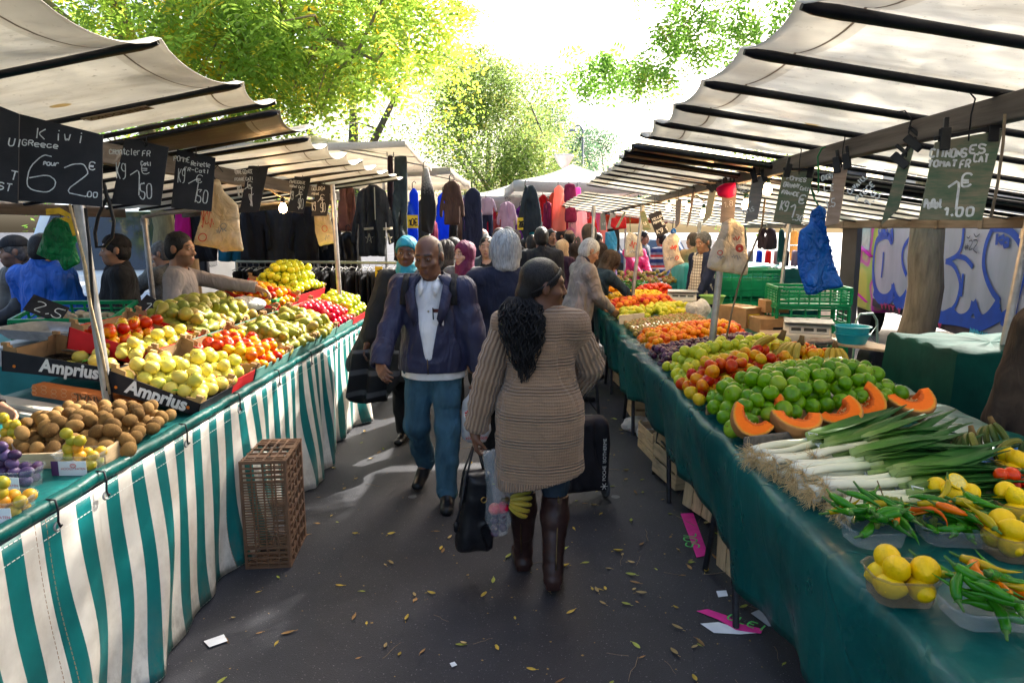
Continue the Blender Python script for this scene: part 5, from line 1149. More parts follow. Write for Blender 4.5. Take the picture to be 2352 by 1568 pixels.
def skin_mat():
 t=NT('skin');a=t.attr('col','Color');co=t.coords()
 c=t.mix(0.45,a,t.mix(t.noise(co,38,5),(0.55,0.48,0.46),(1.0,1.0,1.0)),'MULTIPLY')
 return t.done(t.bsdf(c,0.45,0,0.4,t.bump(t.noise(co,240,3),0.12,0.002),sss=0.08))
SKIN=skin_mat()
EYEW=mat('eye_white',(0.62,0.58,0.55),0.25,0.03);IRIS=mat('dark_iris',(0.015,0.008,0.005),0.15)
def cloth(name,col,rough=0.85,var=0.2,scale=9,bump=0.25,bscale=160,stretch=(1,1,1),fold=0.55,**kw):
 """Woven cloth: uneven dye, a fine weave and long soft creases."""
 if name in MATS:return MATS[name]
 t=NT(name);co=t.mapping(t.coords(),stretch);lo=tuple(c*(1-var)for c in col);hi=tuple(min(1,c*(1+var))for c in col)
 c=t.ramp(t.noise(co,scale),[(0.3,lo),(0.7,hi)]);n=t.n('ShaderNodeTexNoise');t.l(t.mapping(t.coords(),(1,1,0.42),rot=(0.3,0.25,0)),n.inputs['Vector']);n.inputs['Scale'].default_value=8.5;n.inputs['Detail'].default_value=2.5;n.inputs['Distortion'].default_value=1.6
 a=t.bump(n.outputs[0],fold,0.045);b=t.n('ShaderNodeBump');t.l(t.noise(co,bscale,3),b.inputs['Height']);b.inputs['Strength'].default_value=bump;b.inputs['Distance'].default_value=0.004;t.l(a,b.inputs['Normal'])
 MATS[name]=t.done(t.bsdf(c,rough,0,0.3,b.outputs[0],**kw));return MATS[name]
def rotm(yaw=0,pitch=0,roll=0):
 """pitch > 0 bends forward (towards +Y), roll > 0 leans to the right (+X), yaw > 0 turns to the left."""
 return np.array(Matrix.Rotation(yaw,3,'Z')@Matrix.Rotation(-pitch,3,'X')@Matrix.Rotation(roll,3,'Y'))
def ik(a,b,l1,l2,pole):
 a,b,pole=np.array(a,float),np.array(b,float),np.array(pole,float);d=b-a;L=np.linalg.norm(d)
 mx=(l1+l2)*0.999
 if L>mx:b=a+d/L*mx;d=b-a;L=mx
 d=d/L;x=(L*L+l1*l1-l2*l2)/(2*L);hh=math.sqrt(max(l1*l1-x*x,0));p=pole-d*(pole@d);p/=max(np.linalg.norm(p),1e-6)
 return a+d*x+p*hh,b
class Person:
 """Local frame: facing +Y, right hand at +X, feet at z = 0, built at 1.75 m and scaled to H."""
 def __init__(s,label,x,y,face,H=1.72,tone=(0.42,0.24,0.15),build=1.0,fem=False,lean=0,roll=0,twist=0,head=(0,0,0),hands=None,elbows=None,feet=None,res=0.008,grip=(0.5,0.5),handdir=(None,None),group=None,z=0.0,knees=None,zmin=None,lift=0.0,hk=1.06,hdz=0.0,al=1.0):
  s.k=H/1.75;s.H=H;s.fem=fem;s.b=build;s.tone=tone;s.res=res/s.k;s.zmin=zmin
  s.th=thing('person',label,'person',(x,y,z),face,group);s.face=face
  s.pel=np.array((0,0,0.94-lift));s.T=rotm(twist,lean,roll);s.o=s.pel
  s.sh=[s.tw((sg*(0.168 if fem else 0.188)*(0.6+0.4*build),-0.01,0.485))for sg in(-1,1)]
  s.nb=s.tw((0,-0.01,0.53));s.hd=np.array(head);s.Hm=(s.T@rotm(*head)if lean<0.5 else rotm(*head))*hk;s.hc=s.nb+0.5*(s.Hm@np.array((0,0.02,0.165)))+0.5*(s.T@np.array((0,0.02,0.165)))+(0,0,hdz)
  hands=hands or(None,None);s.arm=[]
  for i,sg in enumerate((-1,1)):
   t=hands[i]if hands[i]is not None else(sg*0.27,0.06,0.80-lift)
   po=(elbows[i]if elbows and elbows[i]is not None else(sg*0.6,-1,-0.2));e,w_=ik(s.sh[i],t,0.285*(al if i==0 else 1),0.255*(al if i==0 else 1),po);s.arm.append((s.sh[i],e,w_))
  feet=feet or((-0.10,0.0,0),(0.10,0.02,0));s.leg=[]
  for i,sg in enumerate((-1,1)):
   hip=s.pel+np.array((sg*0.09,0,0));ft=np.array(feet[i],float);an=ft[:3]+(0,-0.03,0.085+(0.19*math.sin(ft[3])if len(ft)>3 else 0))
   kn,an=ik(hip,an,0.435,0.425,(knees[i]if knees else(sg*0.08,1,0)));s.leg.append((hip,kn,an))
  s.feet=feet;s.grip=grip;s.hdir=handdir;s.V=None
 def tw(s,p):return s.o+s.T@np.array(p,float)
 def field(s,pts,pad,res=None):
  P=np.array(pts);return Sdf(P.min(0)-pad,P.max(0)+pad,res or s.res)
 def torso(s,S,e=0.0,k=0.05,lo=True):
  b=s.b;w_=1.0;S.frame(s.o,s.T);f=1 if s.fem else 0
  S.cone((0,0,0.0),(0,0.0,0.03),0.150*b+e,0.150*b+e,k,(1.0+0.04*f,0.78,1))if lo else None
  S.cone((0,0.01+0.02*(b-1)*5,0.13),(0,0.01+0.02*(b-1)*5,0.20),(0.132-0.012*f)*b+e,(0.132-0.008*f)*b+e,k,(1,0.78+0.5*(b-1),1))
  S.cone((0,0.0,0.30),(0,-0.005,0.40),(0.146-0.012*f)*(0.5+0.5*b)+e,(0.145-0.014*f)*(0.5+0.5*b)+e,k,(1.04,0.72,1))
  for i in(0,1):S.cone((0.045*(2*i-1),-0.015,0.50),np.linalg.solve(s.T,s.sh[i]-s.o)-(0,0,0.012),0.055+e*0.7,0.052+e*0.75,0.05)
  if f:
   for sg in(-1,1):S.ell((sg*0.065,0.075,0.325),(0.06+e,0.055+e,0.06+e),0.04)
  S.frame();return S
 def arms(s,S,e=0.0,k=0.03,frac=1.0,taper=1.0):
  for a,el,w_ in s.arm:
   S.cone(a,el,0.051*s.b**0.6+e,0.041+e,0.04);S.cone(el,el+(w_-el)*frac,0.042+e,0.042+e+(0.0275-0.042)*frac*taper,k)
  return S
 def legs(s,S,e=0.0,k=0.035,eb=None,frac=1.0):
  eb=e if eb is None else eb
  for hip,kn,an in s.leg:
   S.cone(hip,kn,0.083*s.b**0.5+e,0.054+(e+eb)/2,0.05);a2=kn+(an-kn)*0.3+np.array((0,-0.012,0));S.cone(kn,kn+(an-kn)*frac,0.052+(e+eb)/2,0.052+(0.036-0.052)*frac+eb,k)
   if eb<0.03:S.cone(a2,kn+(an-kn)*0.4,0.054+e,0.05+e,0.03)
  return S
 def foot(s,S,i,e=0.0,k=0.02):
  hip,kn,an=s.leg[i];f=np.array(s.feet[i],float);pt=f[3]if len(f)>3 else 0.0
  heel=np.array((f[0],f[1]-0.055,f[2]+0.035+0.19*math.sin(pt)));d=np.array((math.sin(0.12*(2*i-1)),math.cos(pt),-math.sin(pt)))if pt else np.array((0.12*(2*i-1),1,0))
  toe=heel+d*0.20;toe[2]+=-0.008
  S.cone(an,heel+np.array((0,0.0,0.0)),0.036+e,0.033+e,k);S.cone(heel,toe,0.031+e,0.027+e,k,(1.15,1,0.85));S.cone(an,(heel+toe)/2,0.036+e,0.030+e,k);return S
 def headshape(s,S):
  S.frame(s.hc,s.Hm);f=1 if s.fem else 0
  S.ell((0,-0.012,0.03),(0.077,0.096,0.09),0.01);S.ell((0,0.028,-0.04),(0.060,0.066,0.076),0.03);S.ell((0,0.062,-0.098),(0.027,0.022,0.02),0.025);S.ell((0,0.03,-0.085),(0.047-0.004*f,0.05,0.032),0.025)
  S.ell((0,0.072,0.022),(0.052,0.022,0.013),0.02)
  for sg in(-1,1):
   S.ell((sg*0.046,0.055,-0.032),(0.022,0.024,0.02),0.02);S.ell((sg*0.031,0.101,0.0),(0.019,0.018,0.012),0.012,'cut');S.ell((sg*0.031,0.0785,0.0),(0.0155,0.014,0.0125),0.004)
   S.ell((sg*0.080,-0.008,-0.008),(0.009,0.019,0.031),0.008)
   S.ell((sg*0.013,0.097,-0.037),(0.0095,0.012,0.008),0.006)
  S.cone((0,0.088,0.004),(0,0.106,-0.034),0.0085,0.0125,0.010);S.ell((0,0.090,-0.066),(0.023,0.011,0.0065),0.006);S.ell((0,0.088,-0.078),(0.020,0.011,0.0075),0.005);S.ell((0,0.1015,-0.0715),(0.02,0.008,0.0016),0.003,'cut')
  S.frame();S.cone(s.hc+s.Hm@np.array((0,-0.018,-0.06)),s.nb+s.T@np.array((0,-0.015,-0.03)),0.056-0.008*f,0.064-0.008*f,0.03);return S
 def hand(s,S,i):
  a,el,w_=s.arm[i];fd=(w_-el)/np.linalg.norm(w_-el);sg=2*i-1;hd=s.hdir[i]
  D,N=(fd,None)if hd is None else(np.array(hd[0],float),np.array(hd[1],float))
  D=D/np.linalg.norm(D)
  if N is None:N=np.array((-sg,0.15,0.0))
  N=N-D*(N@D);N/=np.linalg.norm(N);Xh=np.cross(D,N)*sg*-1
  th_=np.cross(N,D)*sg;g=s.grip[i]
  S.cone(w_-D*0.01,w_+D*0.03,0.024,0.024,0.02)
  for o,L in((-0.031,0.060),(-0.0105,0.076),(0.0105,0.082),(0.031,0.074)):
   K=w_+D*(0.088+(0.006 if abs(o)<0.02 else 0))+th_*o;S.cone(w_+D*0.025+th_*o*0.6,K,0.015,0.0115,0.014)
   q=K;c=0.25+g*0.9+(0.08 if o<0 else 0)
   for j,(fl,r0,r1)in enumerate(((0.42,0.0098,0.009),(0.33,0.009,0.0083),(0.27,0.0083,0.0072))):
    an=c*(0.55+0.75*j);dd=D*math.cos(an)+N*math.sin(an);q2=q+dd*L*fl;S.cone(q,q2,r0,r1,0.004);q=q2
  b=w_+D*0.028+th_*0.026;d1=(D*0.65+th_*(0.75-0.3*g)+N*(0.25+0.4*g));d1/=np.linalg.norm(d1);d2=D*0.85+th_*(0.3-0.4*g)+N*(0.25+0.5*g);d2/=np.linalg.norm(d2)
  S.cone(w_+D*0.01+th_*0.01,b,0.018,0.016,0.014);S.cone(b,b+d1*0.036,0.0145,0.0115,0.008);S.cone(b+d1*0.036,b+d1*0.036+d2*0.03,0.011,0.0088,0.004)
  s.palm=getattr(s,'palm',[None,None]);s.palm[i]=w_+D*0.085+N*0.02;return S
 def pts(s):return[s.hc+(0,0,0.14),s.hc+s.Hm@np.array((0,0.13,0))]+[p for a in s.arm for p in a]+[p for l in s.leg for p in l]+[np.array(f[:3])for f in s.feet]
 def body(s,lips=(0.30,0.10,0.08),brow=(0.03,0.02,0.015),stubble=0.0,mouth=None):
  S=s.field(s.pts(),0.24);s.torso(S,-0.004);s.arms(S);s.legs(S);s.headshape(S)
  for i in(0,1):s.hand(S,i);s.foot(S,i)
  V,F=S.tri();col=np.tile(np.array(s.tone),(len(V),1));q=(V-s.hc)@s.Hm/np.linalg.norm(s.Hm[:,0])**2
  def blend(mask,c,a):col[mask]=col[mask]*(1-a)+np.array(c)*a
  fr=(q[:,1]>0.055)
  if stubble:blend((q[:,2]<-0.045)&(q[:,2]>-0.13)&(q[:,1]>0.0)&(np.abs(q[:,0])<0.075),(0.05,0.04,0.04),stubble)
  blend(fr&(np.abs(q[:,0])<0.022)&(q[:,2]<-0.061)&(q[:,2]>-0.084),lips,0.75)
  blend(fr&(np.abs(np.abs(q[:,0])-0.033)<0.019)&(np.abs(q[:,2]-0.023-0.10*(0.035-np.abs(np.abs(q[:,0])-0.03)))<0.0045+0.001),brow,0.85)
  blend(fr&(np.abs(np.abs(q[:,0])-0.031)<0.018)&(np.abs(q[:,2])<0.010),np.array(s.tone)*0.5,0.6)
  me=np_mesh('body',V,F,SKIN,True,col);o=ob('body',me,s.th);o.scale=(s.k,)*3
  return s
 def eyes(s):
  e=MB();
  for sg in(-1,1):
   m=MB();c=s.hc+s.Hm@np.array((sg*0.031,0.0808,-0.001));m.lathe([(0,-0.0122),(0.006,-0.0105),(0.0105,-0.006),(0.0122,0),(0.0105,0.006),(0.0062,0.0105)],12,c,sy=0.52,M=Matrix((s.Hm@np.array(((1,0,0),(0,0,1),(0,-1,0)))).tolist()),mi=0)
   m.lathe([(0.0063,0.0103),(0.004,0.0119),(0,0.0124)],12,c,sy=0.6,M=Matrix((s.Hm@np.array(((1,0,0),(0,0,1),(0,-1,0)))).tolist()),mi=1)
   o=m.build('eye',[EYEW,IRIS],s.th,180);o.scale=(s.k,)*3
  return s
 def add(s,name,S,mt,label=None,color=None):
  V,F=S.tri()
  if not len(V):return None
  o=ob(name,np_mesh(name,V,F,mt,True,color(V)if color else None),s.th);o.scale=(s.k,)*3
  if label:o['label']=label
  return o
 def mb(s,name,m,mt,smooth=180,**kw):
  o=m.build(name,mt,s.th,smooth,**kw);o.scale=(s.k,)*3;return o
 def top(s,mt,hem=0.80,e=0.018,sleeve=1.0,amp=0.006,f=26,seed=1,name='jacket',neck=0.062,flare=0.0,open_=None,cuff=0.0,arm_e=None,label=None,collar=0.0):
  S=s.field([s.nb,s.tw((0,0.1,-0.2)),(0,0,hem)]+[p for a in s.arm for p in a],0.24);s.torso(S,e)
  if hem<0.86 or flare:
   S.frame(s.o,s.T);S.cone((0,0,0.05),(0,0,hem-s.pel[2]-0.03),0.152*s.b+e,0.158*s.b+e+flare,0.05,(1.06,0.82,1));S.frame()
  s.arms(S,(e if arm_e is None else arm_e)*0.85,frac=sleeve,taper=0.75)
  if cuff:
   for a,el,w_ in s.arm:p=el+(w_-el)*(sleeve-0.05);S.cone(p,el+(w_-el)*sleeve,0.032+cuff,0.031+cuff,0.01)
  if collar:
   S.cone(s.nb+s.T@np.array((0,-0.01,-0.02)),s.nb+s.T@np.array((0,-0.012,0.045)),0.072+collar,0.068+collar,0.02)
  S.wrinkle(amp,f,seed,(1,1,0.55));S.wrinkle(amp*0.4,f*2.4,seed+9,(1,1,0.6))
  if neck:S.cone(s.nb+s.T@np.array((0,0.005,-0.045)),s.nb+s.T@np.array((0,0.02,0.2)),neck,neck+0.015,0.008,op='cut')
  if open_:
   w0,w1,z1=open_;S.frame(s.o,s.T);S.cone((0,0.16,0.50),(0,0.17,z1),w0,w1,0.012,(1,1.6,1),'cut');S.frame()
  for a,el,w_ in s.arm:
   d=(w_-el)/np.linalg.norm(w_-el);cut=el+(w_-el)*sleeve;S.cone(cut+d*0.08,cut+d*0.22,0.075,0.075,0.004,op='cut')
  S.plane((0,0,hem),(0,0,-1));return s.add(name,S,mt,label)
 def trousers(s,mt,e=0.014,eb=0.026,amp=0.006,seed=2,waist=0.07,bottom=0.05,name='trousers',f=24):
  S=s.field([p for l in s.leg for p in l]+[s.tw((0,0,0.12))],0.2);s.torso(S,e);s.legs(S,e,eb=eb);S.wrinkle(amp,f,seed,(1,1,0.9))
  S.frame(s.o,s.T);S.plane((0,0,waist),(0,0,1));S.frame()
  for i in(0,1):
   an=s.leg[i][2];kn=s.leg[i][1];d=(an-kn)/np.linalg.norm(an-kn);p=an+d*(0.085-bottom);S.cone(p+d*0.11,p+d*0.2,0.11,0.11,0.004,op='cut')
  return s.add(name,S,mt)
 def shoes(s,mt,e=0.007,top_=0.11):
  for i in(0,1):
   f=np.array(s.feet[i],float)[:3];an=s.leg[i][2];S=Sdf(np.minimum(an,f)-(0.1,0.13,0.05),np.maximum(an,f)+(0.1,0.24,0.1),s.res);s.foot(S,i,e);S.plane((0,0,f[2]+top_),(0,0,1));S.plane((0,0,f[2]+0.002-0.0),(0,0,-1))if len(s.feet[i])<4 else None;s.add('shoe',S,mt)
  return s
 def hair(s,mt,style='short',seed=3,amp=0.004,f=70):
  S=Sdf(s.hc-0.36,s.hc+0.22,s.res);S.frame(s.hc,s.Hm);e={'short':0.007,'crop':0.0035,'bald':0.003,'bob':0.018,'full':0.017,'long':0.018}[style]
  S.ell((0,-0.014,0.03),(0.077+e,0.096+e,0.09+e),0.01)
  if style in('short','crop','bald','full'):S.ell((0,-0.035,-0.03),(0.07+e,0.068+e,0.07),0.03)
  if style=='bob':S.cone((0,-0.03,0.0),(0,-0.035,-0.11),0.085,0.092,0.03,(1.05,1,1))
  if style=='full':S.cone((0,-0.03,0.03),(0,-0.045,-0.10),0.094,0.084,0.04,(1.06,1.0,1))
  if style=='long':S.cone((0,-0.03,0.0),(0,-0.07,-0.26),0.09,0.085,0.03,(1.1,0.8,1))
  if s.arm is not None:S.frame();S.wrinkle(amp,f,seed,(1,1,0.35));S.frame(s.hc,s.Hm)
  if style=='bald':S.ell((0,0.005,0.10),(0.074,0.115,0.072),0.004,'cut');S.plane((0,0.022,0),(0,1,0.25));S.plane((0,0,-0.075),(0,0.2,-1))
  else:
   S.ell((0,0.105,-0.05),(0.066 if style not in('bob','full','long')else 0.062,0.075,0.115),0.012,'cut')
   if style in('short','crop'):
    S.ell((0,0.05,-0.09),(0.11,0.075,0.085),0.01,'cut');S.plane((0,0,-0.075),(0,0.2,-1))
  if style not in('bob','full','long'):
   for sg in(-1,1):S.ell((sg*0.085,-0.003,-0.012),(0.022,0.024,0.034),0.006,'cut')
  S.frame();return s.add('hair',S,mt)
 def scarf(s,mt,name='headscarf',drape=0.12,e=0.012,turban=False,seed=5,drop=0.0):
  S=Sdf(s.hc-0.34,s.hc+0.24,s.res);S.frame(s.hc,s.Hm);S.ell((0,-0.014,0.028),(0.078+e,0.098+e,0.092+e),0.01)
  if turban:S.ell((0,-0.085,0.03),(0.06,0.045,0.06),0.03);S.frame();S.wrinkle(0.004,45,seed,(0.3,1,1));S.frame(s.hc,s.Hm);S.ell((0,0.11,-0.072),(0.13,0.14,0.125),0.012,'cut');S.plane((0,0,-0.03),(0,0,-1))
  else:
   S.cone((0,-0.02,-0.03),(0,0.0,-0.12),0.088,0.082,0.03);S.frame();S.cone(s.hc+s.Hm@np.array((0,0,-0.12)),s.nb+s.T@np.array((0,0.02,-0.03)),0.082,0.105+drop,0.04,(1,1,1));S.cone(s.nb+s.T@np.array((0,0.05,0.02)),s.nb+s.T@np.array((0,0.09,-drape)),0.07,0.045,0.04)
   S.wrinkle(0.0055,38,seed,(1,1,1.3));S.frame(s.hc,s.Hm);S.ell((0,0.115,-0.022),(0.058,0.085,0.085),0.012,'cut')
  S.frame();return s.add(name,S,mt)
 def neckscarf(s,mt,seed=7):
  S=Sdf(s.nb-0.25,s.nb+0.22,s.res);S.cone(s.nb+s.T@np.array((0,0.01,0.0)),s.nb+s.T@np.array((0,0.02,0.05)),0.098,0.082,0.03);S.cone(s.nb+s.T@np.array((0,0.07,0.02)),s.nb+s.T@np.array((0.03,0.11,-0.10)),0.05,0.03,0.03);S.wrinkle(0.007,40,seed);return s.add('scarf',S,mt)
 def cap(s,mt,peak=True,beanie=False):
  S=Sdf(s.hc-0.2,s.hc+0.26,s.res);S.frame(s.hc,s.Hm);S.ell((0,-0.014,0.042),(0.088,0.108,0.092),0.01)
  if beanie:S.ell((0,-0.014,0.02),(0.089,0.109,0.10),0.01)
  S.plane((0,0,0.035 if not beanie else 0.02),(0,0.25,-1))if not peak else S.plane((0,0,0.035),(0,0,-1))
  if peak:S.ell((0,0.10,0.036),(0.07,0.06,0.006),0.012)
  S.frame();return s.add('cap' if not beanie else 'beanie',S,mt)
 def strands(s,mt,n=150,L=0.2,r=0.0035,spread=1.0,seed=1,e=0.016,front=0.3,name='hair_strands'):
  """Locks that leave the crown, follow the skull and fall free at the nape."""
  q=random.Random(seed);m=MB();k=np.linalg.norm(s.Hm[:,0])
  for i in range(n):
   a=q.uniform(-PI+front*2,PI-front*2)-PI/2;p0=q.uniform(0.1,0.7);pts=[];ph=q.uniform(0,6);ee=e+q.uniform(0,0.012);el=q.uniform(0.75,1.1)
   for j in range(11):
    t_=j/10;th_=p0+(1.75-p0)*min(1,t_*1.35);x,y,z=math.sin(th_)*math.cos(a),math.sin(th_)*math.sin(a),math.cos(th_);p=np.array((x*(0.077+ee),y*(0.096+ee)-0.014,z*(0.09+ee)+0.03))
    if t_>0.55:p=p+np.array((0.012*math.sin(ph),0,-L*el*(t_-0.55)))
    pts.append(s.hc+s.Hm@(p+0.004*np.array((math.sin(ph+7*t_),math.cos(ph+6*t_),0))))
   m.tube(pts,[r*(1-0.6*j/10)for j in range(11)],4,caps=False,flat=0.6)
  return s.mb(name,m,mt)
 def world(s,p):return Vector(s.th.location)+Matrix.Rotation(s.face,3,'Z')@(Vector(np.array(p,float))*s.k)
 def local(s,w):return np.array(Matrix.Rotation(-s.face,3,'Z')@(Vector(w)-Vector(s.th.location)))/s.k
HAIRB=mat('black_hair',(0.010,0.009,0.010),0.42,0.5,30,0.6,90,stretch=(3,3,0.6));HAIRG=mat('grey_hair',(0.42,0.42,0.41),0.5,0.4,40,0.7,80,stretch=(3,3,0.5));HAIRBR=mat('brown_hair',(0.07,0.045,0.03),0.45,0.5,30,0.6,90,stretch=(3,3,0.6));HAIRDG=mat('dark_grey_hair',(0.10,0.095,0.09),0.5,0.5,40,0.6,90)
BROWNSKIN,DARKSKIN,TANSKIN,PALESKIN,OLIVE=(0.15,0.066,0.038),(0.09,0.042,0.027),(0.36,0.19,0.115),(0.52,0.32,0.24),(0.42,0.25,0.16)
DENIM=cloth('blue_denim',(0.035,0.095,0.145),0.85,0.35,12,0.3,260,stretch=(1,1,0.4));DKDENIM=cloth('dark_denim',(0.02,0.035,0.055),0.85,0.3,12);BLACKC=cloth('black_cloth',(0.014,0.014,0.016),0.85,0.3);NAVY=cloth('navy_nylon',(0.024,0.026,0.062),0.55,0.25,5,0.2,60);NAVYD=cloth('dark_navy_wool',(0.018,0.020,0.038),0.9);WHITEC=cloth('white_shirt',(0.72,0.72,0.74),0.85,0.05,9,0.15,200)
SHOE=mat('black_leather',(0.010,0.010,0.012),0.28,0.3,20,0.15,60);BROWNLEATHER=mat('brown_boot_leather',(0.032,0.014,0.012),0.36,0.35,9,0.2,40)
def knit():
 t=NT('ribbed_knit');co=t.coords();s=t.sep(co)
 zz=t.math('ADD',s[2],t.math('MULTIPLY',t.noise(co,5,2),0.012));w1=t.math('SINE',t.math('MULTIPLY',zz,400));band=t.ramp(t.math('SINE',t.math('MULTIPLY',zz,47)),[(0.30,0.25),(0.6,1.0)])
 ang=t.math('ARCTAN2',s[1],s[0]);vr=t.math('SINE',t.math('MULTIPLY',ang,95));hem=t.math('LESS_THAN',s[2],0.625)
 h=t.math('ADD',t.math('MULTIPLY',t.math('MULTIPLY',w1,band),t.math('SUBTRACT',1.0,hem)),t.math('MULTIPLY',vr,t.math('MULTIPLY_ADD',hem,0.85,0.07)))
 c=t.ramp(t.math('MULTIPLY_ADD',h,0.18,0.5),[(0.2,(0.13,0.075,0.045)),(0.5,(0.29,0.185,0.115)),(0.85,(0.40,0.275,0.185))])
 c=t.mix(0.35,c,t.mix(t.noise(co,30,4),(0.55,0.5,0.5),(1,1,1)),'MULTIPLY')
 return t.done(t.bsdf(c,0.95,0,0.2,t.bump(t.math('ADD',h,t.math('MULTIPLY',t.noise(co,300,2),0.8)),0.7,0.006),sheen=0.25))
def knit_sleeve():
 t=NT('ribbed_knit_sleeve');co=t.coords();s=t.sep(t.attr('tc'));w1=t.math('SINE',t.math('MULTIPLY',s[0],2*PI*19))
 c=t.ramp(t.math('MULTIPLY_ADD',w1,0.28,0.5),[(0.1,(0.16,0.095,0.058)),(0.5,(0.27,0.175,0.11)),(0.9,(0.38,0.26,0.175))])
 return t.done(t.bsdf(c,0.95,0,0.2,t.bump(t.math('ADD',w1,t.math('MULTIPLY',t.noise(co,300,2),0.8)),0.7,0.006),sheen=0.25))
KNIT,KNITS=knit(),knit_sleeve()
W=Person('woman with long black braids in a brown ribbed cardigan and tall boots',0.085,3.28,0.0,1.665,BROWNSKIN,1.10,True,twist=-0.10,head=(-1.22,0.04,0.05),hands=((-0.40,0.02,0.60),(0.18,0.24,1.0)),elbows=((-1,-0.6,0),(1.0,-0.5,-0.1)),feet=((-0.08,0.20,0),(0.075,-0.06,0.0,0.22)),res=0.0065,hk=1.10,hdz=-0.03,al=1.13,grip=(0.95,0.8),handdir=(((0,0.1,-1),(1,0.2,0)),None))
W.body(lips=(0.16,0.06,0.05),brow=(0.008,0.006,0.005)).eyes()
S=W.field([W.nb,(0,0,0.5)]+[p for a in W.arm for p in a],0.26);W.torso(S,0.028);S.cone((0,-0.01,1.0),(0.0,-0.015,0.60),0.185,0.215,0.06,(1.12,0.82,1));S.cone((0,-0.05,0.95),(0,-0.05,0.85),0.17,0.17,0.06,(1.05,0.8,1))
for a,el,w_ in W.arm:S.cone(a+np.array((0,0,-0.012)),a+(el-a)*0.55,0.064,0.062,0.045)
S.wrinkle(0.008,19,4,(1,1,0.5));S.wrinkle(0.003,45,9,(1,1,0.7));S.cone(W.nb+W.T@np.array((0,0.0,-0.02)),W.nb+np.array((0,0,0.2)),0.062,0.075,0.01,op='cut');S.frame((0,0,0));S.plane((0,0,0.60),(0.22,0,-1));W.add('cardigan',S,KNIT)
for i,(a,el,w_)in enumerate(W.arm):
 P=[];sw=np.array(a)+(np.array(W.o)+(0,0,0.40)-a)*0.10
 ctrl=[sw,a+(el-a)*0.35,a+(el-a)*0.75,el,el+(w_-el)*0.3,el+(w_-el)*0.7,el+(w_-el)*0.97]
 pts=[]
 for k in range(len(ctrl)-1):
  p0,p1,p2,p3=ctrl[max(k-1,0)],ctrl[k],ctrl[k+1],ctrl[min(k+2,len(ctrl)-1)]
  for q in range(6):
   t_=q/6;pts.append(0.5*((2*p1)+(p2-p0)*t_+(2*p0-5*p1+4*p2-p3)*t_*t_+(3*p1-p0-3*p2+p3)*t_**3))
 pts.append(ctrl[-1]);n=len(pts);m=MB();m.tube(pts,[0.070+0.012*math.sin(PI*k/n)-0.012*k/n+0.0035*math.sin(k*1.9+i)+0.003*math.sin(k*0.8)for k in range(n)],28);o=W.mb('sleeve',m,KNITS)
W.trousers(DKDENIM,0.012,0.012,bottom=0.04)
for i in(0,1):
 f=np.array(W.feet[i])[:3]+(0,0,0.03*i);kn,an=W.leg[i][1],W.leg[i][2];S=Sdf(np.minimum(kn,f)-0.17,np.maximum(kn,f)+(0.15,0.25,0.15),W.res);top_=kn+(an-kn)*0.10
 S.cone(top_-(an-kn)*0.1,kn+(an-kn)*0.35+np.array((0,-0.012,0)),0.072,0.073,0.03);S.cone(kn+(an-kn)*0.35+np.array((0,-0.012,0)),an,0.073,0.051,0.03);W.foot(S,i,0.012);S.box(f+np.array((0,-0.062,0.018)),(0.036,0.034,0.02),0.01,0.008)
 S.wrinkle(0.0022,26,i,(0.8,0.8,1.6));S.plane(top_,(0,0.12,1));S.plane((0,0,f[2]+0.0015),(0,0,-1));W.add('boot',S,BROWNLEATHER)
 m=MB();m.tube([kn+(an-kn)*q+np.array((0.012*(2*i-1),-0.083+0.02*q-0.008*math.sin(3*q),0))for q in np.linspace(0.05,0.95,9)],0.003,5);m.box(kn+(an-kn)*0.1+np.array((0.012*(2*i-1),-0.09,0)),(0.008,0.006,0.035));W.mb('zip',m,mat('dull_brass',(0.16,0.11,0.05),0.4,metal=0.8))
tie=W.hc+W.Hm@np.array((0.02,-0.105,-0.055));r_=random.Random(8);m=MB()
S=Sdf(W.hc-0.25,W.hc+0.2,W.res);S.frame(W.hc,W.Hm);S.ell((0,-0.016,0.032),(0.082,0.099,0.093),0.01);S.ell((0.0,-0.085,-0.045),(0.05,0.045,0.05),0.04);S.ell((0,0.10,-0.045),(0.085,0.075,0.115),0.012,'cut');S.plane((0,0,-0.065),(0,0.75,-1));S.frame();W.add('hair_cap',S,HAIRB)
for k in range(54):
 a=(k/53-0.5)*3.0;st=np.array((0.079*math.sin(a),0.062*math.cos(a)-0.012+0.012*math.cos(3*a),0.062*math.cos(a)**2+0.012));pts=[]
 for q in range(9):
  t_=q/8;p=st*(1-t_)+np.array((0.02,-0.105,-0.055))*t_;d=p-np.array((0,-0.016,0.03));L_=math.sqrt((d[0]/0.083)**2+(d[1]/0.101)**2+(d[2]/0.095)**2);p=np.array((0,-0.016,0.03))+d/max(L_,0.3)*(1.0+0.04*min(1,t_*4)+0.018*(k%2))if t_<0.9 else p
  pts.append(W.hc+W.Hm@p)
 m.tube(pts,[0.0046+0.0009*math.sin(q*2.6+k)for q in range(9)],5)
W.mb('braids',m,HAIRB);m=MB()
back=W.T@np.array((0,-1,0));side=W.T@np.array((1,0,0))
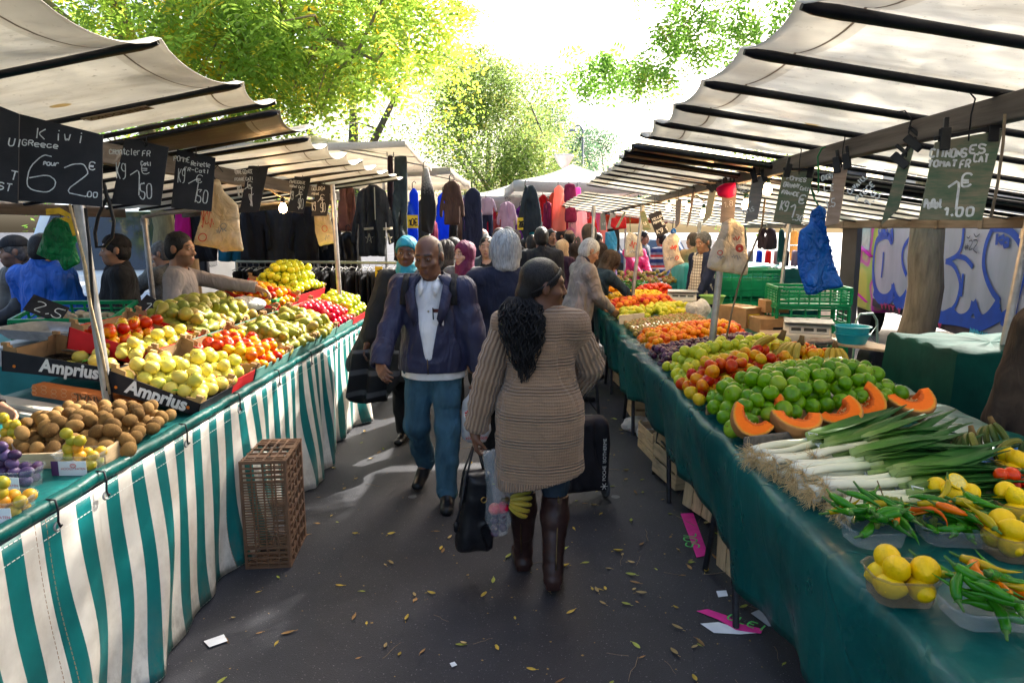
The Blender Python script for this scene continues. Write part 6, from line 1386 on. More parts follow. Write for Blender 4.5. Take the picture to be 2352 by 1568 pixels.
for k in range(250):
 q=tie+np.array((r_.uniform(-0.025,0.025),r_.uniform(-0.02,0.02),r_.uniform(-0.025,0.025)));d0=r_.uniform(-1,1);dp=r_.uniform(0.0,1.0);Lh=r_.uniform(0.22,0.42);pts=[];ph=r_.uniform(0,6);fz=r_.uniform(0.006,0.015)
 for i in range(26):
  t_=i/25;c=tie+back*(0.012+0.10*math.sin(min(1,t_*1.6)*1.6)*(0.3+dp*0.7))+side*(d0*(0.02+0.11*math.sin(PI*min(1,t_*0.85+0.1)))*(1-0.35*t_)+0.03*t_-0.005)+np.array((0,0,-Lh*t_+0.02*math.sin(PI*t_)))
  c=c+np.array((math.sin(ph+t_*24),math.cos(ph*2+t_*21),0.5*math.sin(t_*19+ph)))*fz*min(1,t_*3);pts.append(c)
 m.tube(pts,[0.0046*(1-0.5*i/25)for i in range(26)],4,caps=False)
W.mb('ponytail',m,HAIRB)
A=Person('balding man in an open navy jacket, white shirt and blue jeans walking towards the camera',-0.585,4.42,PI-0.06,1.735,(0.165,0.074,0.043),1.16,False,lean=0.03,head=(-0.22,0.16,0.05),hands=((-0.33,0.06,0.80),(0.28,0.30,0.98)),elbows=((-0.8,-1,0),(0.9,-0.7,-0.2)),feet=((-0.10,0.16,0),(0.12,-0.20,0.02,0.35)),res=0.0065,hk=1.10,grip=(0.9,0.55),handdir=(((0,0.15,-1),(1,0,0)),((-0.35,0.75,-0.35),(-0.75,-0.2,-0.55))))
A.body(lips=(0.13,0.05,0.045),brow=(0.02,0.015,0.012)).eyes();A.hair(HAIRDG,'bald')
A.top(WHITEC,0.845,0.012,0.9,0.004,26,5,'shirt',0.058,0.012);A.trousers(DENIM,0.016,0.036,0.009,bottom=0.02,waist=-0.04);A.shoes(SHOE,0.010)
A.top(NAVY,0.895,0.034,0.97,0.013,15,6,'jacket',0.072,0.006,(0.105,0.022,0.07),0.022)
def flaps(name,Q,mt):
 for sg in(-1,1):m=MB();m.sheet([[A.tw((sg*x,y,z))for x,y,z in r]for r in Q]);A.mb(name,m,mt,180,solid=0.006)
flaps('shirt_collar',[[(0.054,0.01,0.585),(0.076,0.0,0.555)],[(0.042,0.085,0.55),(0.072,0.095,0.515)],[(0.028,0.118,0.515),(0.050,0.145,0.45)]],WHITEC)
flaps('jacket_collar',[[(0.0,-0.085,0.60),(0.0,-0.115,0.555)],[(0.07,-0.04,0.60),(0.10,-0.06,0.555)],[(0.092,0.03,0.585),(0.135,0.04,0.535)],[(0.092,0.11,0.52),(0.150,0.125,0.46)],[(0.080,0.165,0.42),(0.130,0.168,0.36)],[(0.062,0.185,0.32),(0.085,0.187,0.27)]],NAVY)
m=MB();yb=lambda z:0.125+0.02*(1 if z<0.25 else 0)
for z in(0.36,0.26,0.16):m.lathe([(0,-0.003),(0.0065,-0.003),(0.0065,0.002),(0,0.002)],10,A.tw((0.0,0.150-0.018*(z>0.3),z)),M=Matrix.Rotation(-PI/2,3,'X'))
A.mb('buttons',m,mat('bone_button',(0.45,0.38,0.26),0.4));m=MB();m.box(A.tw((-0.062,0.142,0.31)),(0.075,0.012,0.09));A.mb('shirt_pocket',m,WHITEC,None,bevel=0.006);m=MB();m.box(A.tw((-0.062,0.141,0.362)),(0.055,0.006,0.03),mi=0);m.tube([A.tw((-0.035,0.152,0.31)),A.tw((-0.033,0.152,0.385))],0.004,6,1);A.mb('notebook_and_pen',m,[mat('maroon_cover',(0.08,0.015,0.012),0.5),BLACKC],None)
m=MB();m.tube([A.tw((0.004,0.186,0.06)),A.tw((0.0,0.19,-0.04))],0.0035,5);A.mb('zip',m,MATS['dull_brass'])
for sg in(-1,1):m=MB();m.tube([A.tw((sg*0.15,-0.08,0.55)),A.tw((sg*0.155,0.02,0.585)),A.tw((sg*0.155,0.10,0.52)),A.tw((sg*0.165,0.13,0.40))],0.022,6,flat=0.3);A.mb('backpack_strap',m,BLACKC)
a,el,w_=A.arm[1];m=MB();d=Vector(w_-el).normalized();c=Vector(el+(w_-el)*1.0);x=d.cross(Vector((0,0,1))).normalized();y=x.cross(d);m.tube([c+x*0.036*math.cos(q)+y*0.033*math.sin(q)for q in np.linspace(0,2*PI,17)[:-1]],0.005,6,closed=True);A.mb('bracelet',m,mat('gold',(0.45,0.28,0.08),0.3,metal=0.9))
TURQ=cloth('turquoise_scarf',(0.02,0.27,0.36),0.6,0.3,14);CHAR=cloth('charcoal_cape',(0.026,0.026,0.027),0.9,0.25,5,0.3,200)
B=Person('woman in a turquoise headscarf and charcoal cape walking behind the man in the navy jacket',-0.93,5.50,PI-0.02,1.72,BROWNSKIN,1.05,True,head=(0.02,0.02,-0.06),hands=((-0.25,0.15,0.9),(0.34,0.12,0.84)),elbows=((-1,-0.5,0),(1,-0.4,0)),feet=((-0.11,0.16,0),(0.09,-0.16,0)),res=0.008,grip=(0.4,0.35))
B.body(lips=(0.17,0.06,0.055),brow=(0.01,0.008,0.008)).eyes();B.scarf(TURQ,'headscarf',turban=True);B.neckscarf(TURQ);B.trousers(BLACKC,0.02,0.04);B.shoes(SHOE)
S=B.field([B.nb,(0,0,0.5),(0.55,0,0.6),(-0.4,0,0.6)]+[p for q in B.arm for p in q],0.2);B.torso(S,0.03);B.arms(S,0.03,frac=0.8,taper=0.1);S.cone((0,0,1.1),(0.02,0.02,0.62),0.16,0.22,0.08,(1.15,0.75,1));S.cone((0.24,0,1.12),(0.40,0.05,0.72),0.09,0.11,0.08,(1,0.5,1));S.cone((-0.2,0,1.1),(-0.26,0.05,0.8),0.08,0.1,0.08,(1,0.5,1));S.wrinkle(0.012,17,12,(1,1,0.4));S.plane((0.2,0,0.62),(0.12,0,-1));S.cone(B.nb+np.array((0,0,-0.03)),B.nb+np.array((0,0,0.2)),0.06,0.07,0.01,op='cut')
S.cone(B.arm[1][2]+np.array((0.0,0.06,-0.05)),B.arm[1][2]+np.array((0,0.1,-0.12)),0.06,0.07,0.01,op='cut');B.add('cape',S,CHAR)
m=MB();rows=[]
for i in range(25):
 t_=i/24;x0=0.43-0.56*t_;r=[]
 for k in range(9):
  q=k/8;r.append((x0+0.05*q*(1-2*t_)+0.015*math.sin(i*1.1),0.16+0.05*math.sin(i*0.9+q*2)*(0.5+q),0.86-(0.20+0.26*math.sin(PI*min(1,0.25+t_)))*q-0.03*math.sin(i*0.7)*q))
 rows.append(r)
m.sheet(rows);t=NT('grey_banded_shawl');s_z=t.sep(t.coords())[2];cc=t.ramp(t.math('FRACT',t.math('MULTIPLY',s_z,5.5)),[(0.0,(0.02,0.02,0.021)),(0.55,(0.02,0.02,0.021)),(0.62,(0.10,0.10,0.105)),(0.8,(0.10,0.10,0.105)),(0.86,(0.02,0.02,0.021))]);B.mb('shawl',m,t.done(t.bsdf(cc,0.9)),solid=0.008)
def casual(label,x,y,face,H,tone,hair,topm,tr=None,style='short',**kw):
 o=dict(hem=0.82,e=0.024,name='jacket',amp=0.010,f=19,neck=0.066,collar=0.008);o.update(kw.pop('topkw',{}));eyes=kw.pop('eyes',True);ex=kw.pop('ex',{});st=kw.pop('stubble',0.0)
 kw.setdefault('res',0.011);P=Person(label,x,y,face,H,tone,**kw);P.body(stubble=st)
 if eyes:P.eyes()
 if hair is not None:P.hair(hair,style,**ex)
 P.top(topm,seed=int(abs(x)*100)%50,**o);P.trousers(tr or BLACKC,0.014,0.02);P.shoes(SHOE);return P
pos=lambda u,y:at_y(u,540,y).x
G=casual('person with full grey hair and a dark navy coat seen from behind',pos(1160,4.85),4.85,0.12,1.77,OLIVE,HAIRG,NAVYD,style='full',build=1.12,topkw=dict(hem=0.55,e=0.035,flare=0.03,collar=0.01),eyes=False,res=0.009,hk=0.97,head=(0.15,0.0,0),ex=dict(amp=0.009,f=60))
G.strands(HAIRG,260,0.16,0.006,seed=3,e=0.018)
MAROON=cloth('maroon_scarf',(0.11,0.008,0.05),0.65,0.2,8);GREYCOAT=cloth('grey_wool_coat',(0.115,0.115,0.122),0.9)
Hj=Person('woman in a maroon headscarf and grey coat with one hand raised to her chest',pos(1068,6.7),6.7,PI-0.35,1.66,PALESKIN,1.08,True,head=(-0.45,0.0,0),hands=((-0.05,0.20,1.16),(0.22,0.25,1.02)),elbows=((-1,-0.3,-0.6),(1,-0.5,-0.3)),res=0.009,grip=(0.5,0.5),handdir=(((0.35,0.2,0.85),(0.6,0.5,-0.2)),None))
Hj.body(lips=(0.42,0.16,0.14)).eyes();Hj.scarf(MAROON,'headscarf');Hj.top(GREYCOAT,0.5,0.032,0.95,0.007,20,3,'coat',0.06,0.05);Hj.trousers(BLACKC);Hj.shoes(SHOE)
BEIGE=cloth('beige_jacket',(0.25,0.222,0.21),0.85,fold=0.9)
Bg=casual('grey-haired man in a beige jacket looking down at the fruit',0.56,7.1,-PI/2+0.25,1.70,TANSKIN,HAIRG,BEIGE,DKDENIM,build=1.1,lean=0.16,head=(0,0.30,0),hands=((-0.12,0.36,1.02),(0.12,0.36,1.0)),topkw=dict(hem=0.78,collar=0.012,amp=0.011,f=18),res=0.009)
S=Sdf(Bg.nb-0.2,Bg.nb+0.2,Bg.res);S.cone(Bg.nb+Bg.T@np.array((0,-0.01,-0.01)),Bg.nb+Bg.T@np.array((0,0.0,0.05)),0.082,0.074,0.01);Bg.add('shirt_collar',S,NAVYD)
S=Sdf((-0.4,-0.4,0.7),(0.4,0.4,1.1),Bg.res);Bg.torso(S,0.034);S.wrinkle(0.008,20,3);S.plane((0,0,0.865),(0,0,1));S.plane((0,0,0.77),(0,0,-1));Bg.add('jacket_hem',S,cloth('beige_rib',(0.17,0.15,0.14),0.9))
TEALSW=cloth('dark_blue_sweater',(0.016,0.035,0.055),0.9,0.2,30,0.4,220)
Bw=casual('woman with bobbed brown hair in a dark blue sweater leaning over the fruit',0.70,8.15,-1.05,1.66,PALESKIN,HAIRBR,TEALSW,cloth('dark_navy_trousers',(0.012,0.014,0.028),0.85),style='bob',build=1.15,fem=True,lean=0.72,head=(-0.12,0.45,0),hands=((-0.05,0.62,0.98),(0.12,0.72,1.02)),elbows=((-1,0.1,-0.6),(1,0.1,-0.6)),topkw=dict(hem=0.72,name='sweater',e=0.02),feet=((-0.1,-0.06,0),(0.1,0.12,0)),res=0.009)
Bw.strands(HAIRBR,170,0.18,0.005,seed=5,e=0.018)
casual('dark-haired man in a black suit jacket seen from behind',pos(1243,8.6),8.6,0.1,1.80,TANSKIN,HAIRB,cloth('black_suit',(0.014,0.015,0.02),0.8),topkw=dict(hem=0.66,e=0.03,collar=0.004),eyes=False,build=1.08)
casual('person in a bright blue jacket behind the black suit man',pos(1222,9.4),9.4,0.3,1.70,TANSKIN,HAIRB,cloth('mid_blue_jacket',(0.02,0.09,0.20),0.7),eyes=False,build=1.1)
Fm=casual('young woman with pulled back hair, black top under a dark open jacket',pos(1118,7.9),7.9,PI-0.12,1.70,(0.50,0.30,0.21),HAIRB,cloth('slate_jacket',(0.04,0.05,0.065),0.8),fem=True,style='crop',topkw=dict(hem=0.74,open_=(0.085,0.11,-0.15)),head=(0.05,0,0));Fm.top(BLACKC,0.8,0.012,0.5,0.003,20,2,'shirt',0.07)
Gl=casual('bald grey man with glasses in a blue jacket over a striped shirt',pos(1107,9.6),9.6,PI-0.75,1.78,TANSKIN,HAIRG,cloth('azure_jacket',(0.02,0.13,0.24),0.75),style='bald',topkw=dict(open_=(0.09,0.10,-0.1)),head=(-0.2,0.1,0));Gl.top(WHITEC,0.8,0.014,0.5,0.003,20,2,'shirt',0.07)
m=MB()
for sg in(-1,1):
 m.tube([Gl.hc+Gl.Hm@np.array((sg*0.031+0.021*math.cos(q),0.103,0.0+0.015*math.sin(q)))for q in np.linspace(0,2*PI,13)[:-1]],0.0022,5,closed=True);m.tube([Gl.hc+Gl.Hm@np.array((sg*0.055,0.10,0.004)),Gl.hc+Gl.Hm@np.array((sg*0.083,0.0,0.006))],0.002,5)
Gl.mb('glasses',m,CHAIN)
casual('dark-skinned bald man in dark clothes between the two faces',pos(1147,10.2),10.2,PI-0.9,1.80,DARKSKIN,None,BLACKC,res=0.012)
Bn=casual('young man in a grey knitted beanie facing the camera',pos(1167,10.6),10.6,PI+0.2,1.80,TANSKIN,None,BLACKC,res=0.012);Bn.cap(cloth('grey_beanie',(0.05,0.055,0.06),0.95),False,True)
Hw=casual('person with streaked bobbed hair and a dark vest over white seen from behind',pos(1022,7.7),7.7,0.5,1.64,TANSKIN,mat('streaked_hair',(0.06,0.05,0.05),0.5,0.9,45,0.6,90,stretch=(3,3,0.4)),BLACKC,style='bob',fem=True,eyes=False);Hw.strands(MATS['streaked_hair'],150,0.2,0.005,seed=6,e=0.017)
casual('woman in a pale fluffy jacket with dark hair behind the streaked-haired person',pos(1040,9.0),9.0,2.2,1.66,PALESKIN,HAIRB,cloth('pale_fluffy',(0.5,0.48,0.46),0.95,0.3,30,0.8,60),style='bob',fem=True,res=0.012)
Hb=Person('woman in a pale peach headscarf and dark red coat walking away',pos(1292,10.2),10.2,-0.75,1.62,PALESKIN,1.1,True,res=0.012);Hb.body();Hb.scarf(cloth('peach_scarf',(0.55,0.36,0.20),0.7),'headscarf',drop=0.02);Hb.top(cloth('dark_plum_coat',(0.05,0.02,0.04),0.9),0.5,0.03,0.95,0.006,20,5,'coat',0.0,0.04);Hb.trousers(BLACKC);Hb.shoes(SHOE)
casual('bald man in a dark purple jacket walking away',pos(1308,11.2),11.2,-0.3,1.76,TANSKIN,HAIRB,cloth('dark_purple_jacket',(0.035,0.03,0.05),0.8),style='bald',eyes=False,build=1.1,res=0.012)
casual('young dark-haired man in a navy jacket in profile towards the right',pos(1292,12.0),12.0,-PI/2-0.3,1.78,TANSKIN,HAIRB,NAVYD,res=0.012)
casual('young man with short dark hair facing the camera in the far crowd',pos(1268,12.6),12.6,PI+0.3,1.78,TANSKIN,HAIRB,BLACKC,res=0.012)
casual('person in a brown hooded coat seen from behind at the end of the aisle',pos(1352,10.6),10.6,0.2,1.84,OLIVE,HAIRBR,cloth('brown_hooded_coat',(0.045,0.028,0.022),0.95,0.3),style='full',eyes=False,build=1.15,topkw=dict(hem=0.45,flare=0.04),res=0.012)
casual('woman in a bright pink quilted jacket behind the far fruit',1.98,12.2,PI+0.5,1.70,TANSKIN,HAIRB,cloth('hot_pink_jacket',(0.52,0.02,0.16),0.7),fem=True,head=(0,0.3,0),hands=((-0.1,0.35,1.05),(0.1,0.35,1.0)),res=0.012)
V=casual('greying vendor in a navy jacket over a checked shirt behind the right stall',2.34,8.9,PI/2+0.45,1.74,TANSKIN,HAIRDG,cloth('deep_navy_jacket',(0.010,0.016,0.045),0.85),build=1.12,head=(0.1,0.18,0),hands=((-0.2,0.25,0.95),(0.35,-0.05,0.92)),topkw=dict(open_=(0.09,0.12,-0.2),hem=0.72,collar=0.004))
t=NT('checked_shirt');s3=t.sep(t.coords());ck=t.math('MAXIMUM',t.math('LESS_THAN',t.math('FRACT',t.math('MULTIPLY',s3[2],26)),0.22),t.math('LESS_THAN',t.math('FRACT',t.math('MULTIPLY',t.math('ADD',s3[0],s3[1]),22)),0.22));CHK=t.done(t.bsdf(t.mix(ck,(0.58,0.53,0.44),(0.16,0.13,0.11)),0.85));V.top(CHK,0.78,0.014,0.6,0.003,20,2,'shirt',0.058)
t=NT('striped_sweater');s3=t.sep(t.coords());z_=t.math('FRACT',t.math('MULTIPLY',s3[2],5.0));STW=t.done(t.bsdf(t.ramp(z_,[(0.0,(0.02,0.04,0.14)),(0.36,(0.02,0.04,0.14)),(0.38,(0.5,0.5,0.52)),(0.55,(0.5,0.5,0.52)),(0.57,(0.45,0.03,0.03)),(0.75,(0.45,0.03,0.03)),(0.77,(0.16,0.2,0.3))],'CONSTANT'),0.9))
casual('person in a red, white and blue striped sweater behind the far stall',pos(1520,13.0),13.0,0.6,1.70,TANSKIN,HAIRB,STW,eyes=False,res=0.012)
casual('man in a dark patterned jacket at the far stall',pos(1478,13.6),13.6,PI+1.0,1.74,TANSKIN,HAIRB,cloth('grey_blue_jacket',(0.05,0.07,0.10),0.8),res=0.012)
casual('person in a sand coloured coat behind the vendor',pos(1592,11.0),11.0,0.5,1.72,OLIVE,HAIRBR,cloth('sand_coat',(0.30,0.19,0.09),0.85),eyes=False,res=0.012)
for k,(u,y,fc,tn,cl,hs)in enumerate(((1205,11.5,0.2,TANSKIN,'olive green parka',(0.05,0.055,0.025)),(1236,12.8,PI-0.3,OLIVE,'wine red pullover',(0.16,0.01,0.03)),(1330,12.6,0.4,TANSKIN,'black and white checked coat',(0.10,0.10,0.10)),(1372,12.2,-0.9,PALESKIN,'light grey hoodie',(0.30,0.30,0.31)),(1185,13.2,PI,TANSKIN,'mustard jacket',(0.32,0.18,0.03)),(1252,14.4,0.3,OLIVE,'white jacket',(0.6,0.6,0.58)),(1318,14.2,PI+0.4,DARKSKIN,'rust coloured coat',(0.22,0.07,0.03)),(1150,14.6,0.1,TANSKIN,'petrol blue coat',(0.01,0.07,0.11)),(1395,14.0,PI+0.9,TANSKIN,'lilac sweater',(0.30,0.2,0.36)),(1075,11.0,2.6,PALESKIN,'dark green anorak',(0.012,0.045,0.03)))):
 casual('shopper in a %s deep in the far crowd'%cl,pos(u,y),y,fc,1.62+0.03*(k*7%6),tn,(HAIRB,HAIRBR,HAIRDG)[k%3],cloth('far_'+cl.replace(' ','_'),hs),style=('short','bob','full')[k%3],fem=k%2==1,eyes=False,res=0.013)
GREYSW=cloth('grey_mauve_sweater',(0.25,0.222,0.22),0.9,0.12,6,0.2,260)
PV=Person('young vendor with cropped hair in a grey sweater pointing across the apples',-2.64,5.25,-PI/2+0.35,1.76,(0.34,0.175,0.105),1.05,False,twist=-0.1,head=(-0.32,0.02,0),hands=((0.0,0.80,1.27),(0.28,0.05,0.95)),elbows=((-0.6,0,-1),(1,-0.7,0)),res=0.008,grip=(0.55,0.5),handdir=(((0.1,0.9,-0.35),(0.2,-0.2,-1)),None))
PV.body(lips=(0.36,0.14,0.11),stubble=0.45).eyes();PV.hair(HAIRB,'crop');PV.top(GREYSW,0.80,0.016,1.0,0.005,24,8,'sweater',0.060,0.0,None,0.006);PV.trousers(DKDENIM);PV.shoes(SHOE)
Lc=casual('man with a black peaked cap and quilted black jacket holding a small cup',-4.28,5.75,PI-0.55,1.72,(0.30,0.16,0.10),HAIRDG,mat('black_quilted_nylon',(0.016,0.015,0.017),0.5,0.3,6,0.5,14,stretch=(0.4,0.4,2)),build=1.1,topkw=dict(collar=0.02,e=0.035),stubble=0.5,head=(-0.35,0.05,0),hands=((-0.12,0.3,1.02),(0.26,0.05,0.85)),handdir=(((0.5,0.7,0.2),(0.5,-0.5,0.1)),None));Lc.cap(BLACKC)
Bl=casual('broad person in a royal blue windbreaker seen from behind',-3.92,5.55,-0.12,1.74,OLIVE,HAIRB,cloth('royal_blue_nylon',(0.010,0.085,0.40),0.5,0.2,5,0.15,60,fold=0.9),eyes=False,build=1.15,head=(0.0,0.12,0.0),hands=((-0.2,0.22,0.98),(0.2,0.22,0.98)),topkw=dict(e=0.045,amp=0.014,f=16,hem=0.78,collar=0.012))
Bc=casual('person in black with a dark beret behind the green bag',-3.42,5.75,PI-1.0,1.73,TANSKIN,HAIRB,BLACKC,build=1.2,topkw=dict(e=0.04));Bc.cap(BLACKC,False)
casual('man in a grey tweed coat with his hand at his face behind the wooden post',-3.62,6.9,PI-1.7,1.66,TANSKIN,HAIRDG,cloth('grey_tweed',(0.11,0.11,0.10),0.95,0.35,60,0.4,200),build=1.1,hands=((-0.02,0.17,1.44),(0.2,0.2,0.95)),elbows=((-1,0.2,-1),None),head=(0.2,0.25,0))
casual('person in a brown fleece cut by the right edge of the picture',2.60,3.35,0.5,1.66,TANSKIN,HAIRBR,cloth('brown_fleece',(0.055,0.038,0.028),0.95),BLACKC,build=1.12,head=(0,0.1,0),hands=((-0.20,0.14,0.80),(0.25,0.1,0.85)),elbows=((-1,-0.25,0),None),topkw=dict(e=0.04,hem=0.72),res=0.01,eyes=False)
casual('customer outside the left edge reaching a hand over the green table',-2.62,2.62,-PI/2-0.1,1.72,TANSKIN,HAIRB,BLACKC,hands=((-0.16,0.45,1.06),(0.25,0.1,0.85)),grip=(0.4,0.4),res=0.010,eyes=False)
BAGCREAM=film('cream_bag_plastic',(0.72,0.60,0.40),0.4,0.35);BAGWHITE=film('white_bag_plastic',(0.74,0.69,0.60),0.4,0.3);BAGBLUE=film('blue_bag_plastic',(0.004,0.14,0.58),0.26,0.25,1.0);BAGGREEN=film('green_bag_plastic',(0.008,0.32,0.12),0.28,0.4,1.0);BAGLBLUE=film('light_blue_bag_plastic',(0.03,0.34,0.66),0.35,0.3)
REDINK=mat('red_bag_print',(0.60,0.08,0.06),0.6,0.2,30);BLUEINK=mat('grey_blue_bag_print',(0.22,0.27,0.36),0.6)
def bag(label,px,p0,mt,T=0.05,wave=0.02,prints=(),nrm=(0,-1),seed=1,h=0.009,hook=None,edge=0.09,hm=None):
 o=puff_px('plastic_bag',px,p0,nrm,mt,None,T*0.75,edge,h,wave*1.2,22,seed,(1,0.4));tag(o,label,'bag')
 n=Vector((nrm[0],nrm[1],0)).normalized();inv=o.matrix_world.inverted()
 if prints:
  m=MB();bv=[o.matrix_world@v.co for v in o.data.vertices]
  def surf(u,v):
   q=at_plane(u,v,p0,n);best=min(bv,key=lambda p:(p.x-q.x)**2+(p.z-q.z)**2-(0.0004*(p.y<q.y)));near=[p for p in bv if abs(p.x-q.x)<h*1.6 and abs(p.z-q.z)<h*1.6]
   y=min((p.y for p in near),default=best.y);return inv@(Vector((q.x,y,q.z))+n*0.004)
  for line,w_,k in prints:
   P=[surf(*q)for q in line];m.ribbon(P,w_,inv.to_3x3()@n,k)
  m.build('printing',[REDINK,BLUEINK],o)
 if hook:
  m=MB();m.tube([inv@at_plane(u,v,p0,n)for u,v in hook],0.004,6);m.build('wire_hook',hm or CHAIN,o,180)
 return o
def circ(u,v,r,k=12,s=1.0):return[(u+r*math.cos(a),v+r*s*math.sin(a))for a in np.linspace(0,2*PI,k+1)]
def scrib(u,v,w_,h,n,seed):
 r=random.Random(seed);return[(u+w_*(i/(n-1)-0.5),v+h*(0.5*math.sin(i*2.4)+r.uniform(-0.3,0.3)))for i in range(n)]
yl_=lambda u,x=2.0:1568*x/(1200-u)
bag('pair of cream plastic carrier bags with red print hanging under the left beam',[(488,408),(503,412),(514,440),(530,455),(545,470),(552,520),(561,577),(530,577),(508,580),(505,572),(446,562),(455,520),(462,480),(478,450)],(-1.93,yl_(503),2),BAGCREAM,0.06,0.02,[(scrib(478,492,24,26,9,1),0.006,0),(scrib(480,512,30,18,9,2),0.006,0),(circ(472,545,9),0.006,0),(scrib(515,530,26,14,10,3),0.005,1),(circ(520,520,7),0.004,1)],hook=[(495,415),(488,395),(500,380),(512,395)])
bag('cream plastic bag hanging under the farthest chalk board of the left stall',[(722,495),(757,490),(765,520),(773,558),(745,563),(733,567),(722,530)],(-1.93,yl_(745),2),BAGCREAM,0.05,0.015,[(circ(748,525,6,10,1.2),0.006,0),(scrib(753,545,12,12,6,6),0.005,1)],seed=2)
bag('crumpled green plastic bag tied to the back beam by the van',[(128,498),(158,500),(175,530),(180,552),(172,560),(184,605),(170,612),(148,624),(135,595),(122,600),(86,584),(100,550),(108,522)],at_y(135,560,4.2),BAGGREEN,0.06,0.035,seed=4,hook=[(140,505),(138,490),(146,486)])
bag('big blue plastic bag hanging from a green hook on the right beam',[(1868,478),(1880,470),(1896,480),(1892,505),(1898,530),(1912,570),(1925,620),(1938,660),(1900,668),(1872,680),(1850,676),(1838,620),(1838,560),(1842,530),(1866,512)],(1.36,ypr(1885),2),BAGBLUE,0.055,0.03,seed=5,hook=[(1884,480),(1870,455),(1862,430),(1872,450),(1880,440),(1880,400),(1878,360),(1888,340),(1896,338)],hm=mat('green_wire',(0.02,0.16,0.06),0.4))
m=MB();o_=None
bag('white plastic bags with red rooster style print hanging right of the steel pole',[(1660,510),(1680,500),(1700,508),(1712,520),(1712,555),(1720,600),(1718,634),(1680,628),(1640,622),(1624,615),(1632,575),(1645,550)],(1.50,ypr(1690)+0.05,2),BAGWHITE,0.07,0.02,[(circ(1696,570,8),0.008,0),(circ(1696,571,5),0.012,0),(scrib(1690,548,14,10,6,3),0.008,0),(scrib(1688,590,20,10,9,4),0.006,1),(circ(1650,580,5),0.006,0),(scrib(1652,588,14,10,7,5),0.006,1)],seed=6)
bag('white plastic bag with red print tied with a blue knot in front of the vendor',[(1530,545),(1540,535),(1552,535),(1562,548),(1557,560),(1565,590),(1574,604),(1550,612),(1530,626),(1524,600),(1521,560)],(1.38,ypr(1545),2),BAGWHITE,0.06,0.02,[(scrib(1545,570,14,18,9,7),0.012,0),(circ(1553,592,4),0.008,0),(scrib(1542,593,24,6,9,8),0.008,1)],seed=7,hook=[(1546,538),(1545,520),(1548,500)])
bag('blue plastic knot on top of the white bag',[(1538,536),(1541,526),(1548,522),(1554,528),(1553,538)],(1.37,ypr(1545)-0.04,2),BAGBLUE,0.04,0.01,seed=8)
bag('white plastic bag hanging left of the tilted middle pole',[(1437,545),(1444,532),(1455,535),(1466,545),(1474,560),(1478,588),(1458,592),(1433,590),(1435,565)],(1.38,ypr(1455),2),BAGWHITE,0.06,0.02,[(scrib(1455,562,20,14,8,9),0.014,0),(scrib(1455,578,16,5,7,10),0.01,1)],seed=9,hook=[(1448,534),(1447,515),(1447,495)],hm=MATS['green_wire'])
bag('light blue plastic bag hanging above the woman in pink',[(1390,533),(1412,530),(1418,550),(1417,585),(1400,587),(1388,578)],(1.38,ypr(1403),2),BAGLBLUE,0.06,0.03,seed=10)
bag('crimson plastic bag hanging among the far price boards',[(1405,500),(1438,498),(1440,525),(1412,528),(1402,520)],(1.5,ypr(1420)+0.3,2),mat('red_bag_plastic',(0.62,0.02,0.03),0.4,0.2,6,0.5,12,trans=0.3),0.05,0.02,seed=11)
def lump(label,name,loc,r,mt,seed,amp=0.02,f=24,h=0.012,cat='bag',rot=0):
 S=Sdf((-r[0]-0.05,-r[1]-0.05,-0.02),(r[0]+0.05,r[1]+0.05,r[2]*2+0.06),h);S.ell((0,0,r[2]),r,0.01);S.wrinkle(amp,f,seed,(1,1,1));S.plane((0,0,0.0),(0,0,-1));V,F=S.tri();o=ob(name,np_mesh(name,V,F,mt),loc=loc);o.rotation_euler=(0,0,rot);return tag(o,label,cat)
lump('crumpled milky plastic bag lying among the pears in front of the vendor','plastic_bag',(-2.22,5.42,1.14),(0.16,0.16,0.06),BAGW,1,0.016)
lump('crumpled white plastic bag standing behind the steel pole of the right stall','plastic_bag',(1.78,6.9,0.90),(0.10,0.1,0.10),BAGW,2,0.03)
lump('blue plastic sack spread under the dark plantain bunches','plastic_sack',(1.95,2.58,0.868),(0.30,0.20,0.025),BAGBLUE,3,0.012)
BULB=emit('lit_bulb',(1.0,0.62,0.28),26.0);SOCK=mat('green_socket',(0.015,0.06,0.03),0.5);SOCKB=mat('black_socket',(0.012,0.012,0.012),0.5)
def bulb(label,p,r=0.032,sock=SOCK,tilt=0.0,power=2.0,group=None):
 th=thing('light_bulb',label,'light bulb',p,0,group);th.rotation_euler=(tilt,tilt*0.6,0)
 m=MB();m.lathe([(0,-1.25*r),(0.6*r,-1.1*r),(0.95*r,-0.5*r),(r,0),(0.85*r,0.6*r),(0.5*r,1.1*r),(0.42*r,1.4*r)],12);m.build('glass',BULB,th,180)
 m=MB();m.lathe([(0.5*r,1.35*r),(0.55*r,2.4*r),(0.3*r,2.7*r),(0,2.7*r)],10);m.build('socket',sock,th,60)
 l=bpy.data.lights.new('bulb_light','POINT');l.energy=power;l.color=(1.0,0.55,0.22);l.shadow_soft_size=r*1.02;lo=ob('bulb_light',l,th);lo.location=(0,0,-2.4*r)
 return th
bulb('lit bulb hanging among the black chalk boards of the left stall',at_x(650,478,-2.02),0.033,SOCKB,0.1,3.0)
GB='bulbs on the right stall cable'
for k,(u,v)in enumerate(((1762,435),(1713,470),(1616,490),(1582,478),(1536,476),(1498,462),(1467,462),(1433,470))):
 bulb('lit bulb '+['right of the Royal Gala board','left of the Royal Gala board','beside the pale grey board','left of the narrow orange board','behind the black slate board','above the black slate board','left of the middle pole','farthest along the right cable'][k],at_x(u,v,1.6),0.03,power=2.2,group=GB)
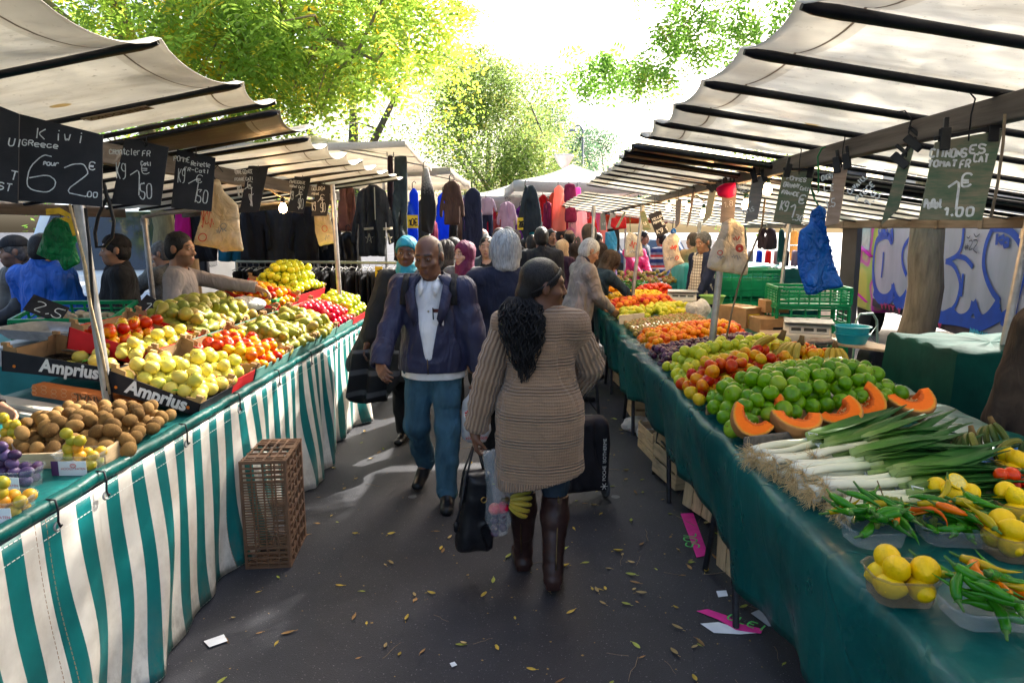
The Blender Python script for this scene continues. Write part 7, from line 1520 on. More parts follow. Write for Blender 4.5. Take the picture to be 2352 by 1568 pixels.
m=MB();q=[(1830,420),(1790,400),(1762,415),(1735,440),(1713,450),(1690,440),(1650,455),(1616,468),(1600,455),(1582,458),(1560,450),(1536,458),(1498,446),(1467,446),(1433,456),(1400,470)]
m.tube([at_x(u,v-6,1.6)for u,v in q],0.008,6);tag(m.build('light_cable',mat('dark_green_cable',(0.02,0.035,0.025),0.6),None,180),'sagging light cable with green sockets along the right stall','cable')
m=MB();q=[(500,385),(530,398),(560,405),(600,420),(625,440),(645,452),(665,455),(690,462),(735,470),(765,472)]
m.tube([at_x(u,v,-2.02)for u,v in q],0.007,6);tag(m.build('light_cable',MATS['tan_rope'],None,180),'tan cable feeding the lit bulb of the left stall','cable')
def lattice_box(m,L,Wd,H,nx=6,nz=3,t=0.012,floor=True,mi=0,solid=(0.0,0.0)):
 """Ribbed open crate, base centre at the origin."""
 for(ax,s)in(('x',1),('x',-1),('y',1),('y',-1)):
  ln,off=(L,Wd/2)if ax=='x' else(Wd,L/2);n=nx if ax=='x' else max(3,int(nx*Wd/L))
  def bx(a,z,la,lz,th=t,o=0.0):
   p=(a,s*(off-o),z)if ax=='x' else(s*(off-o),a,z);sz=(la,th,lz)if ax=='x' else(th,la,lz);m.box(p,sz,mi=mi)
  bx(0,H-0.012,ln+t,0.024,t*1.6);bx(0,0.012,ln,0.024,t*1.2)
  for i in range(n+1):bx(-ln/2+ln*i/n,H/2,0.013 if 0<i<n else 0.03,H-0.04,t*1.1,0.001)
  for k in range(1,nz+1):bx(0,0.024+(H-0.05)*k/(nz+1),ln,0.011,t*0.7,0.002)
  if solid[0]:bx(0,H*0.24,ln,H*solid[0],t*0.5,0.003)
  if solid[1]:bx(0,H*0.88,ln,H*solid[1],t*0.5,0.003)
 if floor:m.box((0,0,0.008),(L-0.02,Wd-0.02,0.010),mi=mi)
GRNCR=mat('green_crate_plastic',(0.004,0.22,0.085),0.38,0.2,8,0.1,60);BRNCR=mat('brown_crate_plastic',(0.155,0.085,0.05),0.5,0.2,8,0.15,60)
def crate(label,loc,L=0.6,Wd=0.4,H=0.24,rz=0.0,mt=GRNCR,solid=(0.3,0.0),nx=7,nz=4,rot=None):
 m=MB();lattice_box(m,L,Wd,H,nx,nz,0.012,True,0,solid);o=m.build('plastic_crate',mt,None,None,loc=loc);o.rotation_euler=rot or(0,0,rz);return tag(o,label,'crate')
def on(u,v,z):return at_z(u,v,z)
TB=(-3.35,5.0);m=MB();m.box((0,0,0),(1.5,1.0,0.03));th=thing('side_table','table under a teal cloth behind the left stall carrying green crates','table',(-3.25,4.95,0.0))
m=MB();rows=[]
for i in range(40):
 a=2*PI*i/40;ca,sa=math.cos(a),math.sin(a);k=max(abs(ca),abs(sa));ex,ey=0.95*ca/k,0.5*sa/k
 rows.append([(0,0,1.0),(ex*0.6,ey*0.6,1.0),(ex,ey,1.0),(ex*1.02,ey*1.03,0.97),(ex*1.03+0.02*math.sin(i*1.3),ey*1.05+0.02*math.cos(i*1.7),0.7),(ex*1.05+0.03*math.sin(i*1.3),ey*1.07+0.03*math.cos(i*1.7),0.45)])
rows.append(rows[0]);m.sheet(rows);m.build('cloth',mat('teal_cloth',(0.01,0.16,0.16),0.6,0.2,4,0.2,20),th,60,solid=0.003)
for x in(-0.8,0.8):
 for y in(-0.4,0.4):m=MB();m.tube([(x,y,0),(x,y,0.99)],0.02,8);m.build('leg',CHAIN,th,60)
crate('open green plastic crate of mushrooms tilted towards the camera on the teal table',(-3.05,4.62,1.06),0.62,0.42,0.2,0.12,rot=(0.18,0,0.12));crate('green plastic crate of mushrooms beside the tilted one',(-2.62,5.0,1.01),0.56,0.4,0.17,0.05);crate('empty green plastic crate under the tilted mushroom crate',(-3.1,4.75,1.005),0.58,0.4,0.10,0.05)
MUSH=mat('mushroom_cap',(0.52,0.40,0.28),0.7,0.3,12)
def mush():
 m=MB();m.lathe([(0,0.016),(0.016,0.012),(0.027,0.0),(0.024,-0.006),(0.009,-0.008),(0.008,-0.026),(0,-0.028)],10);return m.mesh('mushroom',MUSH,180)
MU=mush()
for k in range(46):
 f=k<26;b=Vector((-3.0,4.62,1.19))if f else Vector((-2.6,5.0,1.14));o=ob('mushroom',MU,loc=b+Vector((rf.uniform(-0.24,0.26),rf.uniform(-0.16,0.16),rf.uniform(-0.02,0.03))));o.rotation_euler=(rf.uniform(-1,1),rf.uniform(-1,1),0);o.scale=(rf.uniform(0.9,1.5),)*3;tag(o,'pale brown mushroom in the %s green crate'%('tilted' if f else 'level'),'mushroom','mushrooms in the %s crate'%('tilted' if f else 'level'))
def small_sign(label,loc,rot,txt):
 m=MB();m.box((0,0,0),(0.22,0.006,0.13));write(m,txt,(-0.07,-0.0035,-0.04),(1,0,0),(0,0,1),0.075,0.006,1,rnd=rf);o=m.build('price_sign',[SLATE,CHALK],None,loc=loc);o.rotation_euler=rot;tag(o,label,'price sign')
small_sign('small slate sign lying in the tilted mushroom crate',(-3.13,4.42,1.28),(-0.7,0.45,0.3),'2,5');small_sign('small slate sign leaning on the level mushroom crate',(-2.62,4.8,1.23),(-0.6,0.6,0.1),'1,8')
crate('green plastic crate of pale potatoes behind the pears by the pointing vendor',(-2.36,5.72,1.12),0.6,0.3,0.10,0.12)
heap(POTS,(-2.62,5.60,1.13),(1,0.12,0),(0,1,0),0.5,0.24,0.05,0.03,2,'pale yellow potato in the green crate by the pointing vendor','potato','potatoes in the green crate',jit=0.25,mound=0.03)
m=MB();loops=[]
for s_,z in((0.8,0.0),(0.98,0.055),(1.0,0.06),(0.95,0.052),(0.78,0.008)):loops.append([(x*s_,y*s_,z)for x,y,_ in rrect(0.72,0.36,0.05,0)])
m.add([p for l in loops for p in l],[tuple(range(8))[::-1],tuple(range(32,40))]+[(i*8+k,i*8+(k+1)%8,i*8+8+(k+1)%8,i*8+8+k)for i in range(4)for k in range(8)])
o=m.build('weighing_pan',STEEL,None,30,loc=(-2.72,3.98,1.16));o.rotation_euler=(0,0.03,-0.15);tag(o,'steel weighing pan at the left edge beside the black box','weighing pan')
m=MB();m.box((0,0,0.05),(0.62,0.34,0.1));m.box((0,0,0.112),(0.68,0.38,0.012));m.box((0,0,0.135),(0.12,0.12,0.04));o=m.build('scale',STEEL,None,None,0.006,loc=(-2.74,3.92,1.02));o.rotation_euler=(0,0,-0.15);tag(o,'low steel scale under the weighing pan','scale')
th=thing('plastic_crate','brown plastic crate standing on end on the asphalt against the striped cloth','crate',(-1.38,3.595,0),0.10)
def wallbars(name,w_,y,face,rows,cols,slat=False,diag=False):
 m=MB()
 for z,h in rows:m.box((0,0,z),(w_,0.012,h))
 for x,ww in cols:m.box((x*w_,0,0.3),(ww,0.0135,0.598))
 if slat:
  for k in range(25):m.box((0,0.002,0.127+0.0148*k),(w_-0.02,0.006,0.006))
  for x in(-0.17,0.17):m.box((x*w_,0.0005,0.3),(0.006,0.008,0.37))
 if diag:
  for k in range(8):m.bar((-w_*0.42,0,0.05+0.07*k),(w_*0.42,0,0.10+0.07*k),0.012,0.008)
 o=m.build(name,BRNCR,th,None);o.location=y;o.rotation_euler=(0,0,face)
RO_=[(0.006,0.012),(0.03,0.008),(0.06,0.008),(0.088,0.008),(0.115,0.012),(0.485,0.012),(0.51,0.008),(0.535,0.008),(0.56,0.008),(0.592,0.016)]
wallbars('side_wall',0.24,(0,-0.19,0),0,RO_,[(-0.47,0.014),(-0.25,0.006),(0,0.006),(0.25,0.006),(0.47,0.014)],True);wallbars('side_wall',0.24,(0,0.19,0),0,RO_,[(-0.47,0.014),(-0.25,0.006),(0,0.006),(0.25,0.006),(0.47,0.014)],True)
wallbars('crate_floor',0.37,(0.114,0,0),PI/2,[(0.006+0.0735*k,0.010)for k in range(9)],[(-0.47,0.012),(-0.3,0.006),(-0.1,0.008),(0.1,0.008),(0.3,0.006),(0.47,0.012)],False,True)
for z,nm in((0.594,'end_wall'),(0.008,'end_wall')):
 m=MB()
 for x in(-0.105,-0.05,0.0,0.05,0.105):m.box((x,0,z),(0.010,0.385,0.012))
 for y in(-0.186,-0.16,-0.13,-0.06,0.02,0.1,0.13,0.16,0.186):m.box((0,y,z+0.0015),(0.232,0.008,0.013))
 m.box((0.07,0.11,z-0.002),(0.09,0.13,0.006));m.box((-0.06,-0.09,z-0.002),(0.11,0.1,0.006));m.box((0.05,-0.09,z-0.002),(0.07,0.1,0.006));m.build(nm,BRNCR,th)
def wcrate(label,loc,L,Wd,H,rot,n=3):
 m=MB()
 for s in(-1,1):
  for k in range(n):m.box((0,s*Wd/2,H*(k+0.5)/n),(L,0.007,H/n*0.82))
  for k in range(n):m.box((s*L/2,0,H*(k+0.5)/n),(0.008,Wd,H/n*0.86))
  for t_ in(-1,1):m.box((s*(L/2-0.014),t_*(Wd/2-0.014),H*0.53),(0.022,0.022,H*1.04))
 for k in range(4):m.box((0,-Wd/2+Wd*(k+0.5)/4,0.004),(L-0.01,Wd/4*0.8,0.006))
 o=m.build('wooden_crate',PALEWOOD,None,None,0.0015,loc=loc);o.rotation_euler=rot;return tag(o,label,'crate')
wcrate('pale wooden crate standing on its side near the second trestle under the right table',(1.30,3.55,0.16),0.5,0.32,0.30,(PI/2,0.0,0.25));wcrate('pale wooden crate leaning behind the nearest trestle under the right table',(1.36,3.12,0.01),0.42,0.3,0.28,(0,0,0.2));wcrate('wooden crate leaning on the third trestle under the right table',(1.32,4.35,0.16),0.55,0.32,0.32,(PI/2,0.1,0.35));wcrate('wooden crate with a gap between boards leaning on the third trestle',(1.25,4.75,0.02),0.5,0.34,0.36,(0.1,0.0,0.3))
wcrate('white wooden crate on the asphalt under the apricots',(1.22,5.35,0.0),0.45,0.4,0.22,(0,0,0.12));wcrate('second white wooden crate on the asphalt under the dark plums',(1.30,4.98,0.0),0.45,0.3,0.22,(0,0,0.12));wcrate('far wooden crate under the greengages',(1.3,6.5,0.0),0.5,0.4,0.3,(0,0,0.0));wcrate('far wooden crate under the peaches',(1.35,7.9,0.0),0.5,0.4,0.42,(0,0,0.1))
lump('crumpled white plastic on the asphalt under the far right table','plastic_bag',(1.05,6.0,0),(0.14,0.12,0.05),BAGW,21,0.02);lump('small white plastic scrap by the crates under the right table','plastic_bag',(1.08,5.75,0),(0.08,0.08,0.05),BAGW,22,0.02)
m=MB();m.tube([(1.35,2.95,0.30),(1.28,2.9,0.2),(1.33,2.86,0.12),(1.3,2.8,0.08),(1.36,2.78,0.06),(1.33,2.86,0.2),(1.38,2.9,0.28)],0.004,5);tag(m.build('blue_cord',BAGBLUE,None,180),'loop of thin blue cord hanging behind the nearest trestle','cord')
m=MB();m.prism([(0,0),(0.62,-0.80),(0.86,-0.98),(0.70,-0.30),(0.55,0.22),(0.05,0.2)],(2.08,5.90,0.885),(1,0,0),(0,1,0),0.018);tag(m.build('plank',wood('pale_plywood',(0.42,0.32,0.22),(2,9,9),0.15),None,None,0.002),'pale plywood shelf jutting out behind the right stall under the scale','shelf')
BEIGEP=mat('beige_plastic',(0.50,0.47,0.40),0.42,0.08,9);DARKP=mat('dark_display',(0.03,0.035,0.035),0.3);GREYP=mat('grey_display_panel',(0.33,0.34,0.33),0.4)
def scale_(label,loc,rz,s=1.0):
 th=thing('shop_scale',label,'scale',loc,rz);m=MB()
 m.prism([(-0.19,0.0),(0.19,0.0),(0.19,0.035),(0.08,0.125),(-0.10,0.125),(-0.19,0.05)],(0.16,0,0),(0,1,0),(0,0,1),-0.34);o=m.build('housing',BEIGEP,th,None,0.008)
 m=MB();m.box((0,-0.01,0.142),(0.36,0.28,0.012));m.build('weighing_plate',STEEL,th,None,0.004)
 m=MB();M_=Matrix.Rotation(rad(40),3,'X');m.box((0,-0.148,0.0905),(0.28,0.075,0.003),M=M_)
 for k in range(3):m.box((-0.09+0.09*k,-0.150,0.0925),(0.07,0.03,0.003),mi=1,M=M_)
 m.build('display',[GREYP,DARKP],th);th.scale=(s,)*3;return th
scale_('beige shop scale with a steel plate on the plywood shelf of the right stall',(2.36,5.62,0.90),-0.35,1.05);scale_('second beige scale at the far end of the right stall in front of the vendor',(1.98,8.45,0.90),-0.2)
def basin(label,loc,r,mt):
 m=MB();m.lathe([(0,0),(r*0.75,0),(r*0.92,r*0.55),(r*1.0,r*0.57),(r*1.0,r*0.6),(r*0.9,r*0.6),(r*0.73,0.008),(0,0.008)],28,loc);tag(m.build('basin',mt,None,40),label,'basin')
TURQP=mat('turquoise_plastic',(0.02,0.33,0.42),0.3,0.1,9)
basin('turquoise plastic basin beside the shop scale',(2.62,5.40,0.90),0.135,TURQP);basin('second turquoise basin nested in the first one',(2.62,5.40,0.955),0.14,TURQP);basin('pale green plastic basin beside the far scale',(2.32,8.35,0.90),0.16,mat('pale_green_plastic',(0.30,0.48,0.12),0.35))
lump('grey crumpled rag on the plywood shelf before the scale','rag',(2.30,5.32,0.903),(0.15,0.07,0.025),cloth('grey_rag',(0.22,0.18,0.16)),31,0.012,34,cat='rag')
crate('translucent green plastic crate on top of the stack by the blue bag',(2.62,6.3,1.115),0.62,0.42,0.17,-0.1,solid=(0.1,0));crate('green plastic crate in the middle of the stack by the blue bag',(2.62,6.32,0.84),0.62,0.42,0.27,-0.1,solid=(0.4,0),nx=5,nz=3);crate('lower green plastic crate of the stack by the blue bag',(2.62,6.32,0.56),0.62,0.42,0.27,-0.1,solid=(0.4,0),nx=5,nz=3);crate('bottom green plastic crate of the stack by the blue bag',(2.62,6.32,0.28),0.62,0.42,0.27,-0.1,solid=(0.4,0),nx=5,nz=3);crate('green plastic crate on the ground under the stack by the blue bag',(2.62,6.32,0.0),0.62,0.42,0.27,-0.1,solid=(0.4,0),nx=5,nz=3);crate('green plastic crate under the plywood shelf behind the bananas',(2.15,4.95,0.55),0.6,0.4,0.28,-0.3);crate('green plastic crate on the ground under the shelf',(2.15,4.95,0.26),0.6,0.4,0.28,-0.3)
crate('green plastic crate under the back table by the vendor',(2.05,9.0,0.6),0.6,0.4,0.25,0)
for k,(lb,p)in enumerate((('upper wide green crate on the teal covered back table',(2.95,9.3,1.0)),('lower wide green crate on the teal covered back table',(2.95,9.3,0.72)))):crate(lb,p,0.95,0.5,0.27,0.05,solid=(0.5,0.2))
m=MB();S=None
def cloth_block(label,x0,x1,y0,y1,z0,z1,mt,seed=0):
 m=MB();rows=[];r=random.Random(seed);cx,cy=(x0+x1)/2,(y0+y1)/2
 for i in range(49):
  a=2*PI*(i%48)/48+PI/4;ca,sa=math.cos(a),math.sin(a);k=max(abs(ca),abs(sa));ex,ey=(x1-x0)/2*ca/k,(y1-y0)/2*sa/k;w1=math.sin(i%48*1.7+seed);w2=math.sin(i%48*0.9)
  rows.append([(cx,cy,z1),(cx+ex*.5,cy+ey*.5,z1+0.015*w2),(cx+ex*0.97,cy+ey*0.97,z1+0.01*w1),(cx+ex,cy+ey,z1-0.02),(cx+ex*1.02,cy+ey*1.02+0.02*w1,z1*0.6+z0*0.4),(cx+ex*1.04+0.03*w1,cy+ey*1.03+0.03*w2,z0)])
 m.sheet(rows);return tag(m.build('covered_table',mt,None,70,solid=0.004),label,'table')
cloth_block('back table with a teal cloth top behind the right stall',2.3,3.7,9.7,10.6,0.45,1.28,mat('teal_cloth2',(0.015,0.24,0.24),0.5,0.2,4));cloth_block('dark green covered block right of the wide green crates',3.42,3.95,9.1,9.55,0.55,1.28,GREENPVC)
cloth_block('green covered display of small green fruit behind the far oranges',0.95,2.4,10.1,11.0,0.5,0.97,GREENPVC,3)
heap(BROWN,(1.0,10.1,0.98),(1,0,0),(0,1,0.15),1.4,0.8,0.075,0,1,'small olive green fruit on the far covered display','greengage','small green fruit on the far display',limit=90,scale=(1.3,1.5))
heap([CHM[1]],(1.35,9.55,0.93),(1,0,0),(0,1,0.1),0.5,0.4,0.07,0,2,'long pale green pepper beside the far tomatoes','pepper','pale green peppers on the far table',lie=0.5)
def carton(label,loc,sx,sy,sz,rz,extra=None):
 m=MB();m.box((0,0,sz/2),(sx,sy,sz));m.box((0,0,sz+0.0015),(sx*0.98,0.04,0.002),mi=1)
 for y in(-1,1):m.box((0,y*(sy/2+0.0015),sz*0.6),(0.09,0.003,0.028),mi=2)
 if extra:extra(m,sx,sy,sz)
 o=m.build('cardboard_carton',[CARD,mat('packing_tape',(0.42,0.30,0.16),0.4),CHAIN,mat('yellow_price_card',(0.62,0.48,0.03),0.6),INK],None,None,0.002,loc=loc);o.rotation_euler=(0,0,rz);tag(o,label,'carton')
def yc(m,sx,sy,sz):m.box((-0.02,-sy/2-0.003,sz*0.5),(0.14,0.003,0.15),mi=3);write(m,'714',(-0.065,-sy/2-0.006,sz*0.5-0.04),(1,0,0),(0,0,1),0.07,0.007,4,rnd=rf)
carton('cardboard carton with a yellow 714 price card behind the apricots',(2.10,6.55,0.80),0.24,0.36,0.27,0.5,yc);carton('cardboard carton beside the one with the yellow card',(2.28,6.25,0.78),0.32,0.3,0.22,0.1);carton('small pale wooden box on top of the cartons',(2.36,6.42,1.03),0.22,0.2,0.11,0.0)
for k,y in enumerate((6.4,9.1,10.2)):
 m=MB();m.box((2.35 if k==0 else 2.9,y,0.78 if k==0 else 0.70),(0.75,0.7,0.025))
 for x in(-0.33,0.33):
  for yy in(-0.3,0.3):m.tube([((2.35 if k==0 else 2.9)+x,y+yy,0),((2.35 if k==0 else 2.9)+x*0.8,y+yy*0.8,0.76 if k==0 else 0.69)],0.014,6)
 tag(m.build('trestle_table',wood('old_table_wood',(0.28,0.19,0.12),(3,12,12)),None,None),['small wooden table under the cartons behind the right stall','wooden table on crossed black legs under the wide green crates','wooden back table behind the vendor'][k],'table')
def caddy(label,loc,rz,s=1.0,pale=False,writing=False):
 th=thing('shopping_caddy',label,'shopping trolley',loc,rz);th.scale=(s,)*3
 Vb,Fb=puff([(-0.17,0.10),(0.17,0.10),(0.18,0.45),(0.165,0.62),(0.12,0.66),(-0.12,0.66),(-0.165,0.62),(-0.18,0.45)],0.11,0.06,0.014,0.006,20,3);ob('bag',np_mesh('bag',Vb,Fb,mat('black_caddy_fabric',(0.014,0.013,0.018),0.75,0.3,9,0.2,120)),th)
 fr=mat('pale_tube',(0.36,0.44,0.38),0.4,metal=0.3)if pale else CHAIN
 m=MB();m.tube([(-0.15,0.13,0.06),(-0.15,0.13,0.62),(-0.13,0.15,0.9),(-0.08,0.16,0.97),(0.08,0.16,0.97),(0.13,0.15,0.9),(0.15,0.13,0.62),(0.15,0.13,0.06)],0.012,8);m.tube([(-0.14,0.13,0.64),(0.0,0.14,0.82),(0.14,0.13,0.64)],0.005,6);m.tube([(-0.14,0.14,0.86),(0.0,0.13,0.70),(0.14,0.14,0.86)],0.005,6);m.tube([(-0.2,0.10,0.075),(0.2,0.10,0.075)],0.008,6);m.build('handle_frame',fr,th,180)
 for sg in(-1,1):
  w_=MB();w_.lathe([(0.045,-0.014),(0.072,-0.014),(0.078,0),(0.072,0.014),(0.045,0.014)],20,(sg*0.2,0.10,0.078),M=Matrix.Rotation(PI/2,3,'Y'));w_.lathe([(0.0,-0.008),(0.046,-0.008),(0.046,0.008),(0,0.008)],12,(sg*0.2,0.10,0.078),M=Matrix.Rotation(PI/2,3,'Y'),mi=1);w_.build('wheel',[mat('rubber',(0.09,0.09,0.10),0.7),GREYP],th,40)
 if writing:
  m=MB();put_text(m,'POCHE  ISOTHERME',0.036,(0.11,-0.1125,0.36),(0,0,1),(-1,0,0),0,squash=0.95)
  for k in range(3):m.bar((0.11+0.026*math.cos(k*PI/3),-0.113,0.165+0.026*math.sin(k*PI/3)),(0.11-0.026*math.cos(k*PI/3),-0.113,0.165-0.026*math.sin(k*PI/3)),0.004,0.002,up=(0,1,0))
  m.build('lettering',WHITEINK,th)
 return th
caddy('black wheeled shopping trolley with white snowflake lettering pulled by the woman in the cardigan',(0.41,4.30,0.0),0.25,0.92,False,True);caddy('black shopping trolley with a pale tube handle behind the right stall',(3.52,6.75,0),0.3,0.98,True)
cb_=cloth_block('dark green tarpaulin draped over a stack at the right edge',2.66,3.6,4.15,4.95,0.40,1.05,mat('dark_green_cover',(0.002,0.045,0.037),0.75,0.3,4,0.5,9,spec=0.1));cb_.name='tarpaulin_cover';cb_['category']='cover'
m=MB();m.box((0,0,0.2),(1.2,0.4,0.36));m.box((0,0,0.40),(1.26,0.46,0.04));o=m.build('pallet_box',wood('old_table_wood',(0.28,0.19,0.12)),None,None,0.006,loc=(3.15,4.55,0));tag(o,'wooden box under the draped green tarpaulin','box')
def carried(name,label,poly,T,p,rz,mt,cat,**kw):
 V_,F_=puff(poly,T,**kw);o=ob(name,np_mesh(name,V_,F_,mt),loc=p);o.rotation_euler=(0,0,rz);return tag(o,label,cat)
hp=W.world(W.palm[0])
hb=thing('handbag','tall black leather handbag hanging from the hand of the woman in the cardigan','handbag',hp+Vector((-0.02,0,0)),0.35)
V_,F_=puff([(-0.055,-0.13),(0.07,-0.13),(0.095,-0.30),(0.085,-0.545),(0.06,-0.565),(-0.105,-0.545),(-0.115,-0.51),(-0.085,-0.30)],0.075,0.05,0.008,0.004,14,2);ob('bag_body',np_mesh('bag_body',V_,F_,SHOE),hb)
m=MB()
for y in(-0.035,0.035):m.tube([(-0.075,y,-0.27),(-0.055,y*0.9,-0.14),(-0.012,y*0.3,0.0),(0.01,y*0.3,0.0),(0.05,y*0.9,-0.14),(0.065,y,-0.27)],0.010,6,flat=0.5)
m.build('handles',SHOE,hb,180);m=MB();m.tube([(0.02+0.014*math.cos(a),-0.0785,-0.255+0.014*math.sin(a))for a in np.linspace(0,2*PI,13)[:-1]],0.003,6,closed=True);m.build('ring',MATS['gold'],hb,180)
m=MB();m.tube([(-0.06,-0.05,-0.1),(-0.09,-0.07,-0.24),(-0.115,-0.075,-0.33),(-0.125,-0.07,-0.36)],0.006,6);m.lathe([(0,0),(0.012,0.01),(0.014,0.05),(0.006,0.06),(0,0.06)],10,(-0.125,-0.075,-0.41));m.build('tassel',SHOE,hb,180)
CLB=clear_plastic('clear_bag_plastic',(0.85,0.88,0.9),0.15,0.2)
cb=carried('plastic_bag','clear plastic bag of red fruit hanging from the hand of the woman in the cardigan',[(-0.02,0.0),(0.03,0.0),(0.09,-0.22),(0.13,-0.36),(0.10,-0.45),(0.03,-0.45),(-0.01,-0.36),(0.0,-0.2)],0.055,hp+Vector((0.04,-0.07,0)),0.2,CLB,'bag',edge=0.05,h=0.008,wave=0.008,wf=30,seed=3)
for k in range(9):
 o=ob('plum',APPLES['pink'][0]if k<2 else PLUMS[0],loc=hp+Vector((0.055+0.04*(k%2)+0.025,-0.075+0.012*(k%3),-0.30-0.045*(k//2)*(0.75))));o.scale=(0.95,)*3;tag(o,'dark red fruit in the clear bag carried by the woman','fruit','fruit in the clear bag')
cb2=carried('plastic_bag','clear plastic bag of bananas hanging from the hand of the woman in the cardigan',[(0.0,0.0),(0.03,0.0),(0.13,-0.16),(0.195,-0.24),(0.20,-0.31),(0.155,-0.36),(0.09,-0.31),(0.05,-0.16)],0.05,hp+Vector((0.055,-0.03,0)),0.1,CLB,'bag',edge=0.05,h=0.008,wave=0.008,wf=30,seed=4)
bananas('banana bunch inside the clear bag carried by the woman',hp+Vector((0.19,-0.03,-0.27)),BAN,5,-0.7,1.3,0.74)
ap=A.world(A.palm[0])
RB_=carried('plastic_bag','white and red supermarket plastic bag carried by the man in the navy jacket',[(-0.02,0.0),(0.02,0.0),(0.05,-0.08),(0.09,-0.12),(0.10,-0.32),(0.06,-0.40),(-0.05,-0.40),(-0.10,-0.36),(-0.09,-0.12),(-0.05,-0.08)],0.05,ap+Vector((0.0,-0.01,0.0)),0.1,mat('frosted_bag_plastic',(0.62,0.64,0.67),0.3,0.1,7,0.5,14,trans=0.4),'bag',edge=0.07,h=0.009,wave=0.014,wf=22,seed=5)
m=MB();m.prism([(-0.075,-0.17),(0.03,-0.13),(0.045,-0.25),(-0.06,-0.27)],(0,-0.062,0),(1,0,0),(0,0,1),0.001);put_text(m,'EAD',0.055,(-0.03,-0.064,-0.185),(1,0,0.1),(-0.1,0,1),1);put_text(m,'RIC',0.055,(-0.025,-0.064,-0.235),(1,0,0.1),(-0.1,0,1),1);put_text(m,'vivre bien',0.036,(0.0,-0.066,-0.345),(1,0,0.0),(0,0,1),0,0.1);m.build('printing',[mat('red_bag_panel',(0.55,0.02,0.02),0.5),WHITEINK],RB_)
m=MB();m.ribbon([(0.13,-0.05,-0.0),(0.0,0.05,0.1)],0.1,(0,1,0))
wp=W.world(W.palm[1]);carried('plastic_bag','long white plastic bag with pink print under the right arm of the cardigan woman',[(-0.04,0.12),(0.03,0.12),(0.06,-0.05),(0.08,-0.3),(0.02,-0.36),(-0.03,-0.3),(-0.05,-0.05)],0.05,wp+Vector((0.05,-0.03,0.02)),0.9,BAGWHITE,'bag',edge=0.05,h=0.01,wave=0.012,seed=6)
bp=Bw.world((0.19,-0.20,0.98));sb=thing('shoulder_bag','beige canvas shoulder bag on the hip of the leaning woman','bag',at_y(1357,668,7.85),0.2);m=MB();m.box((0,0,0),(0.20,0.10,0.16));m.box((0,-0.06,-0.03),(0.16,0.03,0.09));m.box((0,-0.01,0.075),(0.205,0.115,0.03));m.build('bag_body',cloth('beige_canvas',(0.36,0.28,0.14),0.9),sb,None,0.02)
m=MB();m.tube([(-0.09,0,0.07),(-0.10,0.05,0.25),(-0.04,0.12,0.42)],0.013,6,flat=0.4);m.tube([(0.09,0,0.07),(0.06,0.08,0.25),(0.0,0.14,0.42)],0.013,6,flat=0.4);m.build('strap',TEALSW,sb,180)
m=MB();c_=Lc.world(Lc.palm[0]);m.lathe([(0,0),(0.026,0),(0.034,0.075),(0.032,0.075),(0.025,0.004),(0,0.004)],16,c_+Vector((0.01,-0.02,-0.05)));tag(m.build('paper_cup',PAPER,None,40),'small white cup in the hand of the man with the black cap','cup')
m=MB();m.tube([(-3.02,6.35,0),(-3.06,6.33,1.52)],0.052,14);tag(m.build('wooden_post',wood('post_wood',(0.27,0.19,0.11),(9,9,1.2),0.4),None,60),'short thick wooden post behind the left stall','post')
m=MB();m.tube([(3.36,7.05,0),(3.33,7.05,2.6)],0.10,4);o=m.build('steel_post',mat('dark_grey_paint',(0.055,0.055,0.065),0.5,0.2,5,0.1,60),None,30);tag(o,'broad dark grey post left of the graffiti truck','post')
BARK=wood('tree_bark',(0.10,0.085,0.065),(7,7,1.6),0.6);BARKY=wood('yellowish_bark',(0.20,0.16,0.08),(8,8,2),0.5)
def foliage(name,g,y,ty,tg,tr=0.5,ylevel=0.6):
 t=NT(name);s=t.sep(t.attr('tc'));f=t.math('ADD',t.math('MULTIPLY',t.noise(t.coords(),0.7,3),0.8),t.math('MULTIPLY',s[0],0.42))
 k=t.ramp(f,[(ylevel,0.0),(ylevel+0.14,1.0)]);c=t.mix(k,t.mix(s[1],tuple(q*0.6 for q in g),g),y);tc=t.mix(k,t.mix(s[1],tuple(q*0.65 for q in tg),tg),ty)
 return t.done(t.add_translucent(t.bsdf(c,0.5,0,0.35),tc,tr))
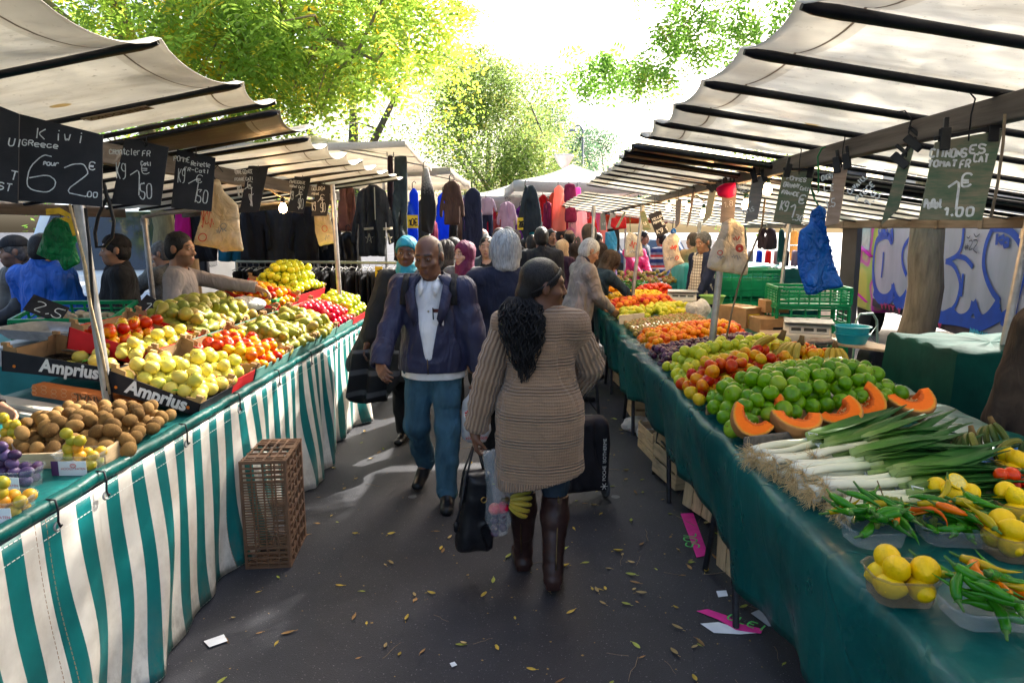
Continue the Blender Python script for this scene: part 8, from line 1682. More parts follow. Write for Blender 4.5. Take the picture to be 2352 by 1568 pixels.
def leaf_cloud(name,parent,P,mt,size=0.06,pinnate=0,seed=0,droop=0.5):
 """Leaves at the points P: single blades, or sprays of paired leaflets."""
 r=np.random.default_rng(seed);n=len(P);yaw=r.uniform(0,2*PI,n);pit=r.normal(-droop,0.45,n);rol=r.normal(0,0.6,n)
 d=np.stack([np.cos(yaw)*np.cos(pit),np.sin(yaw)*np.cos(pit),np.sin(pit)],1);sd=np.stack([-np.sin(yaw),np.cos(yaw),0*yaw],1);u=np.cross(d,sd);sd=sd*np.cos(rol)[:,None]+u*np.sin(rol)[:,None];up=np.cross(sd,d)
 sc=size*r.uniform(0.7,1.3,n);V,T=[],[]
 def blade(o,a,b,L,w_,lift):
  for k,(x,y,z)in enumerate(((0,0,0),(0.45,0.5,lift),(1,0,0),(0.45,-0.5,lift))):V.append(o+a*(L*x)[:,None]+b*(w_*y)[:,None]+up*(L*z)[:,None]);T.append(tt)
 rv=r.uniform(0,1,n);tt=np.stack([rv,r.uniform(0,1,n),0*rv],1)
 if pinnate:
  for k in range(pinnate):
   q=0.25+k*0.62/1;o=P+d*(sc*(0.5+k*0.62))[:,None]-np.array((0,0,1))*(sc*0.06*k*k)[:,None]
   for s_ in(-1,1):a=d*0.55+sd*0.85*s_;blade(o,a,np.cross(up,a),sc*(1.1-0.05*k),sc*0.42,-0.05)
 else:
  for k in range(2):a=d if k==0 else(d*-0.3+sd*0.9);blade(P+r.normal(0,1,(n,3))*(sc*0.6)[:,None],a,np.cross(up,a),sc,sc*0.55,0.08)
 m=len(V)//4;A=np.stack(V,1).reshape(n,m,4,3).reshape(-1,3);TT=np.stack(T,1).reshape(-1,3);Q=np.arange(len(A)).reshape(-1,4)
 me=np_mesh(name,A,Q,mt,False);at=me.attributes.new('tc','FLOAT_VECTOR','POINT');at.data.foreach_set('vector',TT.astype(np.float32).ravel());return ob(name,me,parent)
def cloud_points(ells,n,seed,gap=0.1,gf=1.6,shell=0.35):
 r=np.random.default_rng(seed);out=[];tot=sum(e[6]for e in ells)
 for(cx,cy,cz,rx,ry,rz,wt)in ells:
  k=int(n*wt/tot*3);q=r.normal(size=(k,3));q/=np.linalg.norm(q,axis=1)[:,None];q*=(shell+(1-shell)*r.uniform(0,1,k)**0.6)[:,None]
  p=q*(rx,ry,rz)+(cx,cy,cz);f=folds([p[:,0],p[:,1],p[:,2]],gf,seed+1)+r.normal(0,0.25,k);p=p[f>gap];out.append(p[:int(n*wt/tot)])
 return np.concatenate(out)
def tree(label,base,r0,limbs,ells,n,mt,size,pinnate=0,seed=0,bark=BARK,twigs=30,droop=0.5,gap=0.05,gf=1.6,group=None):
 th=thing('tree',label,'tree',base,0,group);B=Vector(base);rr=random.Random(seed);m=MB();tops=[]
 for L in limbs:
  pts=[Vector(p[:3])for p in L];rad_=[p[3]for p in L];fine,fr=[],[]
  for i in range(len(pts)-1):
   for q in range(4):t_=q/4;fine.append(pts[i].lerp(pts[i+1],t_)+Vector((rr.uniform(-1,1),rr.uniform(-1,1),0))*rad_[i]*0.25);fr.append(rad_[i]*(1-t_)+rad_[i+1]*t_)
  fine.append(pts[-1]);fr.append(rad_[-1]);m.tube([p-B for p in fine],fr,10);tops+=fine[len(fine)//3:]
 m.build('trunk',bark,th,180);P=cloud_points(ells,n,seed,gap,gf);m=MB()
 for k in range(twigs):
  e=Vector(P[rr.randrange(len(P))]);a=min(tops,key=lambda t_:(t_-e).length);mid=a.lerp(e,0.5)+Vector((rr.uniform(-.15,.15),rr.uniform(-.15,.15),0.12));m.tube([a-B,a.lerp(mid,0.6)-B,mid-B,mid.lerp(e,0.6)-B,e-B],[0.022,0.018,0.013,0.009,0.004],5,caps=False)
 if twigs:m.build('branches',bark,th,180)
 leaf_cloud('crown',th,P-np.array(base),mt,size,pinnate,seed,droop);return th
FL1=foliage('yellow_green_leaves',(0.10,0.20,0.018),(0.36,0.27,0.02),(0.90,0.62,0.04),(0.44,0.66,0.10),0.68,0.69);FL2=foliage('fresh_green_leaves',(0.06,0.15,0.025),(0.28,0.22,0.03),(0.5,0.4,0.05),(0.28,0.54,0.09),0.62,0.80);FL3=foliage('pale_far_leaves',(0.12,0.19,0.06),(0.28,0.24,0.06),(0.6,0.52,0.14),(0.36,0.52,0.13),0.6,0.74);FL4=foliage('haze_tinted_far_leaves',(0.07,0.15,0.08),(0.1,0.18,0.08),(0.3,0.4,0.15),(0.16,0.34,0.16),0.45,0.95)  # FL4 carries the blue-green haze of distance in its leaf colour
tree('big yellow-green tree with feathered leaves overhanging the left stall',(-4.75,9.0,0),0.15,[[(-4.75,9,0,0.16),(-4.72,9,1.8,0.135),(-4.8,9,3.3,0.12),(-5.1,9.1,4.6,0.10),(-5.2,9.3,6.5,0.06)],[(-4.72,9,3.2,0.10),(-4.3,8.9,3.9,0.09),(-3.85,8.9,4.6,0.08),(-3.3,9.0,5.4,0.06)],[(-4.3,8.9,3.9,0.06),(-3.4,8.5,4.1,0.05),(-2.4,8.0,4.0,0.035),(-1.6,7.8,3.6,0.015)],[(-4.8,9,3.5,0.06),(-5.6,8.6,4.4,0.045),(-6.3,8.4,5.0,0.02)],[(-3.85,8.9,4.6,0.05),(-3.2,8.4,4.9,0.03),(-2.3,8.2,5.2,0.02)]],[(-3.9,8.9,5.0,2.6,2.4,1.9,3.0),(-2.3,8.4,4.3,1.75,1.7,1.35,2.6),(-5.2,8.6,5.2,1.7,2.0,1.9,1.2),(-3.0,8.2,3.6,1.5,1.2,0.8,0.9)],5000,FL1,0.088,5,5,BARKY,60,0.45,-0.05)
tree('tree with fresh green leaves whose rough trunk stands behind the right stall',(4.3,7.4,0),0.2,[[(4.3,7.4,0,0.235),(4.28,7.4,0.25,0.185),(4.3,7.4,1.5,0.17),(4.33,7.4,3.2,0.16),(4.0,7.5,5.0,0.10)],[(4.33,7.4,3.2,0.09),(3.3,7.6,4.4,0.05),(2.6,7.6,4.5,0.015)],[(2.2,7.55,4.6,0.012),(1.7,7.5,3.9,0.008),(1.1,7.5,3.5,0.005),(0.5,7.5,3.4,0.003)],[(4.33,7.4,3.3,0.08),(4.2,8.4,4.5,0.05),(3.6,9.3,5.2,0.03)],[(4.3,7.4,3.2,0.08),(3.4,6.6,4.6,0.05),(2.6,6.0,5.4,0.03)]],[(2.9,6.4,5.6,1.9,1.6,1.5,3.6),(3.35,8.5,5.7,1.0,1.1,1.0,0.9),(2.85,7.9,5.9,0.9,1.1,0.7,1.5),(2.4,7.5,4.2,1.15,0.9,0.75,1.5),(0.95,7.5,3.42,0.75,0.5,0.22,0.7),(1.9,7.5,3.8,0.7,0.4,0.3,0.45),(4.2,5.6,5.6,2.2,1.9,1.3,2.2),(2.3,5.4,5.6,1.1,1.3,0.9,1.2),(1.55,7.6,4.5,0.5,0.5,0.45,0.22)],5200,FL2,0.065,4,9,wood('rough_trunk_bark',(0.26,0.19,0.125),(9,9,1.3),1.0),0,0.6,-0.3)  # crown clumps above the view are added and shaped to shade the striped cloth
def round_tree(label,x,y,r,cz,n,mt,seed,size,rz=1.0,group='trees at the end of the market'):
 tree(label,(x,y,0),0.1,[[(x,y,0,r*0.07),(x,y,cz*0.6,r*0.05),(x+0.1,y,cz,r*0.03)],[(x,y,cz*0.55,r*.04),(x-r*0.5,y,cz,r*.015)],[(x,y,cz*0.6,r*.04),(x+r*0.5,y-r*.2,cz*1.1,r*.015)]],[(x,y,cz,r,r,r*rz,3),(x-r*0.3,y-r*0.3,cz+r*rz*0.6,r*0.55,r*0.5,r*0.5,0.9),(x+r*0.5,y-r*0.3,cz-r*0.2,r*0.6,r*0.5,r*0.55,0.8)],n,mt,size,0,seed,BARK,24,0.2,-0.35,3.2/r,None)
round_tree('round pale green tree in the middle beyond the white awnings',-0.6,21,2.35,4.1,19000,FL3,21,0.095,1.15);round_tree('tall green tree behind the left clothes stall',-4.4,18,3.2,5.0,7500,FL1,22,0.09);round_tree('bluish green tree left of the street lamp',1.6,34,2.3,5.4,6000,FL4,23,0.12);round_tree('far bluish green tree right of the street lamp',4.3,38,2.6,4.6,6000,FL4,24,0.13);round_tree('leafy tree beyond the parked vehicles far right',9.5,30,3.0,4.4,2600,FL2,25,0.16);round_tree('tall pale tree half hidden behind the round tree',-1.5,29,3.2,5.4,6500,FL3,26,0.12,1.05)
round_tree('dark green tree left beyond the white van',-14,24,4.0,4.6,2600,FL2,27,0.2)
th=thing('street_lamp','wide white cone shaped street lamp above the far awnings','street lamp',(1.05,18,0));m=MB();m.tube([(0,0,0),(0,0,3.35)],0.05,10);m.build('post',mat('lamp_grey',(0.32,0.33,0.35),0.5),th,60);m=MB();m.lathe([(0.06,3.33),(0.12,3.38),(0.26,3.62),(0.25,3.66),(0.05,3.68),(0,3.7)],16);m.build('lamp_shade',mat('lamp_white',(0.72,0.68,0.66),0.5),th,40)
th=thing('street_lamp','tall thin grey street lamp with a drooping head among the far trees','street lamp',(2.55,30,0));m=MB();m.tube([(0,0,0),(0,0,5.9),(-0.15,0,6.1),(-0.4,0,6.05)],0.05,8);m.build('post',MATS['lamp_grey'],th,60);m=MB();m.lathe([(0.0,0.16),(0.12,0.12),(0.2,0),(0,-0.02)],12,(-0.42,0,5.85));m.build('lamp_head',MATS['lamp_grey'],th,60)
AWN=tarp_mat('white_awning',(0.82,0.81,0.80),0.45);AWNC=tarp_mat('cream_awning',(0.80,0.74,0.66),0.5)
def parasol(label,c,hx,hy,z0,z1,mt,rz=0.0,val=0.16,teeth=0.22):
 th=thing('market_parasol',label,'parasol',(c[0],c[1],0),rz);m=MB();per=[]
 for(a,b)in(((-hx,-hy),(hx,-hy)),((hx,-hy),(hx,hy)),((hx,hy),(-hx,hy)),((-hx,hy),(-hx,-hy))):
  for i in range(12):t_=i/12;per.append((a[0]+(b[0]-a[0])*t_,a[1]+(b[1]-a[1])*t_,-0.10*math.sin(PI*t_)))
 per.append(per[0]);rows,tcs=[],[]
 for x,y,s_ in per:
  rows.append([(x*q,y*q,z1+(z0-z1)*(q**0.9)+s_*q*0.3-0.05*math.sin(PI*q))for q in(0.0001,0.2,0.4,0.6,0.8,1.0)]+[(x*1.005,y*1.005,z0+s_*0.3-val-0.05*abs(math.sin((x+y)/teeth*3.14)))]);tcs.append([(1,0,0)]*7)
 m.sheet(rows,tc=tcs);m.build('awning',mt,th,40,solid=0.003);m=MB();m.tube([(0,0,0),(0,0,z1-0.02)],0.025,10);m.build('post',STEEL,th,60)
 for a,b in((-1,-1),(1,-1),(1,1),(-1,1),(0,-1),(1,0)):m=MB();m.tube([(0,0,z1-0.12),(a*hx*0.97,b*hy*0.97,z0-0.03)],0.012,6);m.build('rib',STEEL,th)
parasol('large cream market parasol over the near end of the left clothes stall',(-2.7,9.0),1.38,1.4,2.74,2.98,AWNC,0.03,0.05);parasol('white market parasol with scalloped valance above the dark vest',(1.05,15.0),1.35,1.3,2.72,3.15,AWN,0.1,0.2);parasol('low white awning in the middle of the far clothes stalls',(-0.1,17.2),1.35,1.2,2.55,2.95,AWN,0.05,0.24);parasol('white parasol behind the right stall near the parked cars',(5.6,18.5),2.0,1.6,2.35,2.9,AWN,0.2);parasol('second cream market parasol with a ragged edge over the left clothes stall',(-2.45,12.3),1.38,1.6,2.72,3.02,AWNC,-0.02,0.10);parasol('cream parasol at the far left behind the clothes stall',(-5.5,11.6),1.2,1.3,2.7,3.0,AWNC,0.0)
REDA=tarp_mat('orange_red_awning',(0.75,0.10,0.03),0.45);parasol('orange-red awning below the low white awning',(-0.3,20.5),1.2,1.0,2.2,2.6,REDA,0,0.2);parasol('orange awning above the far pink clothes',(2.6,17.5),1.1,1.0,2.15,2.55,REDA,0.1,0.16)
def gm(name,c):return mat('cloth_'+name,c,0.9,0.25,7,0.5,14,stretch=(1,1,0.35),trans=0.4,tcol=tuple(min(1,q*1.3)for q in c))if max(c)>0.25 else cloth('cloth_'+name,c,0.9,0.2,7,0.25,90)
def garment(kind,label,px,Y,mt,T=0.07,hook=True,seed=None,wave=0.05):
 sd_=seed if seed is not None else int(px[0][0]*7+px[0][1]);u=sum(p[0]for p in px)/len(px);o=puff_px(kind,px,at_y(u,500,Y),(0,-1),mt,None,T,0.10,0.014 if Y<10 else 0.018,wave,17,sd_,(1.4,0.25));tag(o,label,kind.replace('_',' '))
 if hook:
  tp=min(px,key=lambda p:p[1]);m=MB();inv=o.matrix_world.inverted();q=at_y(tp[0],tp[1],Y);m.tube([inv@(q+Vector((0,0,-0.02))),inv@(q+Vector((0,0,0.05))),inv@(q+Vector((0.03,0,0.08))),inv@(q+Vector((0.05,0,0.05)))],0.006,5);m.build('hanger',CHAIN,o,180)
 return o
BK=gm('black',(0.012,0.012,0.015));CH=gm('charcoal',(0.028,0.029,0.032));NV=gm('navy',(0.016,0.018,0.045));BR=gm('dark_brown',(0.075,0.038,0.028));RB_c=gm('royal_blue',(0.01,0.07,0.48));MAR=gm('maroon',(0.20,0.01,0.05));SAL=gm('salmon',(0.75,0.28,0.22));PNK=gm('pale_pink',(0.72,0.40,0.42));MAU=gm('mauve_grey',(0.30,0.24,0.29));RST=gm('rust_brown',(0.22,0.085,0.06));REDC=gm('bright_red',(0.62,0.03,0.02));GRY=gm('mid_grey',(0.30,0.29,0.29));TL=gm('deep_teal',(0.006,0.10,0.16));MAG=gm('magenta',(0.45,0.01,0.18))
def box_px(u0,v0,u1,v1,nk=0.3,fl=0.0):
 w_=u1-u0;c=(u0+u1)/2;return[(c-w_*0.08,v0),(c+w_*0.08,v0),(u1-w_*0.08,v0+(v1-v0)*0.08),(u1+w_*fl*0.5,v1*0.5+v0*0.5),(u1+w_*fl,v1),(c,v1+3),(u0-w_*fl,v1),(u0-w_*fl*0.5,v1*0.5+v0*0.5),(u0+w_*0.08,v0+(v1-v0)*0.08)]
def top_px(u0,v0,u1,v1):
 w_,h_,c=u1-u0,v1-v0,(u0+u1)/2;X=lambda q:c+q*w_/2;Yv=lambda q:v0+q*h_;return[(X(-.18),Yv(0)),(X(.18),Yv(0)),(X(.62),Yv(.1)),(X(.95),Yv(.55)),(X(1),Yv(.8)),(X(.72),Yv(.84)),(X(.58),Yv(.42)),(X(.62),Yv(1)),(X(-.62),Yv(1)),(X(-.58),Yv(.42)),(X(-.72),Yv(.84)),(X(-1),Yv(.8)),(X(-.95),Yv(.55)),(X(-.62),Yv(.1))]
def legs_px(u0,v0,u1,v1):c=(u0+u1)/2;return[(u0+2,v0),(u1-2,v0),(u1,(v0+v1)/2),(u1,v1),(c+2,v1),(c,v0*0.65+v1*0.35),(c-2,v1),(u0,v1),(u0,(v0+v1)/2)]
for k,lb,px,Y,mt in(('jacket','black quilted jacket hanging left in the dark row behind the left stall',top_px(535,462,625,600),8.0,BK),('jacket','charcoal jacket hanging in the middle of the dark row',top_px(595,458,695,604),8.1,CH),('jacket','black jacket hanging right in the dark row behind the bulb',top_px(660,458,752,602),8.0,BK),('dress','dark teal dress hanging behind the cream bags',box_px(500,470,555,600),8.3,TL),('coat','black and magenta coat hanging by the corner pole',box_px(400,470,440,590),8.2,MAG),('coat','dark navy coat hanging behind the pointing vendor',box_px(428,475,500,600),8.3,BK),('coat','deep black coat left of the yellowish tree trunk',box_px(318,490,362,640),9.4,NV),('coat','long black coat low in the dark row behind the left stall',box_px(540,520,640,690),8.9,BK),('coat','second long black coat low in the dark row',box_px(630,520,730,690),9.0,CH),('coat','third long black coat low in the dark row beside the pole',box_px(715,500,790,690),9.1,BK),('coat','black leather-like coat left of the star pocket cardigan',box_px(775,530,822,640),8.7,SHOE),('dress','rust brown dress hanging right of the bright pole',box_px(778,425,818,530),9.0,RST),('trousers','near black trousers clipped high under the parasol',legs_px(887,356,905,545),8.8,gm('plum_black',(0.03,0.016,0.024))),('trousers','dark slate trousers with sunlit edges clipped high under the parasol',legs_px(902,358,936,550),8.7,gm('slate',(0.035,0.05,0.06))),('dress','royal blue dress behind the yellow price card',box_px(936,430,962,590),9.4,RB_c),('dress','two-tone black and royal blue dress',box_px(1002,440,1036,560,fl=0.1),10.2,RB_c),('jacket','dark brown fluffy jacket hanging from the parasol edge',top_px(1008,414,1068,518),8.6,BR),('dress','black belted dress on a mannequin',box_px(1064,430,1108,590,fl=0.05),9.5,NV),('top','mauve grey top over dark trousers on a hanger',top_px(1098,452,1142,495),12,MAU),('trousers','navy trousers below the mauve grey top',legs_px(1106,488,1134,545),12.1,NV),('jacket','mauve quilted jacket on a black hanger',top_px(1140,462,1190,530),12.5,gm('mauve_quilt',(0.34,0.25,0.31))),('skirt','red and black checked skirt',box_px(1126,502,1160,545),13,gm('red_check',(0.20,0.02,0.02))),('vest','black quilted sleeveless vest hanging in the middle of the market',[(1206,425),(1226,425),(1234,440),(1240,470),(1247,515),(1244,532),(1216,534),(1214,560),(1205,555),(1196,530),(1190,500),(1198,455)],9.6,gm('blue_black',(0.022,0.028,0.038))),('dress','black maroon dress hanging behind the fluffy jacket',box_px(1030,500,1052,590),9.8,BK),('dress','maroon dress left of the fluffy jacket',box_px(988,505,1006,600),9.6,MAR),('top','pale lilac blouse between the dresses',box_px(1020,470,1036,540),10.8,PNK),('dress','wine red dresses in a row right of the vest',box_px(1246,462,1268,525),11.5,MAR),('dress','long salmon dress in the bright right clothes stall',box_px(1270,425,1298,530,fl=0.1),11.5,SAL),('jacket','maroon waistcoat with a white cord',box_px(1294,420,1324,465),11,MAR),('coat','maroon coat below the waistcoat',box_px(1296,475,1326,510),11.3,MAR),('dress','long pale pink dress behind the crowd',box_px(1322,480,1350,590,fl=0.05),12.5,PNK),('dress','bright red long sleeved dress among the pink clothes',top_px(1346,495,1374,550),13,REDC),('dress','orange-red dress hanging at the far pink stall',box_px(1340,510,1356,570),12.8,REDC),('dress','peach dress beside the red dress',box_px(1374,500,1395,560),13.5,SAL),('scarf','pink scarf hanging at the corner of the right awning',box_px(1318,428,1336,452),11,gm('hot_pink_cloth',(0.7,0.12,0.45))),('dress','salmon dress at the back of the pink stall',box_px(1230,520,1262,590),14.5,SAL),('dress','pale pink dress at the back of the pink stall',box_px(1268,530,1300,600),14.5,PNK),('dress','rose dress at the back left of the pink stall',box_px(1300,520,1322,600),14,gm('rose',(0.65,0.2,0.28))),('jacket','black jackets hanging above the vendor table',box_px(1394,510,1424,575),12,BK),('trousers','dark plum garment hanging on the back beam of the right stall',box_px(1742,522,1782,572),9.5,gm('dark_plum',(0.035,0.018,0.028))),('dress','dark green patterned dress hanging on the back beam',box_px(1784,524,1806,602),10,gm('dark_green',(0.012,0.05,0.045))),('coat','grey hooded coat at the far right clothes stall',top_px(1650,545,1682,620),12.5,GRY),('dress','red patterned dress hanging left of the truck cab',box_px(1934,524,1958,585),11,gm('red_pattern',(0.5,0.08,0.05))),('coat','deep green coat hanging right of the vendor',box_px(1672,518,1690,620),11,gm('bottle_green',(0.006,0.045,0.045))),('dress','yellow patterned dress at the far right stall',box_px(1812,528,1838,600),14,gm('yellow_pattern',(0.55,0.35,0.12)))):
 garment(k,lb,px,Y,mt,T=0.06 if k in('jacket','coat','vest')else 0.045)
for k,(cn,c)in enumerate((('coral',(0.7,0.2,0.14)),('crimson',(0.5,0.015,0.05)),('lavender',(0.4,0.3,0.5)),('ivory',(0.7,0.65,0.55)),('violet',(0.16,0.03,0.3)),('turquoise',(0.02,0.32,0.38)),('fuchsia',(0.62,0.03,0.3)),('sky blue',(0.1,0.3,0.6)),('scarlet',(0.62,0.04,0.02)),('cream',(0.65,0.55,0.42)),('indigo',(0.03,0.03,0.16)),('apricot',(0.75,0.35,0.16)),('raspberry',(0.45,0.02,0.12)),('slate blue',(0.08,0.11,0.2)))):
 u=1092+k*22+(k%3)*3;garment('dress',cn+' dress in the far back row of the clothes stalls',box_px(u,462+(k*7)%18,u+24,560+(k*11)%30,fl=0.06),15.5+0.12*(k%4),gm(cn.replace(' ','_'),c))
for k,(cn,kd,c,u0,v0,u1,v1)in enumerate((('jet black','coat',(0.012,0.012,0.014),905,470,940,600),('coal grey','coat',(0.04,0.04,0.045),955,455,985,600),('midnight blue','coat',(0.012,0.016,0.05),1000,460,1030,600),('cocoa brown','coat',(0.07,0.035,0.02),1030,450,1062,590),('dusky violet','dress',(0.10,0.05,0.14),1056,450,1082,590),('dark olive','coat',(0.04,0.045,0.02),1082,455,1104,580),('cherry red','dress',(0.60,0.02,0.03),1234,445,1262,590),('vivid coral','dress',(0.78,0.16,0.10),1258,440,1284,600),('ruby','dress',(0.42,0.01,0.06),1284,450,1306,590),('blush pink','dress',(0.78,0.42,0.42),1306,445,1334,600),('hot coral','dress',(0.75,0.14,0.16),1334,470,1360,600),('candy pink','dress',(0.75,0.22,0.38),1360,480,1384,600),('brick red','dress',(0.45,0.07,0.03),1384,490,1408,600))):
 garment(kd,cn+' %s in the packed row behind the shoppers'%kd,box_px(u0,v0,u1,v1,fl=0.05),(11.2 if k<6 else 14.6)+0.1*(k%3),gm(cn.replace(' ','_'),c))
st_=garment('coat','long charcoal knitted cardigan with star pockets hanging under the left parasol',top_px(806,424,906,590),8.6,CH,0.08);m=MB();inv=st_.matrix_world.inverted()
for u in(848,892):m.ribbon([inv@(at_y(u+9*math.cos(a-PI/2),548+12*math.sin(a-PI/2),8.47))for a in[k*4*PI/5 for k in range(6)]],0.012,(0,1,0));m.ribbon([inv@at_y(u-12,526,8.47),inv@at_y(u+10,524,8.47)],0.028,(0,1,0))
m.ribbon([inv@at_y(860,430,8.47),inv@at_y(862,505,8.47)],0.012,(0,1,0));m.build('star_pockets',gm('ecru',(0.5,0.45,0.33)),st_)
t=NT('faded_knit');z_=t.sep(t.coords())[2];k1=t.ramp(t.math('ADD',z_,t.math('MULTIPLY',t.noise(t.coords(),45,3),0.35)),[(0.2,(0.02,0.02,0.022)),(0.42,(0.34,0.32,0.32))]);garment('sweater','grey to black speckled knitted sweater hanging from the parasol',[(972,385),(984,385),(992,420),(1000,450),(1004,480),(992,540),(966,530),(966,440),(968,405)],8.7,t.done(t.bsdf(k1,0.95)),0.06)
def pcard(label,u0,v0,u1,v1,Y,txt):
 a,b=at_y(u0,v1,Y),at_y(u1,v0,Y);m=MB();m.box((a+b)/2,(b.x-a.x,0.006,b.z-a.z));write(m,txt,Vector((a.x+0.02,Y-0.006,a.z+(b.z-a.z)*0.2)),(1,0,0),(0,0,1),(b.z-a.z)*0.5,0.014,1,rnd=rf,fit=(b.x-a.x)*0.86);tag(m.build('price_card',[mat('yellow_card',(0.70,0.47,0.03),0.6),BLACKP]),label,'price card')
pcard('yellow price card with 10 euro beside the blue dress',936,494,960,524,8.6,'10\u20ac');pcard('yellow price card with 20 euro on the black vest',1188,500,1202,528,9.4,'20\u20ac');pcard('small pale yellow price card on the clothes rail',862,612,878,636,7.4,'10')
th=thing('clothes_rail','long steel clothes rail behind the left stall','clothes rail',(-2.3,7.75,0));m=MB();m.tube([(-0.95,0,1.43),(1.15,-0.1,1.42)],0.016,8);m.tube([(-0.95,0,0),(-0.95,0,1.43)],0.016,8);m.tube([(1.15,-0.1,0),(1.15,-0.1,1.42)],0.016,8);m.build('rail',mat('greenish_steel',(0.36,0.40,0.34),0.4,metal=0.5),th,60)
V_,F_=puff([(-0.19,0),(0.19,0),(0.2,-0.5),(0.19,-0.95),(0.02,-0.95),(0,-0.4),(-0.02,-0.95),(-0.19,-0.95)],0.022,0.06,0.02,0.012,20,4);me_t=np_mesh('trousers',V_,F_,BK);hm_=MB();hm_.tube([(-0.18,0,0.0),(0.0,0,0.035),(0.18,0,0.0)],0.006,5);hm_.tube([(0,0,0.035),(0,0,0.08),(0.02,0,0.10),(0.035,0,0.085)],0.003,5);hme=hm_.mesh('hanger',STEEL,180)
for k in range(30):
 q=k/29;o=ob('trousers',me_t,loc=(-3.2+2.05*q,7.75-0.1*q,1.34));o.rotation_euler=(0,0,PI/2+rf.uniform(-0.25,0.25));tag(o,'black trousers packed on the long clothes rail','trousers','black trousers on the rail');ob('hanger',hme,o)
th=thing('clothes_rail','far clothes rail with mixed jackets behind the right stall','clothes rail',(4.4,12.5,0));m=MB();m.tube([(-0.7,0,0),(-0.7,0,1.5),(0.8,0,1.5),(0.8,0,0)],0.018,8);m.build('rail',STEEL,th,60)
for k,mt in enumerate((BK,NV,GRY,RB_c,REDC,GRY,BK,MAU,REDC)):o=ob('jacket',np_mesh('jacket',V_*(1,2.2,0.75),F_,mt),loc=(3.8+0.16*k,12.5,1.42));o.rotation_euler=(0,0,PI/2-0.3);tag(o,['black','navy','grey','royal blue','bright red','second grey','second black','mauve','last red'][k]+' jacket on the far rail behind the right stall','jacket')
m=MB();m.box((0,0,0.45),(1.6,0.8,0.9));m.box((0,0,0.905),(1.7,0.9,0.02));o=m.build('covered_table',gm('pale_sheet',(0.6,0.55,0.52)),None,None,0.02,loc=(5.2,13.5,0.1));tag(o,'pale covered table at the far right clothes stall','table')
GLASS=mat('dark_window_glass',(0.02,0.03,0.04),0.06,0.2,4,spec=0.8);VANW=mat('white_van_paint',(0.70,0.73,0.78),0.25,0.04,3,coat=0.4);TYRE=mat('black_tyre',(0.015,0.015,0.016),0.8)
def box_van(label,name,loc,rz,prof,wd,paint,glass,cat='van'):
 th=thing(name,label,cat,loc,rz);m=MB();m.prism(prof,(-wd/2,0,0),(0,1,0),(0,0,1),wd);m.build('body',paint,th,None,0.05)
 for(a,b,w0,w1)in glass:
  a,b=Vector((0,*a)),Vector((0,*b));n=Vector((0,-(b-a).z,(b-a).y)).normalized();n=n if n.y<0 else-n;m=MB();m.add([a+Vector((-w0,0,0))+n*0.035,a+Vector((w0,0,0))+n*0.035,b+Vector((w1,0,0))+n*0.035,b+Vector((-w1,0,0))+n*0.035],[(0,1,2,3)]);m.build('windscreen',GLASS,th,None,solid=0.004)
 return th
VAN=box_van('white van parked nose first behind the left stall','van',(-5.35,8.3,0),0.12,[(0,0.25),(5.0,0.25),(5.0,2.15),(1.35,2.15),(1.0,2.05),(0.35,1.22),(-0.25,1.05),(-0.35,0.7),(-0.3,0.3)],1.95,VANW,[((0.40,1.26),(0.98,2.0),0.86,0.80)])
for sg in(-1,1):
 m=MB();m.prism([(0.75,1.25),(1.85,1.25),(1.85,1.95),(1.2,1.95)],(sg*0.98,0,0),(0,1,0),(0,0,1),0.012*sg);m.build('side_window',GLASS,VAN)
 m=MB();m.box((sg*1.12,0.75,1.32),(0.2,0.12,0.34));m.build('mirror',BLACKP,VAN,None,0.04)
 m=MB();m.box((sg*0.7,-0.31,0.85),(0.35,0.06,0.18));m.build('headlight',mat('headlight_glass',(0.6,0.62,0.65),0.1),VAN,None,0.03)
 for y in(0.55,3.9):m=MB();m.lathe([(0,-0.11),(0.24,-0.11),(0.33,-0.09),(0.34,0),(0.33,0.09),(0.24,0.11),(0,0.11)],24,(sg*0.9,y,0.34),M=Matrix.Rotation(PI/2,3,'Y'));m.build('wheel',TYRE,VAN,40)
m=MB();m.tube([(-0.7,0.42,1.28),(0.0,0.6,1.5),(0.5,0.5,1.36)],0.008,5);m.tube([(-0.6+0.18*math.cos(a),0.85+0.05*math.sin(a),1.35+0.18*math.sin(a))for a in np.linspace(0,2*PI,17)[:-1]],0.012,6,closed=True);m.build('wiper',BLACKP,VAN,180)
m=MB();m.box((0,-0.36,0.45),(1.8,0.1,0.25));m.build('bumper',BLACKP,VAN,None,0.03)
for k,(lb,x,y,c)in enumerate((('silver blue car parked far behind the right stall',6.2,21,(0.16,0.24,0.38)),('dark blue car parked beyond the clothes rail',4.6,24,(0.03,0.06,0.14)))):
 cr=box_van(lb,'parked_car',(x,y,0),0.4,[(0,0.25),(4.2,0.25),(4.2,0.9),(3.5,0.98),(2.9,1.45),(1.5,1.45),(0.95,0.98),(0.05,0.85)],1.7,mat('car_paint_%s'%('silver' if k==0 else 'navy'),c,0.25,0.05,3,coat=0.5),[((1.0,1.0),(1.48,1.42),0.72,0.66)],'car')
 for sg in(-1,1):
  for yy in(0.8,3.4):m=MB();m.lathe([(0,-0.1),(0.3,-0.09),(0.31,0.09),(0,0.1)],20,(sg*0.78,yy,0.31),M=Matrix.Rotation(PI/2,3,'Y'));m.build('wheel',TYRE,cr,40)
TP,TD=Vector((4.72,6.0,0)),Vector((0.175,0.985,0)).normalized();TN=Vector((-TD.y,TD.x,0));TRZ=math.atan2(-TD.x,TD.y)
TR=thing('truck','box truck with silver sides covered in blue bubble letter graffiti behind the right stall','truck',TP,TRZ)
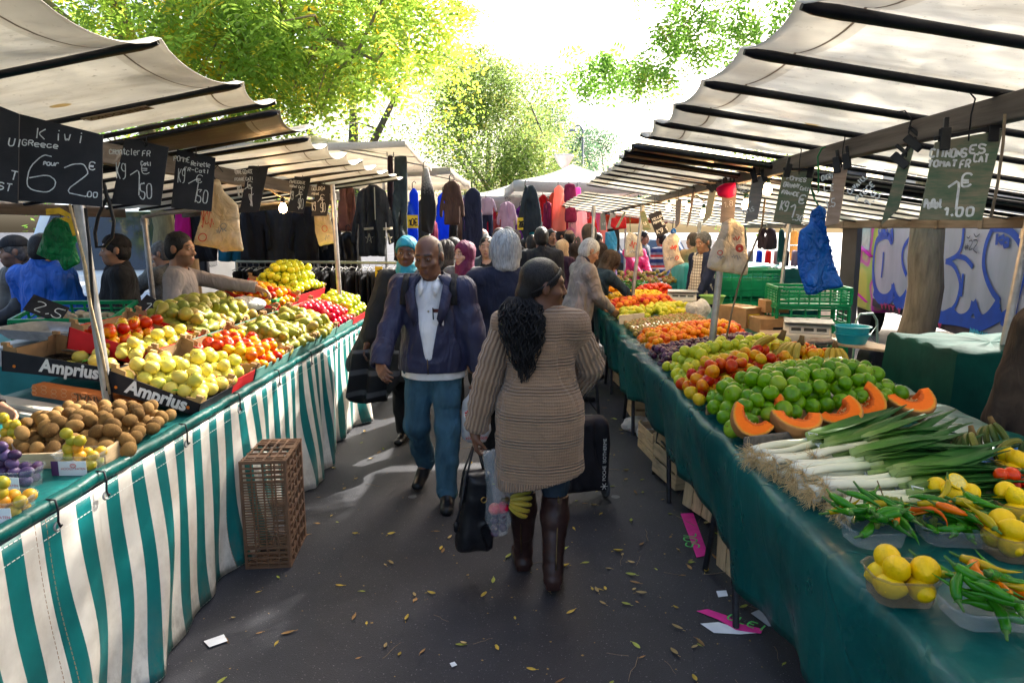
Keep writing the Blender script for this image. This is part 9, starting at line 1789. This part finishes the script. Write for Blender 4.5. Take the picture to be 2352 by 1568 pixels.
def tloc(u,v,off=0.0):q=at_plane(u,v,TP+TN*off,TN);d=q-TP;return Vector((-off-0.0,d.dot(TD),q.z))
gy=lambda x,y:(1866.2+x*0.2065,488.1+y*0.2065)
Y1=tloc(*gy(668,900)).y;m=MB();m.box((1.15,(Y1-4.0)/2,1.80),(2.3,Y1+4.0,2.2))
t=NT('silver_truck_side');co=t.coords();c=t.ramp(t.noise(t.mapping(co,(1,1,0.35)),2.4,5),[(0.3,(0.30,0.31,0.36)),(0.7,(0.47,0.46,0.55))]);m.build('box_body',t.done(t.bsdf(c,0.4,0.25,0.5)),TR,None,0.01)
m=MB();m.box((0.06,(Y1-4.0)/2,0.64),(0.10,Y1+4.0,0.12));m.box((1.2,(Y1-4)/2,0.56),(1.2,Y1+3.6,0.16));m.build('chassis',mat('dirty_red_black',(0.06,0.04,0.045),0.7,0.5,4),TR)
CABM=NT('graffiti_cab');co=CABM.coords();c=CABM.ramp(CABM.noise(co,1.3,2,0.4),[(0.40,(0.55,0.50,0.05)),(0.5,(0.28,0.42,0.02)),(0.56,(0.55,0.02,0.32)),(0.62,(0.50,0.40,0.16)),(0.7,(0.03,0.02,0.03))],'EASE');CM=CABM.done(CABM.bsdf(c,0.4))
m=MB();m.prism([(Y1+0.1,0.45),(Y1+2.0,0.45),(Y1+2.1,1.3),(Y1+1.75,2.35),(Y1+0.1,2.45)],(0.05,0,0),(0,1,0),(0,0,1),-2.1);m.v=[(-x if False else x,y,z)for x,y,z in m.v];m.v=[(abs(x),y,z)for x,y,z in m.v];m.build('cab',CM,TR,None,0.04)
m=MB();m.prism([(Y1+0.5,1.45),(Y1+1.85,1.45),(Y1+1.6,2.2),(Y1+0.5,2.25)],(0.04,0,0),(0,1,0),(0,0,1),0.02);m.build('side_window',mat('pale_teal_glass',(0.35,0.52,0.52),0.1),TR)
for y in(0.8,Y1+1.0):m=MB();m.lathe([(0,-0.14),(0.3,-0.14),(0.42,-0.1),(0.43,0.1),(0.3,0.14),(0,0.14)],26,(0.3,y,0.43),M=Matrix.Rotation(PI/2,3,'Y'));m.build('wheel',TYRE,TR,40)
BLU=mat('blue_spray_paint',(0.005,0.06,0.40),0.5,0.15,6);PKS=mat('pink_spray_paint',(0.55,0.03,0.12),0.6);CYS=mat('cyan_spray_paint',(0.05,0.38,0.50),0.6);BKS=mat('black_marker',(0.06,0.06,0.08),0.7);m=MB();off=0.006
def curve(P,k=6):
 P=[Vector(p)for p in P];P=[P[0]]+P+[P[-1]];out=[]
 for i in range(1,len(P)-2):
  for q in range(k):t_=q/k;a,b,c,d=P[i-1:i+3];out.append(0.5*((2*b)+(c-a)*t_+(2*a-5*b+4*c-d)*t_*t_+(3*b-a-3*c+d)*t_**3))
 return out+[P[-2]]
def spray(pts,w_,mi,sm=True):
 global off;off+=0.0004;P=[tloc(*gy(*p),off)for p in pts];m.ribbon(curve(P)if sm else P,w_,(-1,0,0),mi)
for pts,w_ in(([(893,795),(880,880),(820,942),(750,930),(700,850),(675,700),(685,480),(710,330),(745,285),(800,258),(850,268),(882,322),(880,180)],.11),([(893,795),(915,900),(962,975),(1010,940),(1045,880)],.1),([(790,440),(778,600),(765,725)],.06),([(1090,270),(1010,400),(1000,560),(1045,700)],.07),([(1450,175),(1444,305)],.06),([(1680,175),(1660,360),(1600,480),(1480,545)],.06),([(1480,545),(1560,580),(1620,690),(1640,830),(1600,1000),(1535,1095)],.06),([(1600,485),(1700,510),(1782,605)],.06),([(1674,680),(1652,935)],.055),([(1398,720),(1388,850),(1370,960)],.05),([(1300,1110),(1375,945)],.09),([(1375,945),(1390,1080),(1440,1140),(1540,1095)],.10),([(1540,1095),(1620,1172),(1700,1165),(1765,1090),(1790,990)],.11),([(1790,990),(1830,1130),(1885,1195),(1970,1140),(2075,990)],.12),([(1310,1140),(1440,1180),(1560,1190),(1700,1215),(1860,1250),(2000,1190),(2100,1130)],.13),([(2000,175),(1930,350),(1900,550),(1930,720),(2000,880),(2080,985)],.07),([(2000,178),(2120,176),(2215,220),(2300,330),(2345,500),(2345,680),(2300,870),(2250,1000),(2190,1090),(2060,1185)],.08),([(2250,1000),(2246,1180),(2400,1150)],.12),([(2100,1180),(2190,1230),(2350,1160)],.12),([(680,880),(740,970),(830,985),(900,930)],.12),([(905,960),(960,1040),(1040,1000)],.12)):spray(pts,w_,0)
for pts in([(2055,235),(2045,360)],[(2135,260),(2055,300),(2110,345)],[(2150,290),(2115,330),(2135,375),(2175,365),(2180,310),(2150,290)],[(735,190),(740,240),(830,235),(835,185)],[(760,205),(810,205)],[(760,222),(812,220)]):spray(pts,0.055,0,False)
for pts in([(1690,380),(1735,372)],[(1688,398),(1732,392)],[(1706,350),(1702,420)],[(1722,348),(1718,418)],[(1740,320),(1770,310),(1775,345),(1740,410),(1780,405)],[(1790,310),(1825,305),(1830,345),(1790,410),(1830,450)],[(1715,270),(1735,285),(1755,260)],[(1795,235),(1820,270),(1860,240)]):spray(pts,0.014,3)
for k,(x,y)in enumerate(((760,1010),(800,1005),(840,1020),(880,1030),(950,1060),(1300,1180),(1340,1200),(1400,1230))):spray([(x,y),(x+16,y+60),(x+30,y+8),(x+4,y+34)],0.035,1,False)
for k,(x,y)in enumerate(((1750,1290),(1790,1300),(1830,1320),(1880,1330),(1930,1340),(1780,1355),(1830,1375),(2120,1395),(2200,1410),(2280,1420))):spray([(x,y+50),(x+8,y),(x+26,y+40),(x+40,y+4)],0.035,2,False)
m.build('graffiti',[BLU,PKS,CYS,BKS],TR,None)
m=MB();m.tube([(0.03,Y1+0.3,1.35),(0.03,Y1+0.9,1.5),(0.03,Y1+1.5,1.25),(0.03,Y1+1.9,1.3)],0.05,6,flat=0.2);m.tube([(0.03,Y1+0.35,0.6),(0.03,Y1+1.2,0.75),(0.03,Y1+1.9,0.7)],0.03,6,flat=0.2);m.build('pink_lines',mat('hot_pink_paint',(0.70,0.03,0.40),0.5),TR,180)
for g_ in('ground','road','tree_pit'):bpy.data.objects[g_]['kind']='structure'
